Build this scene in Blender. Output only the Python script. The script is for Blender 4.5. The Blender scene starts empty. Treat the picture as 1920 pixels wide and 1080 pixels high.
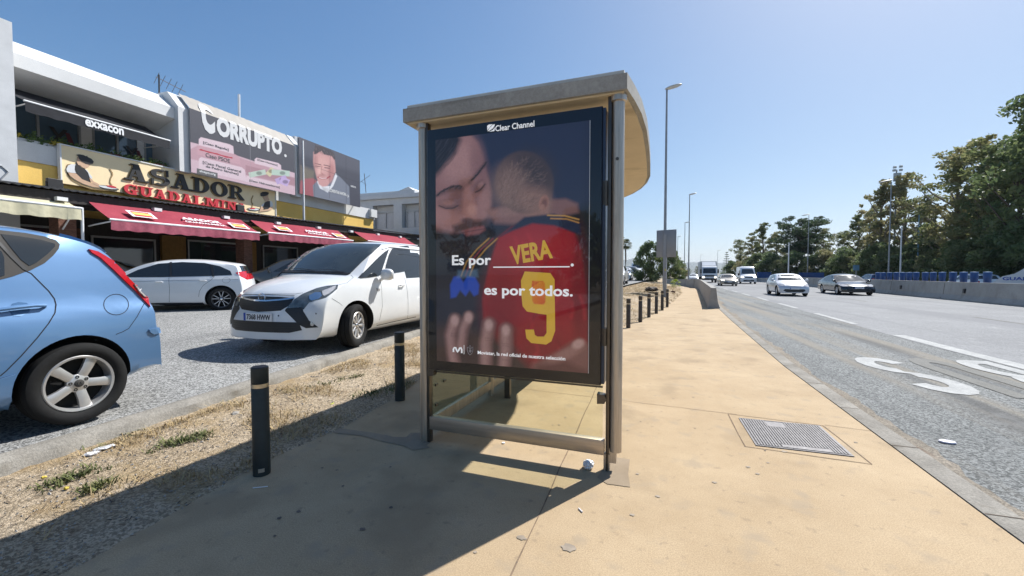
import bpy, bmesh, math, random
import numpy as np
from mathutils import Vector, Matrix
from mathutils.bvhtree import BVHTree
random.seed(7)
scene = bpy.context.scene
PI = math.pi
R = math.radians

# ---------------------------------------------------------------- camera, sky, sun, exposure
FPX, CAM_H, PITCH, YAW = 776.0, 1.36, R(2.0), R(18.2)      # focal length in photo pixels (1920 wide)
cam_d = bpy.data.cameras.new("camera")
cam = bpy.data.objects.new("camera", cam_d)
scene.collection.objects.link(cam)
cam_d.sensor_width = 36.0
cam_d.lens = FPX / 1920.0 * 36.0
cam_d.clip_start = 0.05
cam_d.clip_end = 30000
cam.location = (0, 0, CAM_H)
cam.rotation_euler = (PI / 2 - PITCH, 0, YAW)
scene.camera = cam

SUN_AZ, SUN_EL = R(31.5), R(48.0)                            # azimuth clockwise from +Y
world = bpy.data.worlds.new("World")
scene.world = world
world.use_nodes = True
wn = world.node_tree
wn.nodes.clear()
sky = wn.nodes.new("ShaderNodeTexSky")
sky.sky_type = 'NISHITA'
sky.sun_disc = False
sky.sun_elevation = SUN_EL
sky.sun_rotation = SUN_AZ
sky.air_density = 0.85
sky.dust_density = 0.8
sky.ozone_density = 5.0
bg = wn.nodes.new("ShaderNodeBackground")
bg.inputs['Strength'].default_value = 0.114
wo = wn.nodes.new("ShaderNodeOutputWorld")
v1 = wn.nodes.new("ShaderNodeVectorMath"); v1.operation = 'MULTIPLY_ADD'; v1.inputs[1].default_value = (.095, .095, .095); v1.inputs[2].default_value = (1, 1, 1)
v2 = wn.nodes.new("ShaderNodeVectorMath"); v2.operation = 'DIVIDE'          # soft roll-off of the very bright horizon band
wn.links.new(sky.outputs[0], v1.inputs[0]); wn.links.new(sky.outputs[0], v2.inputs[0]); wn.links.new(v1.outputs[0], v2.inputs[1])
hs = wn.nodes.new("ShaderNodeHueSaturation"); hs.inputs['Saturation'].default_value = 1.18; hs.inputs['Value'].default_value = 0.97
wn.links.new(v2.outputs[0], hs.inputs['Color']); wn.links.new(hs.outputs[0], bg.inputs[0])
wn.links.new(bg.outputs[0], wo.inputs[0])
sun_d = bpy.data.lights.new("sun", 'SUN')
sun_d.energy = 3.9
sun_d.angle = R(0.5)
sun_d.color = (1.0, 0.985, 0.955)
sun = bpy.data.objects.new("sun", sun_d)
scene.collection.objects.link(sun)
sdir = Vector((math.sin(SUN_AZ) * math.cos(SUN_EL), math.cos(SUN_AZ) * math.cos(SUN_EL), math.sin(SUN_EL)))
sun.rotation_euler = sdir.to_track_quat('Z', 'Y').to_euler()
sun.location = (0, 0, 30)
scene.view_settings.view_transform = 'Standard'
scene.view_settings.look = 'None'
scene.view_settings.exposure = 0.93
scene.view_settings.gamma = 1.0
scene.cycles.max_bounces = 7
scene.cycles.transparent_max_bounces = 16
scene.cycles.caustics_reflective = False
scene.cycles.caustics_refractive = False

# ---------------------------------------------------------------- measuring helpers (photo pixel -> place in the world)
def ray(u, v):
    a = (u - 960) / FPX; b = (540 - v) / FPX
    f = math.cos(PITCH) + b * math.sin(PITCH); z = b * math.cos(PITCH) - math.sin(PITCH)
    return Vector((a * math.cos(YAW) - f * math.sin(YAW), f * math.cos(YAW) + a * math.sin(YAW), z))
def on_z(u, v, z=0.0):
    r = ray(u, v); t = (z - CAM_H) / r.z
    return Vector((r.x * t, r.y * t, z))
def on_x(u, v, x):
    r = ray(u, v); t = x / r.x
    return Vector((x, r.y * t, CAM_H + r.z * t))
def at_d(u, v, d):
    r = ray(u, v)
    return Vector((r.x * d, r.y * d, CAM_H + r.z * d))
def lerp_tab(tab, y):
    if y <= tab[0][0]: return tab[0][1]
    for (a, b), (c, d) in zip(tab, tab[1:]):
        if y <= c: return b + (d - b) * (y - a) / (c - a)
    (a, b), (c, d) = tab[-2:]
    return d + (d - b) * (y - c) / (c - a)
def sm(a, b, x):
    t = min(1, max(0, (x - a) / (b - a))); return t * t * (3 - 2 * t)

# ---------------------------------------------------------------- materials
def S(r, g, b):
    def f(c):
        c /= 255.0
        return c / 12.92 if c <= 0.04045 else ((c + 0.055) / 1.055) ** 2.4
    return (f(r), f(g), f(b), 1)
MATS = {}
def mat(name, col, rough=0.6, metal=0.0, var=0.15, scale=8.0, bump=0.0, bscale=60.0, coat=0.0, spec=0.5, col2=None, detail=6, stretch=None, rvar=0.0):
    if name in MATS: return MATS[name]
    m = bpy.data.materials.new(name); m.use_nodes = True
    n = m.node_tree; L = n.links; p = n.nodes['Principled BSDF']
    if len(col) == 3: col = (*col, 1)
    tc = n.nodes.new('ShaderNodeTexCoord')
    src = tc.outputs['Object']
    if stretch:
        mp = n.nodes.new('ShaderNodeMapping'); mp.inputs['Scale'].default_value = stretch
        L.new(src, mp.inputs[0]); src = mp.outputs[0]
    if var > 0 or col2:
        nz = n.nodes.new('ShaderNodeTexNoise'); nz.inputs['Scale'].default_value = scale; nz.inputs['Detail'].default_value = detail
        nz.inputs['Roughness'].default_value = 0.65
        L.new(src, nz.inputs['Vector'])
        cr = n.nodes.new('ShaderNodeValToRGB')
        cr.color_ramp.elements[0].position = 0.3; cr.color_ramp.elements[1].position = 0.72
        c2 = col2 if col2 else tuple(min(1, c * (1 + var)) for c in col[:3])
        c1 = col if col2 else tuple(c * (1 - var) for c in col[:3])
        cr.color_ramp.elements[0].color = (*c1[:3], 1); cr.color_ramp.elements[1].color = (*c2[:3], 1)
        L.new(nz.outputs[0], cr.inputs[0]); L.new(cr.outputs[0], p.inputs['Base Color'])
        if rvar:
            mr = n.nodes.new('ShaderNodeMapRange'); mr.inputs[3].default_value = max(0, rough - rvar); mr.inputs[4].default_value = rough + rvar
            L.new(nz.outputs[0], mr.inputs[0]); L.new(mr.outputs[0], p.inputs['Roughness'])
    else:
        p.inputs['Base Color'].default_value = col
    if not rvar: p.inputs['Roughness'].default_value = rough
    p.inputs['Metallic'].default_value = metal
    p.inputs['Specular IOR Level'].default_value = spec
    if coat:
        p.inputs['Coat Weight'].default_value = coat; p.inputs['Coat Roughness'].default_value = 0.03
    if bump > 0:
        nb = n.nodes.new('ShaderNodeTexNoise'); nb.inputs['Scale'].default_value = bscale; nb.inputs['Detail'].default_value = 4
        L.new(src, nb.inputs['Vector'])
        bp = n.nodes.new('ShaderNodeBump'); bp.inputs['Strength'].default_value = bump; bp.inputs['Distance'].default_value = 0.02
        L.new(nb.outputs[0], bp.inputs['Height']); L.new(bp.outputs[0], p.inputs['Normal'])
    MATS[name] = m
    return m
def glass_mat(name, tint=(0.8, 0.9, 0.85), alpha=0.75, rough=0.02):
    m = bpy.data.materials.new(name); m.use_nodes = True
    n = m.node_tree; L = n.links; n.nodes.clear()
    o = n.nodes.new('ShaderNodeOutputMaterial'); mx = n.nodes.new('ShaderNodeMixShader')
    tr = n.nodes.new('ShaderNodeBsdfTransparent'); tr.inputs[0].default_value = (*tint, 1)
    gl = n.nodes.new('ShaderNodeBsdfGlossy'); gl.inputs['Roughness'].default_value = rough
    fr = n.nodes.new('ShaderNodeFresnel'); fr.inputs[0].default_value = 1.5
    ge = n.nodes.new('ShaderNodeNewGeometry'); iv = n.nodes.new('ShaderNodeMath'); iv.operation = 'SUBTRACT'; iv.inputs[0].default_value = 1.0; L.new(ge.outputs['Backfacing'], iv.inputs[1])
    mu = n.nodes.new('ShaderNodeMath'); mu.operation = 'MULTIPLY'; L.new(fr.outputs[0], mu.inputs[0]); L.new(iv.outputs[0], mu.inputs[1])   # no total reflection on the way out of a pane
    L.new(mu.outputs[0], mx.inputs[0]); L.new(tr.outputs[0], mx.inputs[1]); L.new(gl.outputs[0], mx.inputs[2]); L.new(mx.outputs[0], o.inputs[0])
    MATS[name] = m
    return m
def attr_mat(name, rough=0.5, coat=0.0, spec=0.5, glow=0.0):
    m = bpy.data.materials.new(name); m.use_nodes = True
    n = m.node_tree; p = n.nodes['Principled BSDF']
    a = n.nodes.new('ShaderNodeAttribute'); a.attribute_name = 'print'
    n.links.new(a.outputs['Color'], p.inputs['Base Color'])
    if glow: n.links.new(a.outputs['Color'], p.inputs['Emission Color']); p.inputs['Emission Strength'].default_value = glow
    p.inputs['Roughness'].default_value = rough; p.inputs['Specular IOR Level'].default_value = spec
    p.inputs['Coat Weight'].default_value = coat; p.inputs['Coat Roughness'].default_value = 0.0
    MATS[name] = m
    return m
def layered(name, c_lo, c_hi, scale_big, speck_lo, speck_hi, speck_scale, speck_amt, rough, bump, bscale, extra=None, bdist=0.01, stones=0):
    """ground material: large blotches times fine specks"""
    m = bpy.data.materials.new(name); m.use_nodes = True
    n = m.node_tree; L = n.links; p = n.nodes['Principled BSDF']
    tc = n.nodes.new('ShaderNodeTexCoord')
    a = n.nodes.new('ShaderNodeTexNoise'); a.inputs['Scale'].default_value = scale_big; a.inputs['Detail'].default_value = 9; a.inputs['Roughness'].default_value = 0.7
    L.new(tc.outputs['Object'], a.inputs['Vector'])
    cr = n.nodes.new('ShaderNodeValToRGB'); e = cr.color_ramp.elements
    e[0].position = 0.32; e[0].color = (*c_lo, 1); e[1].position = 0.68; e[1].color = (*c_hi, 1)
    L.new(a.outputs[0], cr.inputs[0])
    b = n.nodes.new('ShaderNodeTexNoise'); b.inputs['Scale'].default_value = speck_scale; b.inputs['Detail'].default_value = 3; b.inputs['Roughness'].default_value = 0.8
    L.new(tc.outputs['Object'], b.inputs['Vector'])
    cs = n.nodes.new('ShaderNodeValToRGB'); e = cs.color_ramp.elements
    e[0].position = 0.36; e[0].color = (*speck_lo, 1); e[1].position = 0.64; e[1].color = (*speck_hi, 1)
    L.new(b.outputs[0], cs.inputs[0])
    if stones:                                   # crushed stone: every cell of a Voronoi pattern gets its own tone
        vo = n.nodes.new('ShaderNodeTexVoronoi'); vo.inputs['Scale'].default_value = stones; L.new(tc.outputs['Object'], vo.inputs['Vector'])
        sp_ = n.nodes.new('ShaderNodeSeparateColor'); L.new(vo.outputs['Color'], sp_.inputs[0])
        av = n.nodes.new('ShaderNodeMath'); av.operation = 'MULTIPLY_ADD'; av.inputs[1].default_value = .45; L.new(b.outputs[0], av.inputs[2]); L.new(sp_.outputs[0], av.inputs[0])
        sb = n.nodes.new('ShaderNodeMath'); sb.operation = 'SUBTRACT'; sb.inputs[1].default_value = .225; L.new(av.outputs[0], sb.inputs[0]); L.new(sb.outputs[0], cs.inputs[0])
    mx = n.nodes.new('ShaderNodeMixRGB'); mx.blend_type = 'MULTIPLY'; mx.inputs[0].default_value = speck_amt
    L.new(cr.outputs[0], mx.inputs[1]); L.new(cs.outputs[0], mx.inputs[2])
    out = mx.outputs[0]
    if extra:                                    # sparse darker patches (wear, oil)
        for (sc, pos, colr, amt, st) in extra:
            q = n.nodes.new('ShaderNodeTexNoise'); q.inputs['Scale'].default_value = sc; q.inputs['Detail'].default_value = 7
            mp = n.nodes.new('ShaderNodeMapping'); mp.inputs['Scale'].default_value = st; mp.inputs['Location'].default_value = (sc, 3.3, 1)
            L.new(tc.outputs['Object'], mp.inputs[0]); L.new(mp.outputs[0], q.inputs['Vector'])
            r = n.nodes.new('ShaderNodeValToRGB'); r.color_ramp.elements[0].position = pos; r.color_ramp.elements[1].position = pos + 0.12
            r.color_ramp.elements[0].color = (0, 0, 0, 1); r.color_ramp.elements[1].color = (amt, amt, amt, 1)
            L.new(q.outputs[0], r.inputs[0])
            k = n.nodes.new('ShaderNodeMixRGB'); k.inputs[2].default_value = (*colr, 1)
            L.new(r.outputs[0], k.inputs[0]); L.new(out, k.inputs[1]); out = k.outputs[0]
    L.new(out, p.inputs['Base Color'])
    p.inputs['Roughness'].default_value = rough; p.inputs['Specular IOR Level'].default_value = 0.12
    nb = n.nodes.new('ShaderNodeTexNoise'); nb.inputs['Scale'].default_value = bscale; nb.inputs['Detail'].default_value = 4; nb.inputs['Roughness'].default_value = 0.7
    L.new(tc.outputs['Object'], nb.inputs['Vector'])
    bp = n.nodes.new('ShaderNodeBump'); bp.inputs['Strength'].default_value = bump; bp.inputs['Distance'].default_value = bdist
    L.new(nb.outputs[0], bp.inputs['Height']); L.new(bp.outputs[0], p.inputs['Normal'])
    MATS[name] = m
    return m

# ---------------------------------------------------------------- mesh builder
def link(o, parent=None):
    scene.collection.objects.link(o)
    if parent is not None: o.parent = parent
    return o
def wmat(o):
    m = o.matrix_basis.copy()
    while o.parent is not None:
        o = o.parent; m = o.matrix_basis @ m
    return m
def tag(o, label=None, cat=None, group=None, kind=None):
    if label: o['label'] = label
    if cat: o['category'] = cat
    if group: o['group'] = group
    if kind: o['kind'] = kind
    return o
def empty(name, loc, rz=0.0, label=None, cat=None, group=None):
    o = bpy.data.objects.new(name, None); o.empty_display_size = 0.1
    link(o); o.location = loc; o.rotation_euler = (0, 0, rz)
    return tag(o, label, cat, group)
class MB:
    def __init__(s): s.b = bmesh.new()
    def box(s, c, size, rz=0.0, bev=0.0, rot=None):
        m = Matrix.Translation(c) @ (rot if rot is not None else Matrix.Rotation(rz, 4, 'Z')) @ Matrix.Diagonal((size[0], size[1], size[2], 1))
        r = bmesh.ops.create_cube(s.b, size=1, matrix=m)
        if bev > 0:
            es = set(e for v in r['verts'] for e in v.link_edges)
            bmesh.ops.bevel(s.b, geom=list(es), offset=bev, segments=2, affect='EDGES', profile=0.5)
        return s
    def span(s, a, b, bev=0.0):
        c = [(a[i] + b[i]) / 2 for i in range(3)]; d = [abs(b[i] - a[i]) for i in range(3)]
        return s.box(c, d, bev=bev)
    def face(s, pts):
        vs = [s.b.verts.new(p) for p in pts]
        try: s.b.faces.new(vs)
        except ValueError: pass
        return s
    def prism(s, pts, d):
        """closed solid: polygon pts swept by vector d"""
        d = Vector(d); n = len(pts)
        a = [s.b.verts.new(Vector(p)) for p in pts]; b = [s.b.verts.new(Vector(p) + d) for p in pts]
        s.b.faces.new(a); s.b.faces.new(b[::-1])
        for i in range(n): s.b.faces.new((a[i], b[i], b[(i + 1) % n], a[(i + 1) % n]))
        return s
    def tube(s, pts, rad, n=10, caps=True):
        pts = [Vector(p) for p in pts]
        if not hasattr(rad, '__len__'): rad = [rad] * len(pts)
        rings = []
        up = Vector((0, 0, 1))
        for i, p in enumerate(pts):
            t = (pts[min(i + 1, len(pts) - 1)] - pts[max(i - 1, 0)])
            if t.length < 1e-9: t = Vector((0, 0, 1))
            t.normalize()
            a = t.cross(up)
            if a.length < 1e-3: a = t.cross(Vector((1, 0, 0)))
            a.normalize(); c = t.cross(a)
            rings.append([s.b.verts.new(p + (a * math.cos(2 * PI * k / n) + c * math.sin(2 * PI * k / n)) * rad[i]) for k in range(n)])
        for r0, r1 in zip(rings, rings[1:]):
            for k in range(n): s.b.faces.new((r0[k], r0[(k + 1) % n], r1[(k + 1) % n], r1[k]))
        if caps:
            s.b.faces.new(rings[0][::-1]); s.b.faces.new(rings[-1])
        return s
    def lathe(s, prof, n=32, axis='Z', c=(0, 0, 0), closed=False):
        """prof: list of (radius, height along axis)"""
        c = Vector(c); rings = []
        for r, h in prof:
            ring = []
            for k in range(n):
                a = 2 * PI * k / n; x, y = r * math.cos(a), r * math.sin(a)
                v = {'Z': (x, y, h), 'Y': (x, h, y), 'X': (h, x, y)}[axis]
                ring.append(s.b.verts.new(c + Vector(v)))
            rings.append(ring)
        pr = list(zip(rings, rings[1:]))
        if closed: pr.append((rings[-1], rings[0]))
        for a, b in pr:
            for k in range(n): s.b.faces.new((a[k], a[(k + 1) % n], b[(k + 1) % n], b[k]))
        if not closed:
            if prof[0][0] > 1e-4: s.b.faces.new(rings[0][::-1])
            if prof[-1][0] > 1e-4: s.b.faces.new(rings[-1])
        return s
    def ico(s, c, r, sub=1, scale=(1, 1, 1), jit=0.0):
        q = bmesh.ops.create_icosphere(s.b, subdivisions=sub, radius=r, matrix=Matrix.Translation(c) @ Matrix.Diagonal((*scale, 1)))
        if jit:
            for v in q['verts']: v.co += Vector((random.uniform(-jit, jit) for _ in range(3)))
        return s
    def build(s, name, m, parent=None, smooth=False, local=False, sharp=35, fixn=True):
        me = bpy.data.meshes.new(name)
        if fixn: bmesh.ops.recalc_face_normals(s.b, faces=s.b.faces)
        s.b.to_mesh(me); s.b.free()
        if isinstance(m, (list, tuple)):
            for q in m: me.materials.append(q)
        else: me.materials.append(m)
        if parent is not None and not local: me.transform(wmat(parent).inverted())
        if smooth:
            me.polygons.foreach_set('use_smooth', [True] * len(me.polygons))
            me.set_sharp_from_angle(angle=R(sharp))
        o = bpy.data.objects.new(name, me)
        return link(o, parent)
def kids(o): return [c for c in bpy.data.objects if c.parent == o]
def copy_tree(o, parent=None, table=None):
    if table is None:
        table = {}
        for c in bpy.data.objects:
            if c.parent is not None: table.setdefault(c.parent.name, []).append(c)
    c = o.copy(); scene.collection.objects.link(c)
    if parent is not None: c.parent = parent
    for ch in table.get(o.name, []): copy_tree(ch, c, table)
    return c

# text as mesh: placed with a frame (origin, right vector, up vector), fitted to width w and height h
def text_mesh(name, s, m, parent, org, right, up, w=None, h=None, bold=0.0, ext=0.002, shear=0.0, align='LEFT', raw=False):
    cu = bpy.data.curves.new(name + '_curve', 'FONT'); cu.body = s; cu.size = 1.0; cu.extrude = 0.0; cu.offset = bold; cu.shear = shear
    cu.resolution_u = 3
    to = bpy.data.objects.new('t', cu); scene.collection.objects.link(to)
    dg = bpy.context.evaluated_depsgraph_get(); dg.update()
    me = bpy.data.meshes.new_from_object(to.evaluated_get(dg))
    bpy.data.objects.remove(to); bpy.data.curves.remove(cu)
    me.name = name
    co = np.empty(len(me.vertices) * 3); me.vertices.foreach_get('co', co); co = co.reshape(-1, 3)
    mn, mx = co.min(0), co.max(0)
    co -= mn; wd, hd = (mx - mn)[:2]
    sx = w / wd if w else h / hd; sy = h / hd if h else sx
    right = Vector(right).normalized(); up = Vector(up).normalized(); nrm = right.cross(up)
    bm = bmesh.new(); bm.from_mesh(me); bpy.data.meshes.remove(me)
    bmesh.ops.remove_doubles(bm, verts=bm.verts, dist=1e-5)
    org = Vector(org)
    for v in bm.verts:
        x = (v.co.x - mn[0]) * sx; y = (v.co.y - mn[1]) * sy
        v.co = org + right * x + up * y + nrm * ext
    g = bmesh.ops.extrude_face_region(bm, geom=list(bm.faces))
    for e in g['geom']:
        if isinstance(e, bmesh.types.BMVert): e.co -= nrm * ext * 0.9
    for f in bm.faces: f.smooth = False
    q = MB(); q.b.free(); q.b = bm
    return q.build(name, m, parent)

# printed picture: a grid whose vertex colours are the print; fn(U, V arrays in 0..1) -> rgb arrays (linear)
def picture(name, fn, parent, org, right, up, w, h, nx, ny, m):
    right = Vector(right).normalized(); up = Vector(up).normalized()
    u = np.linspace(0, 1, nx); v = np.linspace(0, 1, ny); U, V = np.meshgrid(u, v)
    P = np.array(org)[None, None, :] + U[..., None] * w * np.array(right) + V[..., None] * h * np.array(up)
    me = bpy.data.meshes.new(name)
    idx = np.arange(nx * ny).reshape(ny, nx)
    f = np.stack([idx[:-1, :-1], idx[:-1, 1:], idx[1:, 1:], idx[1:, :-1]], -1).reshape(-1, 4)
    me.from_pydata(P.reshape(-1, 3).tolist(), [], f.tolist())
    col = np.ones((ny, nx, 4), dtype=np.float32); col[..., :3] = fn(U, V)
    a = me.color_attributes.new('print', 'FLOAT_COLOR', 'POINT'); a.data.foreach_set('color', col.reshape(-1))
    me.materials.append(m)
    if parent is not None: me.transform(wmat(parent).inverted())
    o = bpy.data.objects.new(name, me)
    return link(o, parent)
def homog(dst):
    """maps unit square (0,0)(1,0)(1,1)(0,1) to the four points dst"""
    A = []; b = []
    for (x, y), (u, v) in zip([(0, 0), (1, 0), (1, 1), (0, 1)], dst):
        A.append([x, y, 1, 0, 0, 0, -u * x, -u * y]); b.append(u); A.append([0, 0, 0, x, y, 1, -v * x, -v * y]); b.append(v)
    h = np.linalg.solve(np.array(A, float), np.array(b, float))
    return lambda X, Y: ((h[0] * X + h[1] * Y + h[2]) / (h[6] * X + h[7] * Y + 1), (h[3] * X + h[4] * Y + h[5]) / (h[6] * X + h[7] * Y + 1))
class Paint:
    """soft-edged shapes blended into an rgb field"""
    def __init__(s, X, Y, base):
        s.X, s.Y = X, Y; s.c = np.zeros(X.shape + (3,)); s.c[:] = S(*base)[:3]
        rng = np.random.RandomState(3); s.n = s.noise(rng, 6) ; s.nf = s.noise(rng, 1.4)
    def noise(s, rng, cell):
        g = rng.rand(400, 400)
        x = s.X / cell % 398; y = s.Y / cell % 398; xi = np.floor(x).astype(int); yi = np.floor(y).astype(int); fx = x - xi; fy = y - yi
        return (g[yi, xi] * (1 - fx) + g[yi, xi + 1] * fx) * (1 - fy) + (g[yi + 1, xi] * (1 - fx) + g[yi + 1, xi + 1] * fx) * fy
    def mix(s, mask, col, amt=1.0):
        m = np.clip(mask * amt, 0, 1)[..., None]; s.c = s.c * (1 - m) + np.array(S(*col)[:3]) * m
    def ell(s, cx, cy, rx, ry, col, soft=0.15, rot=0.0, amt=1.0):
        a = R(rot); dx = s.X - cx; dy = s.Y - cy; x = dx * math.cos(a) + dy * math.sin(a); y = -dx * math.sin(a) + dy * math.cos(a)
        d = np.sqrt((x / rx) ** 2 + (y / ry) ** 2); m = np.clip((1 - d) / soft + 0.5, 0, 1); s.mix(m * m * (3 - 2 * m), col, amt)
    def poly(s, pts, col, soft=2.0, amt=1.0, tex=0.0):
        ins = np.zeros(s.X.shape, bool); dist = np.full(s.X.shape, 1e9); n = len(pts)
        for i in range(n):
            x0, y0 = pts[i]; x1, y1 = pts[(i + 1) % n]
            c = ((y0 > s.Y) != (y1 > s.Y)) & (s.X < (x1 - x0) * (s.Y - y0) / ((y1 - y0) if y1 != y0 else 1e-9) + x0); ins ^= c
            L2 = (x1 - x0) ** 2 + (y1 - y0) ** 2 + 1e-9; t = np.clip(((s.X - x0) * (x1 - x0) + (s.Y - y0) * (y1 - y0)) / L2, 0, 1)
            dist = np.minimum(dist, np.hypot(s.X - x0 - t * (x1 - x0), s.Y - y0 - t * (y1 - y0)))
        sd = np.where(ins, dist, -dist); m = np.clip(sd / soft + 0.5, 0, 1)
        if tex: m = m * (1 - tex * s.n)
        s.mix(m, col, amt)
    def line(s, pts, wd, col, soft=1.0, amt=1.0):
        m_ = wd + soft + 1; x0_, x1_ = min(p[0] for p in pts) - m_, max(p[0] for p in pts) + m_; y0_, y1_ = min(p[1] for p in pts) - m_, max(p[1] for p in pts) + m_
        ins = (s.X > x0_) & (s.X < x1_) & (s.Y > y0_) & (s.Y < y1_); r = np.nonzero(ins.any(1))[0]; c = np.nonzero(ins.any(0))[0]
        if len(r) == 0 or len(c) == 0: return
        sl = (slice(r[0], r[-1] + 1), slice(c[0], c[-1] + 1)); X, Y = s.X[sl], s.Y[sl]; dist = np.full(X.shape, 1e9)
        for (x0, y0), (x1, y1) in zip(pts, pts[1:]):
            L2 = (x1 - x0) ** 2 + (y1 - y0) ** 2 + 1e-9; t = np.clip(((X - x0) * (x1 - x0) + (Y - y0) * (y1 - y0)) / L2, 0, 1)
            dist = np.minimum(dist, np.hypot(X - x0 - t * (x1 - x0), Y - y0 - t * (y1 - y0)))
        m = (np.clip((wd / 2 - dist) / soft + 0.5, 0, 1) * amt)[..., None]; s.c[sl] = s.c[sl] * (1 - m) + np.array(S(*col)[:3]) * m
    def grain(s, a=0.1): s.c = s.c * (1 - a + 2 * a * s.nf[..., None])

# ================================================================ GROUND
M_pave = layered('tan_paving', (0.40, 0.294, 0.182), (0.51, 0.390, 0.255), 0.9, (0.72, 0.70, 0.66), (1.16, 1.16, 1.14), 150, 0.9, 0.75, 0.35, 260,
    extra=[(1.7, 0.56, (0.27, 0.20, 0.125), 0.5, (1, 1, 1)), (5.0, 0.57, (0.34, 0.27, 0.19), 0.6, (1, 1, 1)), (16, 0.62, (0.20, 0.155, 0.11), 0.5, (1, 1, 1)), (34, 0.69, (0.50, 0.43, 0.33), 0.5, (1, 1, 1))])
M_asph = layered('worn_asphalt', (0.23, 0.228, 0.22), (0.32, 0.315, 0.30), 0.5, (0.35, 0.35, 0.35), (1.65, 1.65, 1.65), 85, 0.80, 0.9, 1.0, 110,
    extra=[(0.8, 0.60, (0.12, 0.12, 0.12), 0.4, (1.0, 0.15, 1))], bdist=0.012, stones=70)
M_bus = layered('bus_lane_asphalt', (0.17, 0.175, 0.17), (0.235, 0.238, 0.228), 0.35, (0.42, 0.42, 0.42), (1.5, 1.5, 1.5), 60, 0.8, 0.85, 0.8, 70,
    extra=[(0.7, 0.50, (0.26, 0.23, 0.185), 0.7, (2.6, 0.10, 1)), (0.9, 0.55, (0.09, 0.09, 0.09), 0.7, (1.8, 0.07, 1)), (3, 0.62, (.27, .27, .26), .6, (1, .6, 1))], bdist=0.012, stones=60)
M_hwy = layered('pale_road', (0.215, 0.215, 0.215), (0.27, 0.27, 0.27), 0.3, (0.7, 0.7, 0.7), (1.2, 1.2, 1.2), 60, 0.6, 0.8, 0.4, 80,
    extra=[(0.9, 0.52, (0.19, 0.19, 0.195), 0.7, (1.5, 0.04, 1)), (4, .6, (.32, .32, .31), .5, (1, .5, 1))], stones=40)
M_dirt = layered('gravelly_dirt', (0.36, 0.275, 0.18), (0.54, 0.44, 0.32), 1.6, (0.55, 0.54, 0.52), (1.35, 1.35, 1.35), 60, 0.85, 0.95, 1.0, 90,
    extra=[(2.3, 0.53, (0.40, 0.28, 0.14), 0.5, (1, 1, 1)), (9.0, 0.60, (0.20, 0.13, 0.07), 0.6, (1, 1, 1))], bdist=0.02, stones=80)
M_conc = layered('kerb_concrete', (0.20, 0.185, 0.16), (0.34, 0.315, 0.275), 2.5, (0.7, 0.7, 0.7), (1.2, 1.2, 1.2), 60, 0.7, 0.9, 0.6, 80,
    extra=[(4.0, 0.58, (0.16, 0.14, 0.11), 0.6, (1, 1, 1))])
M_wallc = layered('barrier_concrete', (0.30, 0.285, 0.26), (0.40, 0.385, 0.355), 0.9, (0.8, 0.8, 0.8), (1.15, 1.15, 1.15), 30, 0.6, 0.9, 0.4, 40,
    extra=[(1.6, 0.56, (0.22, 0.20, 0.17), 0.5, (1, 1, 0.35))])
M_line = layered('worn_white_paint', (0.32, 0.32, 0.31), (0.48, 0.48, 0.46), 3.0, (0.6, 0.6, 0.6), (1.15, 1.15, 1.15), 70, 0.7, 0.7, 0.4, 70,
    extra=[(9.0, 0.55, (0.25, 0.25, 0.25), 0.6, (1, 1, 1))])
M_fade = layered('faded_paint', (0.175, 0.17, 0.155), (0.225, 0.22, 0.20), 3.0, (0.6, 0.6, 0.6), (1.2, 1.2, 1.2), 70, 0.7, 0.8, 0.5, 70)
M_ground = layered('far_ground', (0.20, 0.17, 0.12), (0.28, 0.24, 0.17), 0.05, (0.8, 0.8, 0.8), (1.1, 1.1, 1.1), 3, 0.5, 0.95, 0.3, 5)
M_joint = mat('joint_dirt', (0.10, 0.07, 0.045), 0.95, var=0.3, scale=30)
M_joint2 = mat('joint_sand', (0.20, 0.14, 0.09), 0.95, var=0.4, scale=20)

PL = [(-6, -2.45), (1.1, -2.53), (2.3, -2.66), (2.95, -2.58), (3.6, -2.62), (4.6, -2.8), (7.5, -2.75), (8.4, -1.3), (10.5, -0.75), (12.1, -0.32), (13.2, -0.08), (14.8, 0.17), (16.7, 0.48), (21.7, 1.17), (31, 2.2), (41, 2.75)]
KR = [(-6, 1.95), (3, 2.0), (7, 2.1), (13.5, 2.5), (18.5, 2.85), (24.7, 3.44), (31, 4.0), (42, 5.0), (60, 6.2), (90, 8.2), (140, 11)]
KL = [(-20, -3.6), (0, -3.98), (1.8, -4.1), (7.3, -4.42), (14, -3.7), (22, -2.75), (36, -1.4), (60, 1.0), (110, 6)]
def lane(y): return 5.42 + (0.045 * (y - 11) if y > 11 else 0.0) + (0.0011 * (y - 60) ** 2 if y > 60 else 0)
def z_park(x, y):
    yy = min(y, 110)
    return 0.13 + 0.011 * max(yy, -8) - 0.019 * (max(x, -18) + 4)
def z_strip(s, x, y):
    """dirt between pavement edge (s=0) and parking road kerb (s=1)"""
    zk = z_park(lerp_tab(KL, y), y) - 0.09
    hump = 0.30 * sm(13, 19, y) * math.sin(PI * min(1, s * 1.25)) if y > 13 else 0.0
    return 0.008 + (zk - 0.008) * sm(0.0, 1.0, s) + hump * (1 - 0.5 * sm(30, 40, y))

g = MB(); ny = 60
g.face([(-2500, -400, -0.16), (2500, -400, -0.16), (2500, 6000, -0.16), (-2500, 6000, -0.16)])
tag(g.build('ground', M_ground), 'bare brown earth reaching away to the horizon', 'ground', kind='structure')

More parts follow.
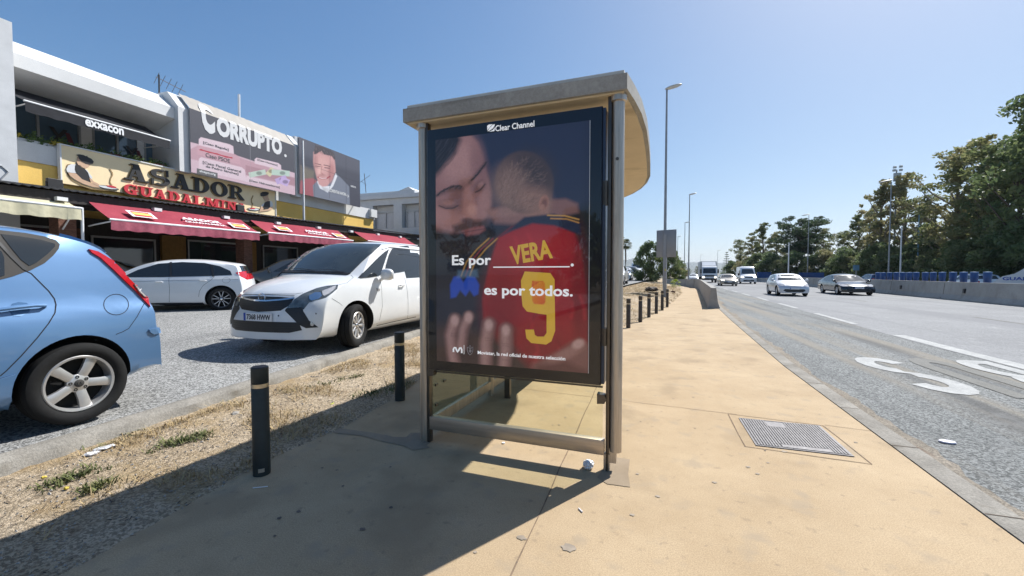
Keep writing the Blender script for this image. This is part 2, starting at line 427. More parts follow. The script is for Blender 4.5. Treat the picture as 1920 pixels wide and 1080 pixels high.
def strip_grid(name, fl, fr, fz, ys, ns, m, lab, cat, jit=0.0, kind='structure'):
    b = bmesh.new(); rows = []
    rnd = random.Random(5)
    for y in ys:
        xl, xr = fl(y), fr(y); row = []
        for i in range(ns + 1):
            s = i / ns; x = xl + (xr - xl) * s
            z = fz(s, x, y) + (rnd.uniform(-jit, jit) if 0 < i < ns else 0)
            row.append(b.verts.new((x, y, z)))
        rows.append(row)
    for a, c in zip(rows, rows[1:]):
        for i in range(ns): b.faces.new((a[i], a[i + 1], c[i + 1], c[i]))
    q = MB(); q.b.free(); q.b = b
    o = q.build(name, m, None, smooth=True)
    return tag(o, lab, cat, kind=kind)
fine = [-6 + 0.12 * i for i in range(0, 230)] + [21.6 + 0.5 * i for i in range(0, 42)]
pave = strip_grid('pavement', lambda y: lerp_tab(PL, y) + 0.012 * math.sin(y * 9.1) + 0.01 * math.sin(y * 23), lambda y: lerp_tab(KR, y) - 0.19, lambda s, x, y: 0.0, [y for y in fine if y <= 41.6], 6, M_pave,
    'wide tan coloured concrete footway running beside the highway', 'pavement')
ys_s = [-6 + 0.07 * i for i in range(0, 330)] + [17.2 + 0.4 * i for i in range(0, 110)]
strip_grid('dirt_strip', lambda y: lerp_tab(PL, y) + 0.05 if y < 41 else lerp_tab(KR, y) - 1.3, lambda y: lerp_tab(KL, y) + 0.11,
    lambda s, x, y: z_strip(s, x, y) - (0.012 if s == 0 else 0), [y for y in ys_s], 30, M_dirt, 'pale gravelly dirt verge between the footway and the parking road', 'dirt', jit=0.006)
# parking road
ys_p = [-20 + 1.0 * i for i in range(0, 131)]
strip_grid('parking_road', lambda y: -60.0, lambda y: lerp_tab(KL, y), lambda s, x, y: z_park(x, y), ys_p, 40, M_asph, 'coarse grey asphalt access road in front of the shops', 'road')
# kerb along it
b = MB(); ysk = [-6 + 0.11 * i for i in range(0, 330)]
rk = random.Random(2)
prev = None
for y in ysk:
    x = lerp_tab(KL, y); z = z_park(x, y); j = rk.uniform(-0.011, 0.011)
    ring = [(x - 0.03, y, z + 0.004), (x + 0.03, y, z + 0.016), (x + 0.09 + j, y, z + 0.002 + j), (x + 0.125 + j * 3, y, z - 0.025 + j), (x + 0.15 + j * 2, y, z - 0.16)]
    ring = [b.b.verts.new(p) for p in ring]
    if prev:
        for k in range(4): b.b.faces.new((prev[k], prev[k + 1], ring[k + 1], ring[k]))
    prev = ring
tag(b.build('kerb', M_conc, smooth=True, sharp=50), 'chipped concrete kerb edging the parking road', 'kerb', kind='structure')
# highway kerb: flat gutter stone flush with the footway, then a drop to the bus lane
b = MB(); prev = None
for y in [q for q in fine if q < 60] + [60, 80, 110, 140]:
    x = lerp_tab(KR, y)
    ring = [b.b.verts.new(p) for p in [(x - 0.185, y, -0.01), (x - 0.182, y, 0.004), (x - 0.012, y, 0.002), (x + 0.012, y, -0.018), (x + 0.03, y, -0.12)]]
    if prev:
        for k in range(4): b.b.faces.new((prev[k], prev[k + 1], ring[k + 1], ring[k]))
    prev = ring
hk = tag(b.build('kerb', M_conc, smooth=True, sharp=50), 'long grey kerb stones dividing the footway from the bus lane', 'kerb', kind='structure')
b = MB(); rg = random.Random(4)
for k in range(44):
    y = -1 + 1.0 * k + rg.uniform(-.02, .02); x = lerp_tab(KR, y); w_ = rg.uniform(.003, .007)
    b.face([(x - .18, y - w_, .0062), (x - .012, y - w_ + .004, .0042), (x - .012, y + w_ + .004, .0042), (x - .18, y + w_, .0062)])
b.build('kerb_joint', M_joint, hk)
ZH = -0.10
M_gutter = layered('gutter_dirt', (0.20, 0.175, 0.14), (0.30, 0.26, 0.21), 3, (0.6, 0.6, 0.6), (1.25, 1.25, 1.25), 60, 0.8, 0.9, 0.8, 80, extra=[(5, .56, (.17, .12, .09), .6, (1, .5, 1))], stones=90)
ysh = [-20, -6] + [-5 + 1.0 * i for i in range(0, 200)] + [260, 400, 700]
strip_grid('bus_lane', lambda y: lerp_tab(KR, y) + 0.0, lambda y: lane(y) + 0.02, lambda s, x, y: ZH, ysh, 4, M_bus, 'dark patched asphalt bus lane beside the footway', 'road')
strip_grid('highway', lambda y: lane(y) + 0.0, lambda y: lane(y) + 11.5, lambda s, x, y: ZH + 0.003, ysh, 6, M_hwy, 'pale worn asphalt highway lanes', 'road')
strip_grid('far_highway', lambda y: lane(y) + 11.4, lambda y: lane(y) + 24, lambda s, x, y: ZH - 0.004, ysh, 3, M_hwy, 'opposite lanes of the highway beyond the concrete barrier', 'road')
b = MB(); rg = random.Random(9); ww = .3; prev = None
for k in range(420):
    y = -3 + .1 * k; ww = max(.14, min(.46, ww + rg.uniform(-.035, .035))); x = lerp_tab(KR, y) + .025
    r = [b.b.verts.new((x, y, ZH + .02)), b.b.verts.new((x + ww, y, ZH + .0035))]
    if prev: b.b.faces.new((prev[0], prev[1], r[1], r[0]))
    prev = r
tag(b.build('gutter_dirt', M_gutter), 'brownish grit lying in the gutter of the bus lane', 'dirt', kind='stuff')
# road markings (dashes, edge lines)
def ribbon(b, f0, f1, ys, z):
    prev = None
    for y in ys:
        r = [b.b.verts.new((f0(y), y, z)), b.b.verts.new((f1(y), y, z))]
        if prev: b.b.faces.new((prev[0], prev[1], r[1], r[0]))
        prev = r
zl = ZH + 0.007
b = MB()
for y0, y1 in [(-4, 2.0), (5.6, 12.1), (14.4, 17.8), (20.2, 23.2), (25.6, 28.6), (31, 34), (36.5, 39.5), (42, 45), (48, 51), (54, 57), (60, 63), (66, 69), (74, 77)]:
    ribbon(b, lambda y: lane(y) + 0.02, lambda y: lane(y) + (0.30 if y < 12.2 else 0.2), [y0 + (y1 - y0) * k / 3 for k in range(4)], zl)
tag(b.build('lane_marking', M_line), 'long white dashes between the bus lane and the highway', 'road marking', kind='structure')
b = MB()
ribbon(b, lambda y: lane(y) + 9.15, lambda y: lane(y) + 9.32, ysh[:120], zl)
ribbon(b, lambda y: lane(y) + 12.4, lambda y: lane(y) + 12.6, ysh[:120], ZH + 0.004)
tag(b.build('edge_line', M_line), 'continuous white edge line along the concrete barrier', 'road marking', kind='structure')
b = MB()
for k in range(9):
    y0 = 2 + 12 * k; ribbon(b, lambda y: lane(y) + 4.6, lambda y: lane(y) + 4.72, [y0, y0 + 2, y0 + 4], zl)
tag(b.build('lane_marking', M_fade), 'worn dashes between the two highway lanes', 'road marking', kind='structure')
# BUS lettering: read by a driver coming towards us, so right = -x, up = +y ... drawn rotated 180 degrees
def arc_strip(cx, cy, rx, ry, t, tr, a0, a1, n=10):
    o = [(cx + rx * math.cos(R(a0 + (a1 - a0) * i / n)), cy + ry * math.sin(R(a0 + (a1 - a0) * i / n))) for i in range(n + 1)]
    q = [(cx + (rx - t) * math.cos(R(a0 + (a1 - a0) * i / n)), cy + (ry - tr) * math.sin(R(a0 + (a1 - a0) * i / n))) for i in range(n, -1, -1)]
    return o + q
GL = {}
t_, v_ = 0.33, 0.15
GL['S'] = [arc_strip(.5, .735, .5, .265, t_, v_, 20, 270), arc_strip(.5, .265, .5, .265, t_, v_, -160, 90)]
GL['U'] = [[(0, .3), (t_, .3), (t_, 1), (0, 1)], [(1 - t_, .3), (1, .3), (1, 1), (1 - t_, 1)], arc_strip(.5, .3, .5, .3, t_, v_, 180, 360)]
GL['B'] = [[(0, 0), (t_, 0), (t_, 1), (0, 1)], [(t_, 0.87), (.5, .87), (.5, 1), (t_, 1)], [(t_, 0.45), (.5, .45), (.5, .58), (t_, .58)], [(t_, 0), (.5, 0), (.5, .13), (t_, .13)],
    arc_strip(.5, .725, .46, .275, t_, v_, -90, 90), arc_strip(.5, .29, .5, .29, t_, v_, -90, 90)]
bus = empty('road_lettering', (4.3, 7.5, ZH), 0, 'white painted word BUS stretched along the dark bus lane', 'road marking')
bus['kind'] = 'structure'
for ch, x0, wd, y0, hh, mm in (('S', 3.98, .70, 8.72, 2.35, M_line), ('U', 4.72, .62, 8.9, 2.5, M_fade), ('B', 5.36, .60, 8.95, 2.4, M_line)):
    b = MB()
    for k, pl in enumerate(GL[ch]): b.face([(x0 - px * wd, y0 - py * hh, ZH + 0.006 + 0.0004 * k) for px, py in pl])
    o = b.build('letter', mm, bus)
    o['label'] = {'S': 'letter S in worn white paint', 'U': 'letter U, almost worn away', 'B': 'letter B in bright white paint'}[ch]

# paving joints, mended patches, stains and gum
b = MB()
def jt(p, q, w=0.007, z=0.003, mb=None):
    p = Vector((*p, z)); q = Vector((*q, z)); d = (q - p); n = max(1, int(d.length / 0.25)); s = d.normalized().cross(Vector((0, 0, 1)))
    rr = random.Random(int(p.x * 100)); pts = []
    for i in range(n + 1):
        c = p + d * i / n + s * rr.uniform(-0.004, 0.004) * (0 < i < n); ww = w * rr.uniform(0.6, 1.2) / 2; pts.append((c - s * ww, c + s * ww))
    for a, c in zip(pts, pts[1:]): (mb or b).face([a[0], a[1], c[1], c[0]])
jt((-0.57, -4), (-0.57, 10.6), 0.010)
jt((-2.6, 4.75), (0.83, 4.43), 0.006); jt((1.52, 4.36), (1.85, 4.32), 0.006)
for yy in (0.2, 8.8, 13.0, 17.4, 21.6, 25.8, 30): jt((lerp_tab(PL, yy) + .1, yy + .15), (lerp_tab(KR, yy) - .2, yy - .2), 0.012 if yy > 12 else .006)
for p, q in (((0.75, 4.42), (1.50, 4.34)), ((1.50, 4.34), (1.53, 3.56)), ((1.53, 3.56), (0.74, 3.62)), ((0.74, 3.62), (0.75, 4.42))): jt(p, q, 0.008)
o = b.build('paving_joint', M_joint2, pave)
def blob(mb, c, rx, ry, z, n=14, jit=0.25, rot=0, seed=0):
    rr = random.Random(seed); pts = []
    for i in range(n):
        a = 2 * PI * i / n; q = 1 + rr.uniform(-jit, jit); x, y = rx * q * math.cos(a), ry * q * math.sin(a)
        pts.append((c[0] + x * math.cos(rot) - y * math.sin(rot), c[1] + x * math.sin(rot) + y * math.cos(rot), z))
    mb.face(pts)
M_patch = layered('mended_paving', (0.28, 0.215, 0.145), (0.35, 0.275, 0.195), 3.0, (0.85, 0.85, 0.85), (1.1, 1.1, 1.1), 200, 0.6, 0.85, 0.3, 200)
M_patchg = layered('grey_mortar', (0.27, 0.215, 0.155), (0.35, 0.28, 0.20), 3.0, (0.8, 0.8, 0.8), (1.15, 1.15, 1.15), 160, 0.6, 0.9, 0.4, 160)
b = MB()
b.face([(*on_z(u, v).xy, 0.0035) for u, v in ((1146, 857), (1181, 862), (1178, 890), (1182, 914), (1160, 911), (1138, 908), (1120, 896), (1128, 884))])
b.build('mended_patch', M_patch, pave)
b = MB()
b.face([(*on_z(u, v).xy, 0.0035) for u, v in ((633, 803), (700, 812), (740, 820), (762, 820), (770, 812), (795, 812), (812, 826), (800, 836), (806, 840), (775, 845), (755, 836), (720, 829), (680, 818), (625, 812))])
b.build('mortar_patch', M_patchg, pave)
M_gum = mat('old_gum', (0.14, 0.105, 0.08), 0.8, var=0.4, scale=9)
M_gum2 = mat('grey_gum', (0.30, 0.245, 0.185), 0.8, var=0.3, scale=9)
b = MB(); b2 = MB()
rr = random.Random(11)
spots = [(524, 972, 9), (560, 960, 9), (680, 993, 10), (733, 952, 8), (643, 912, 7), (632, 882, 6), (604, 878, 6), (600, 828, 5), (732, 876, 5), (723, 870, 3)]
for u, v, r in spots:
    c = on_z(u, v); blob(b, c, r * 0.0016, r * 0.0013, 0.0032, seed=u)
for u, v, r in [(978, 1009, 14), (1068, 1028, 22), (1186, 966, 8), (1233, 931, 9), (891, 1036, 6), (1060, 783, 8), (1048, 797, 7), (1036, 797, 5), (1177, 807, 5), (1190, 650, 6), (1170, 660, 6), (1403, 876, 9), (1420, 889, 8), (1470, 847, 12), (1440, 868, 6), (1605, 830, 8), (1537, 777, 5), (1250, 700, 8), (1300, 745, 8), (1340, 905, 9)]:
    c = on_z(u, v); blob(b2, c, r * 0.0017, r * 0.0013, 0.0032, seed=u)
for k in range(90):
    x = rr.uniform(-2.4, 1.7); y = rr.uniform(0.9, 16); r = rr.uniform(0.003, 0.013)
    if rr.random() < .6: blob(b, (x, y), r, r * .8, 0.0032, n=8, seed=k)
    else: blob(b2, (x, y), r * 1.6, r * 1.3, 0.0032, n=9, seed=k)
b.build('gum_stain', M_gum, pave); b2.build('grey_stain', M_gum2, pave)
# manhole cover
mh = empty('manhole_cover', (1.14, 4.0, 0), 0, 'ribbed grey metal access cover set into the tan footway', 'manhole cover')
M_mh = mat('cover_metal', (0.17, 0.16, 0.16), 0.6, 0.3, var=0.25, scale=14, bump=0.2, bscale=60)
M_mhd = mat('cover_groove', (0.10, 0.095, 0.095), 0.8, 0.2, var=0.2)
cx, cy, hw, hd = 1.145, 3.99, 0.31, 0.315
b = MB(); b.span((cx - hw, cy - hd, -0.03), (cx + hw, cy + hd, 0.004)); b.build('plate', M_mhd, mh)
b = MB()
for k in range(30):
    x = cx - hw + 0.016 + k * 0.0206
    segs = [(cy - hd + .008, cy + hd - .008)]
    if -0.13 < x - cx < 0.20: segs = [(cy - hd + .075, cy + hd - .008)]
    if -0.12 < x - cx < 0.02: segs = [(cy - hd + .075 if -0.13 < x - cx < .2 else cy - hd + .008, cy + hd - .16)]
    for a, c in segs: b.span((x - .0058, a, 0.004), (x + .0058, c, 0.0085))
b.build('ribs', M_mh, mh)
MB().span((cx - .13, cy - hd + .012, .004), (cx + .20, cy - hd + .07, .008)).build('label_plate', M_mh, mh); MB().span((cx - .12, cy + hd - .155, .004), (cx + .025, cy + hd - .02, .008)).build('label_plate', M_mh, mh)
b = MB(); b.span((cx - hw - .012, cy - hd - .012, 0), (cx + hw + .012, cy - hd, .007)); b.span((cx - hw - .012, cy + hd, 0), (cx + hw + .012, cy + hd + .012, .007)); b.span((cx - hw - .012, cy - hd, 0), (cx - hw, cy + hd, .006)); b.span((cx + hw, cy - hd, 0), (cx + hw + .012, cy + hd, .006)); b.build('frame', M_mh, mh)

# concrete wall shielding the footway further on
b = MB(); prev = None
wp = [(2.44, 17.75), (2.75, 21), (3.3, 27), (3.85, 33), (4.35, 38.5), (4.55, 41.5), (4.35, 43.2), (3.6, 44.2), (2.6, 44.6), (1.4, 44.8)]
for i, (x, y) in enumerate(wp):
    a = Vector(wp[max(0, i - 1)]); c = Vector(wp[min(len(wp) - 1, i + 1)]); t = (c - a).normalized(); s = Vector((t.y, -t.x)); p = Vector((x, y))
    ring = []
    for w_, z_ in ((-.20, -.02), (-.10, .80), (.08, .80), (.14, .28), (.26, -.02 - .08)):
        q = p + s * w_; ring.append(b.b.verts.new((q.x, q.y, z_)))
    if prev:
        for k in range(4): b.b.faces.new((prev[k], prev[k + 1], ring[k + 1], ring[k]))
    else: b.b.faces.new(ring)
    prev = ring
b.b.faces.new(prev[::-1])
tag(b.build('concrete_wall', M_wallc, smooth=True, sharp=25), 'low curving concrete wall between the footway and the bus lane', 'wall')

# median barrier
b = MB(); prev = None; n_b = 0
for y in [-4 + 2.0 * k for k in range(0, 75)]:
    x = lane(y) + 9.85
    ring = [b.b.verts.new(p) for p in ((x - .30, y, ZH - .02), (x - .30, y, ZH + .07), (x - .17, y, ZH + .30), (x - .10, y, ZH + 1.0), (x + .10, y, ZH + 1.0), (x + .17, y, ZH + .30), (x + .30, y, ZH + .0))]
    if prev:
        for k in range(6): b.b.faces.new((prev[k], prev[k + 1], ring[k + 1], ring[k]))
    prev = ring
md = tag(b.build('median_barrier', M_wallc, smooth=True, sharp=20), 'long grey concrete crash barrier along the middle of the highway', 'barrier')
for y in [9, 15.4, 21.8, 28.2, 34.6, 41]:
    x = lane(y) + 9.85; MB().span((x - .215, y - .06, ZH + .42), (x - .14, y + .06, ZH + .66)).build('reflector', mat('black_plastic', (0.02, 0.02, 0.022), 0.5, var=0.1), md)
for y in [6 + 6.0 * k for k in range(12)]:
    b = MB(); x = lane(y) + 9.85; b.span((x - .306, y - .008, ZH + .07), (x - .2, y + .008, ZH + .12)); b.prism([(x - .178, y - .01, ZH + .3), (x - .178, y + .01, ZH + .3), (x - .108, y + .01, ZH + .99), (x - .108, y - .01, ZH + .99)], (.02, 0, 0)); b.build('joint', M_joint, md)
# second low wall that carries the blue drums
b = MB(); prev = None
for y in [18 + 2.0 * k for k in range(0, 45)]:
    x = lane(y) + 11.0
    ring = [b.b.verts.new(p) for p in ((x - .12, y, ZH - .02), (x - .12, y, ZH + .93), (x + .5, y, ZH + .93), (x + .5, y, ZH - .02))]
    if prev:
        for k in range(3): b.b.faces.new((prev[k], prev[k + 1], ring[k + 1], ring[k]))
    else: b.b.faces.new(ring)
    prev = ring
tag(b.build('retaining_wall', M_wallc), 'second low concrete wall behind the crash barrier, carrying the blue drums', 'wall')

# ================================================================ BUS SHELTER
M_steel = mat('brushed_steel', (0.50, 0.44, 0.37), 0.42, 0.8, var=0.25, scale=5, bump=0.05, bscale=8, stretch=(12, 12, 0.7), rvar=0.08)
M_steelh = mat('brushed_rail', (0.52, 0.44, 0.36), 0.40, 0.8, var=0.15, scale=3, bump=0.03, bscale=8, stretch=(0.7, 8, 14), rvar=0.06)
M_steeld = mat('dark_steel', (0.12, 0.105, 0.09), 0.4, 0.8, var=0.2, scale=6)
M_roofc = layered('weathered_roof', (0.27, 0.26, 0.24), (0.42, 0.405, 0.37), 2.2, (0.8, 0.8, 0.8), (1.15, 1.15, 1.15), 40, 0.6, 0.7, 0.15, 60,
    extra=[(2.5, 0.55, (0.12, 0.11, 0.09), 0.5, (0.35, 0.35, 3))])
M_rooft = mat('roof_top_white', (0.55, 0.54, 0.50), 0.7, var=0.2, scale=3)
M_soffit = layered('cream_soffit', (0.60, 0.50, 0.35), (0.70, 0.59, 0.42), 1.5, (0.9, 0.9, 0.9), (1.05, 1.05, 1.05), 180, 0.6, 0.75, 0.15, 200,
    extra=[(1.3, 0.60, (0.33, 0.26, 0.17), 0.55, (1, 3, 1))])
M_bezel = mat('black_bezel', (0.008, 0.009, 0.014), 0.3, var=0.1, spec=0.25)
M_bezside = mat('bezel_side', (0.03, 0.045, 0.08), 0.35, 0.3, var=0.1)
M_glass = glass_mat('shelter_glass', (0.94, 0.95, 0.88))
M_glassb = glass_mat('back_glass', (0.86, 0.86, 0.76))
M_white = mat('print_white', (0.80, 0.80, 0.80), 0.5, var=0.0)
M_lit = mat('backlit_white', (0.80, 0.80, 0.80), 0.5, var=0.0); _p = M_lit.node_tree.nodes['Principled BSDF']; _p.inputs['Emission Color'].default_value = (1, 1, 1, 1); _p.inputs['Emission Strength'].default_value = 0.22
P0 = on_z(1140, 882); P1 = on_z(790, 825)
rzs = math.atan2(P0.y - P1.y, P0.x - P1.x)
sh = empty('bus_shelter', (P0.x, P0.y, 0), rzs, 'steel bus shelter with pale rounded roof holding the big dark poster case', 'bus shelter')
LOC = dict(parent=sh, local=True)
def column(x, y, z0, z1, r):
    return MB().lathe([(r, z0), (r, z1 - 0.012), (r + .012, z1 - .012), (r + .012, z1)], 28, c=(x, y, 0))
# right post: narrow channel down to the ground plus a round column ending above it
b = MB(); b.box((-0.004, 0.005, 1.27), (0.024, 0.055, 2.54), bev=.003); b.build('post_channel', M_steeld, smooth=True, **LOC)
b = MB(); b.lathe([(0.041, 0.14), (0.041, 2.50), (.055, 2.505), (.055, 2.54)], 32, c=(0.048, 0.01, 0))
b.box((0.030, 0.015, 0.11), (0.05, 0.05, 0.10)); b.build('post', M_steel, smooth=True, **LOC)
b = MB(); b.box((-0.008, 0.0, 0.055), (0.040, 0.045, 0.13)); b.build('post_foot', M_steel, **LOC)
b = MB(); b.lathe([(0.0, 0), (0.011, 0), (0.011, .004), (0, .004)], 14, axis='Y', c=(0.048, -0.036, 2.12)); b.build('bolt', M_steeld, **LOC)
# left post
b = MB(); b.lathe([(0.040, 0.0), (0.040, 2.50), (.055, 2.505), (.055, 2.54)], 32, c=(-1.463, 0.01, 0)); b.build('post', M_steel, smooth=True, **LOC)
b = MB(); b.box((-1.415, 0.0, 1.27), (0.022, 0.05, 2.54), bev=.003); b.build('post_channel', M_steeld, smooth=True, **LOC)
# bottom rail
b = MB(); b.box((-0.715, 0.0, 0.163), (1.38, 0.055, 0.105), bev=.004); b.build('bottom_rail', M_steelh, smooth=True, **LOC)
# glass below the case
b = MB(); b.span((-1.40, 0.0, 0.217), (-0.04, 0.008, 0.60)); b.build('end_glass', M_glass, **LOC)
b = MB(); b.span((-1.40, -.004, 0.572), (-.04, .012, .582)); b.build('glass_edge', M_steeld, **LOC)
# clamps
b = MB()
for x, z in ((-1.392, .575), (-0.045, .50)): MB().prism([(x - .03, -.03, z - .035), (x + .02, -.03, z - .03), (x + .035, -.03, z), (x + .02, -.03, z + .03), (x - .03, -.03, z + .035)], (0, .06, 0)).build('clamp', M_steeld, **LOC)
for c_, d_ in (((-0.03, -.02, 0.93), (.03, .05, .12)), ((-1.395, -.02, 0.93), (.03, .05, .12)), ((-0.03, -.02, 1.9), (.03, .05, .16))): MB().box(c_, d_).build('hinge', M_steeld, **LOC)

# roof : rounded slab, polygon in plan
roof_pl = [(-1.60, -0.07), (0.11, -0.07)]
edge = [(0.145, 0.15), (0.175, 0.4), (0.195, 0.8), (0.195, 1.3), (0.185, 1.9), (0.165, 2.5), (0.11, 2.9), (0.02, 3.25), (-.12, 3.6), (-.32, 3.95), (-.60, 4.15), (-1.0, 4.25), (-1.4, 4.25), (-1.60, 4.2)]
roof_pl += edge
Z0, Z1 = 2.54, 2.655
def inset(pl, d):
    n = len(pl); out = []
    for i in range(n):
        a = Vector(pl[i - 1]); p = Vector(pl[i]); c = Vector(pl[(i + 1) % n]); t = (c - p).normalized() + (p - a).normalized(); nn = Vector((-t.y, t.x)).normalized()
        out.append(tuple(p + nn * d))
    return out
rin = inset(roof_pl, 0.035)
b = MB(); b.prism([(x, y, Z0 + .012) for x, y in roof_pl], (0, 0, Z1 - Z0 - .012)); 
b.build('roof', M_roofc, smooth=True, sharp=40, **LOC)
b = MB(); b.prism([(x, y, Z0) for x, y in rin], (0, 0, .0115)); b.build('soffit', M_soffit, **LOC)
b = MB(); b.prism([(x, y, Z1 + .001) for x, y in rin], (0, 0, .03)); b.build('roof_top', M_rooft, **LOC)

# back wall of glass with rails, bench and far end panel
for y in (1.35, 2.65, 3.95): MB().lathe([(0.035, 0.0), (0.035, 2.54)], 20, c=(-1.463, y, 0)).build('rear_post', M_steel, smooth=True, **LOC)
for z_, h_ in ((.12, .09), (2.1, .06)): MB().box((-1.463, 2.0, z_), (.04, 3.85, h_)).build('rear_rail', M_steel, **LOC)
for y0, y1 in ((.10, 1.30), (1.40, 2.60), (2.70, 3.90)):
    b = MB(); b.span((-1.466, y0, .17), (-1.458, y1, 2.06)); b.build('glass_pane', M_glassb, **LOC)
b = MB()
b.prism([(-1.40, 1.0, .43), (-1.02, 1.0, .44), (-1.0, 1.0, .46), (-1.02, 1.0, .475), (-1.40, 1.0, .465)], (0, 2.6, 0)); bench = b.build('bench_seat', M_steel, **LOC)
for y in (1.3, 3.2): MB().span((-1.28, y, 0), (-1.22, y + .05, .43)).build('bench_leg', M_steeld, **LOC)
b = MB(); b.span((-1.40, 3.93, .17), (-.62, 3.938, 2.06)); b.build('glass_pane', M_glassb, **LOC)
b = MB(); b.lathe([(0.035, 0.0), (0.035, 2.54)], 20, c=(-.60, 3.93, 0)); b.build('rear_post', M_steel, smooth=True, **LOC)
# fixings on the back glass, seen through the lower pane
for y, z in ((.16, .25), (.16, .42), (.30, .42), (.30, .50)): MB().box((-1.45, y, z), (.012, .035, .02)).build('fixing', M_steeld, **LOC)

# ---- poster case
case = MB(); case.span((-1.39, -0.055, 0.60), (-0.045, 0.11, 2.47), bev=.006); case = case.build('poster_case', M_bezel, smooth=True, **LOC)
b = MB(); b.span((-0.0445, -0.045, 0.61), (-0.0265, 0.10, 2.46)); b.build('case_side', M_bezside, **LOC)
def shp(lx, ly, z): return wmat(sh) @ Vector((lx, ly, z))
ex = (wmat(sh).to_3x3() @ Vector((1, 0, 0))); uz = Vector((0, 0, 1)); en = wmat(sh).to_3x3() @ Vector((0, -1, 0))
PX0, PX1, PZ0, PZ1 = -1.315, -0.132, 0.678, 2.385
Hm = homog([(820, 677), (1102, 698), (1107, 228), (817, 262)])
def poster_art(U, V):
    X, Y = Hm(U, V)
    P = Paint(X, Y, (14, 14, 22)); rr = random.Random(4)
    P.poly([(800, 200), (1130, 200), (1130, 430), (800, 430)], (30, 36, 62), soft=90)
    P.poly([(1060, 400), (1130, 380), (1130, 720), (1060, 720)], (10, 12, 20), soft=24)
    P.poly([(800, 440), (900, 450), (950, 480), (940, 560), (900, 640), (800, 700)], (26, 18, 20), soft=24)
    # man's face in three-quarter profile, head bowed towards the child
    face = [(780, 300), (845, 262), (870, 245), (884, 252), (898, 268), (906, 290), (912, 316), (919, 338), (923, 360), (921, 384), (916, 402), (908, 416), (890, 432), (850, 440), (780, 440)]
    P.poly(face, (140, 100, 98), soft=7)
    P.ell(862, 300, 34, 44, (172, 130, 126), soft=1.2, rot=25, amt=.8)
    P.ell(900, 310, 16, 40, (120, 84, 86), soft=1.2, rot=-12, amt=.6)
    P.ell(838, 402, 40, 24, (168, 120, 112), soft=1.2, amt=.7)
    P.ell(912, 384, 12, 30, (160, 118, 112), soft=1.2, amt=.6)
    P.ell(866, 372, 22, 30, (104, 68, 66), soft=1.2, rot=20, amt=.65)     # shade along the nose
    P.poly([(870, 352), (882, 350), (890, 372), (898, 396), (896, 410), (884, 416), (872, 410), (868, 396)], (158, 112, 104), soft=8, amt=.85)
    P.ell(886, 394, 9, 10, (184, 138, 128), soft=1.2, amt=.7)
    P.ell(878, 414, 12, 5, (66, 38, 38), soft=1.0, amt=.75)
    # moustache, mouth, beard
    P.poly([(850, 424), (872, 416), (900, 414), (914, 412), (917, 424), (900, 430), (874, 434), (852, 440)], (58, 38, 38), soft=9, amt=.85)
    P.poly([(868, 434), (890, 427), (908, 424), (912, 432), (900, 440), (876, 444)], (134, 74, 72), soft=5, amt=.9)
    P.line([(868, 437), (890, 433), (910, 430)], 1.6, (60, 28, 30), soft=2, amt=.8)
    P.poly([(780, 425), (822, 432), (850, 440), (872, 448), (905, 442), (920, 430), (926, 450), (914, 474), (886, 492), (840, 500), (780, 500)], (34, 24, 26), soft=14)
    for k in range(140):
        x0 = rr.uniform(812, 915); y0 = rr.uniform(436, 486); P.line([(x0, y0), (x0 + rr.uniform(-4, 4), y0 + rr.uniform(5, 11))], .9, (62, 46, 44) if k % 2 else (16, 12, 14), soft=1.2, amt=.45)
    # closed eyes with lashes, brows made of short hairs
    P.ell(901, 350, 12, 9, (96, 64, 64), soft=1.2, rot=-48, amt=.75); P.ell(903, 347, 7, 4.5, (150, 110, 106), soft=1.1, rot=-48, amt=.8)
    P.line([(893, 361), (902, 357), (911, 346)], 2.2, (30, 18, 20), soft=2, amt=.85)
    P.ell(842, 384, 20, 9, (100, 66, 64), soft=1.2, rot=4, amt=.75); P.ell(841, 381, 13, 5, (152, 110, 104), soft=1.1, amt=.8)
    P.line([(824, 386), (836, 391), (850, 391), (860, 386)], 2.2, (30, 18, 20), soft=2, amt=.85)
    P.line([(882, 342), (896, 326), (910, 308)], 5, (52, 34, 36), soft=7, amt=.6); P.line([(820, 366), (842, 357), (868, 354)], 6, (56, 36, 38), soft=7, amt=.6)
    for a, c_, n in (((884, 340), (912, 306), 46), ((818, 368), (866, 353), 56)):
        for k in range(n):
            t = k / n; x0 = a[0] + (c_[0] - a[0]) * t; y0 = a[1] + (c_[1] - a[1]) * t - (7 * math.sin(PI * t) if c_[0] < 900 else -2 * math.sin(PI * t)); P.line([(x0, y0 + rr.uniform(-2.5, 2.5)), (x0 + rr.uniform(2, 6), y0 - rr.uniform(2, 5))], 1.4, (34, 22, 24), soft=1.6, amt=.6)
    # swept dark hair
    P.poly([(780, 330), (780, 235), (858, 240), (866, 262), (856, 286), (840, 304), (826, 322), (812, 336)], (24, 20, 28), soft=12)
    for k in range(90):
        x0 = rr.uniform(806, 862); y0 = rr.uniform(242, 290); l = rr.uniform(14, 34); P.line([(x0, y0), (x0 - l * .25, y0 + l * .5), (x0 - l * .7, y0 + l)], 1.0, (66, 58, 66) if k % 3 == 0 else (14, 10, 16), soft=1.3, amt=.5)
    # child: arms, neck, head with fine hair, ear
    P.poly([(912, 396), (950, 388), (1005, 384), (1012, 412), (968, 422), (930, 420)], (126, 92, 90), soft=10)
    P.ell(950, 398, 40, 9, (152, 116, 112), soft=1.2, rot=-6, amt=.6)
    P.poly([(1032, 376), (1062, 374), (1084, 384), (1086, 400), (1060, 406), (1034, 406)], (118, 84, 82), soft=8)
    P.poly([(990, 360), (1034, 364), (1034, 412), (1000, 422), (982, 402)], (140, 104, 94), soft=9)
    P.ell(985, 343, 54, 59, (78, 62, 62), soft=.16, rot=-20)
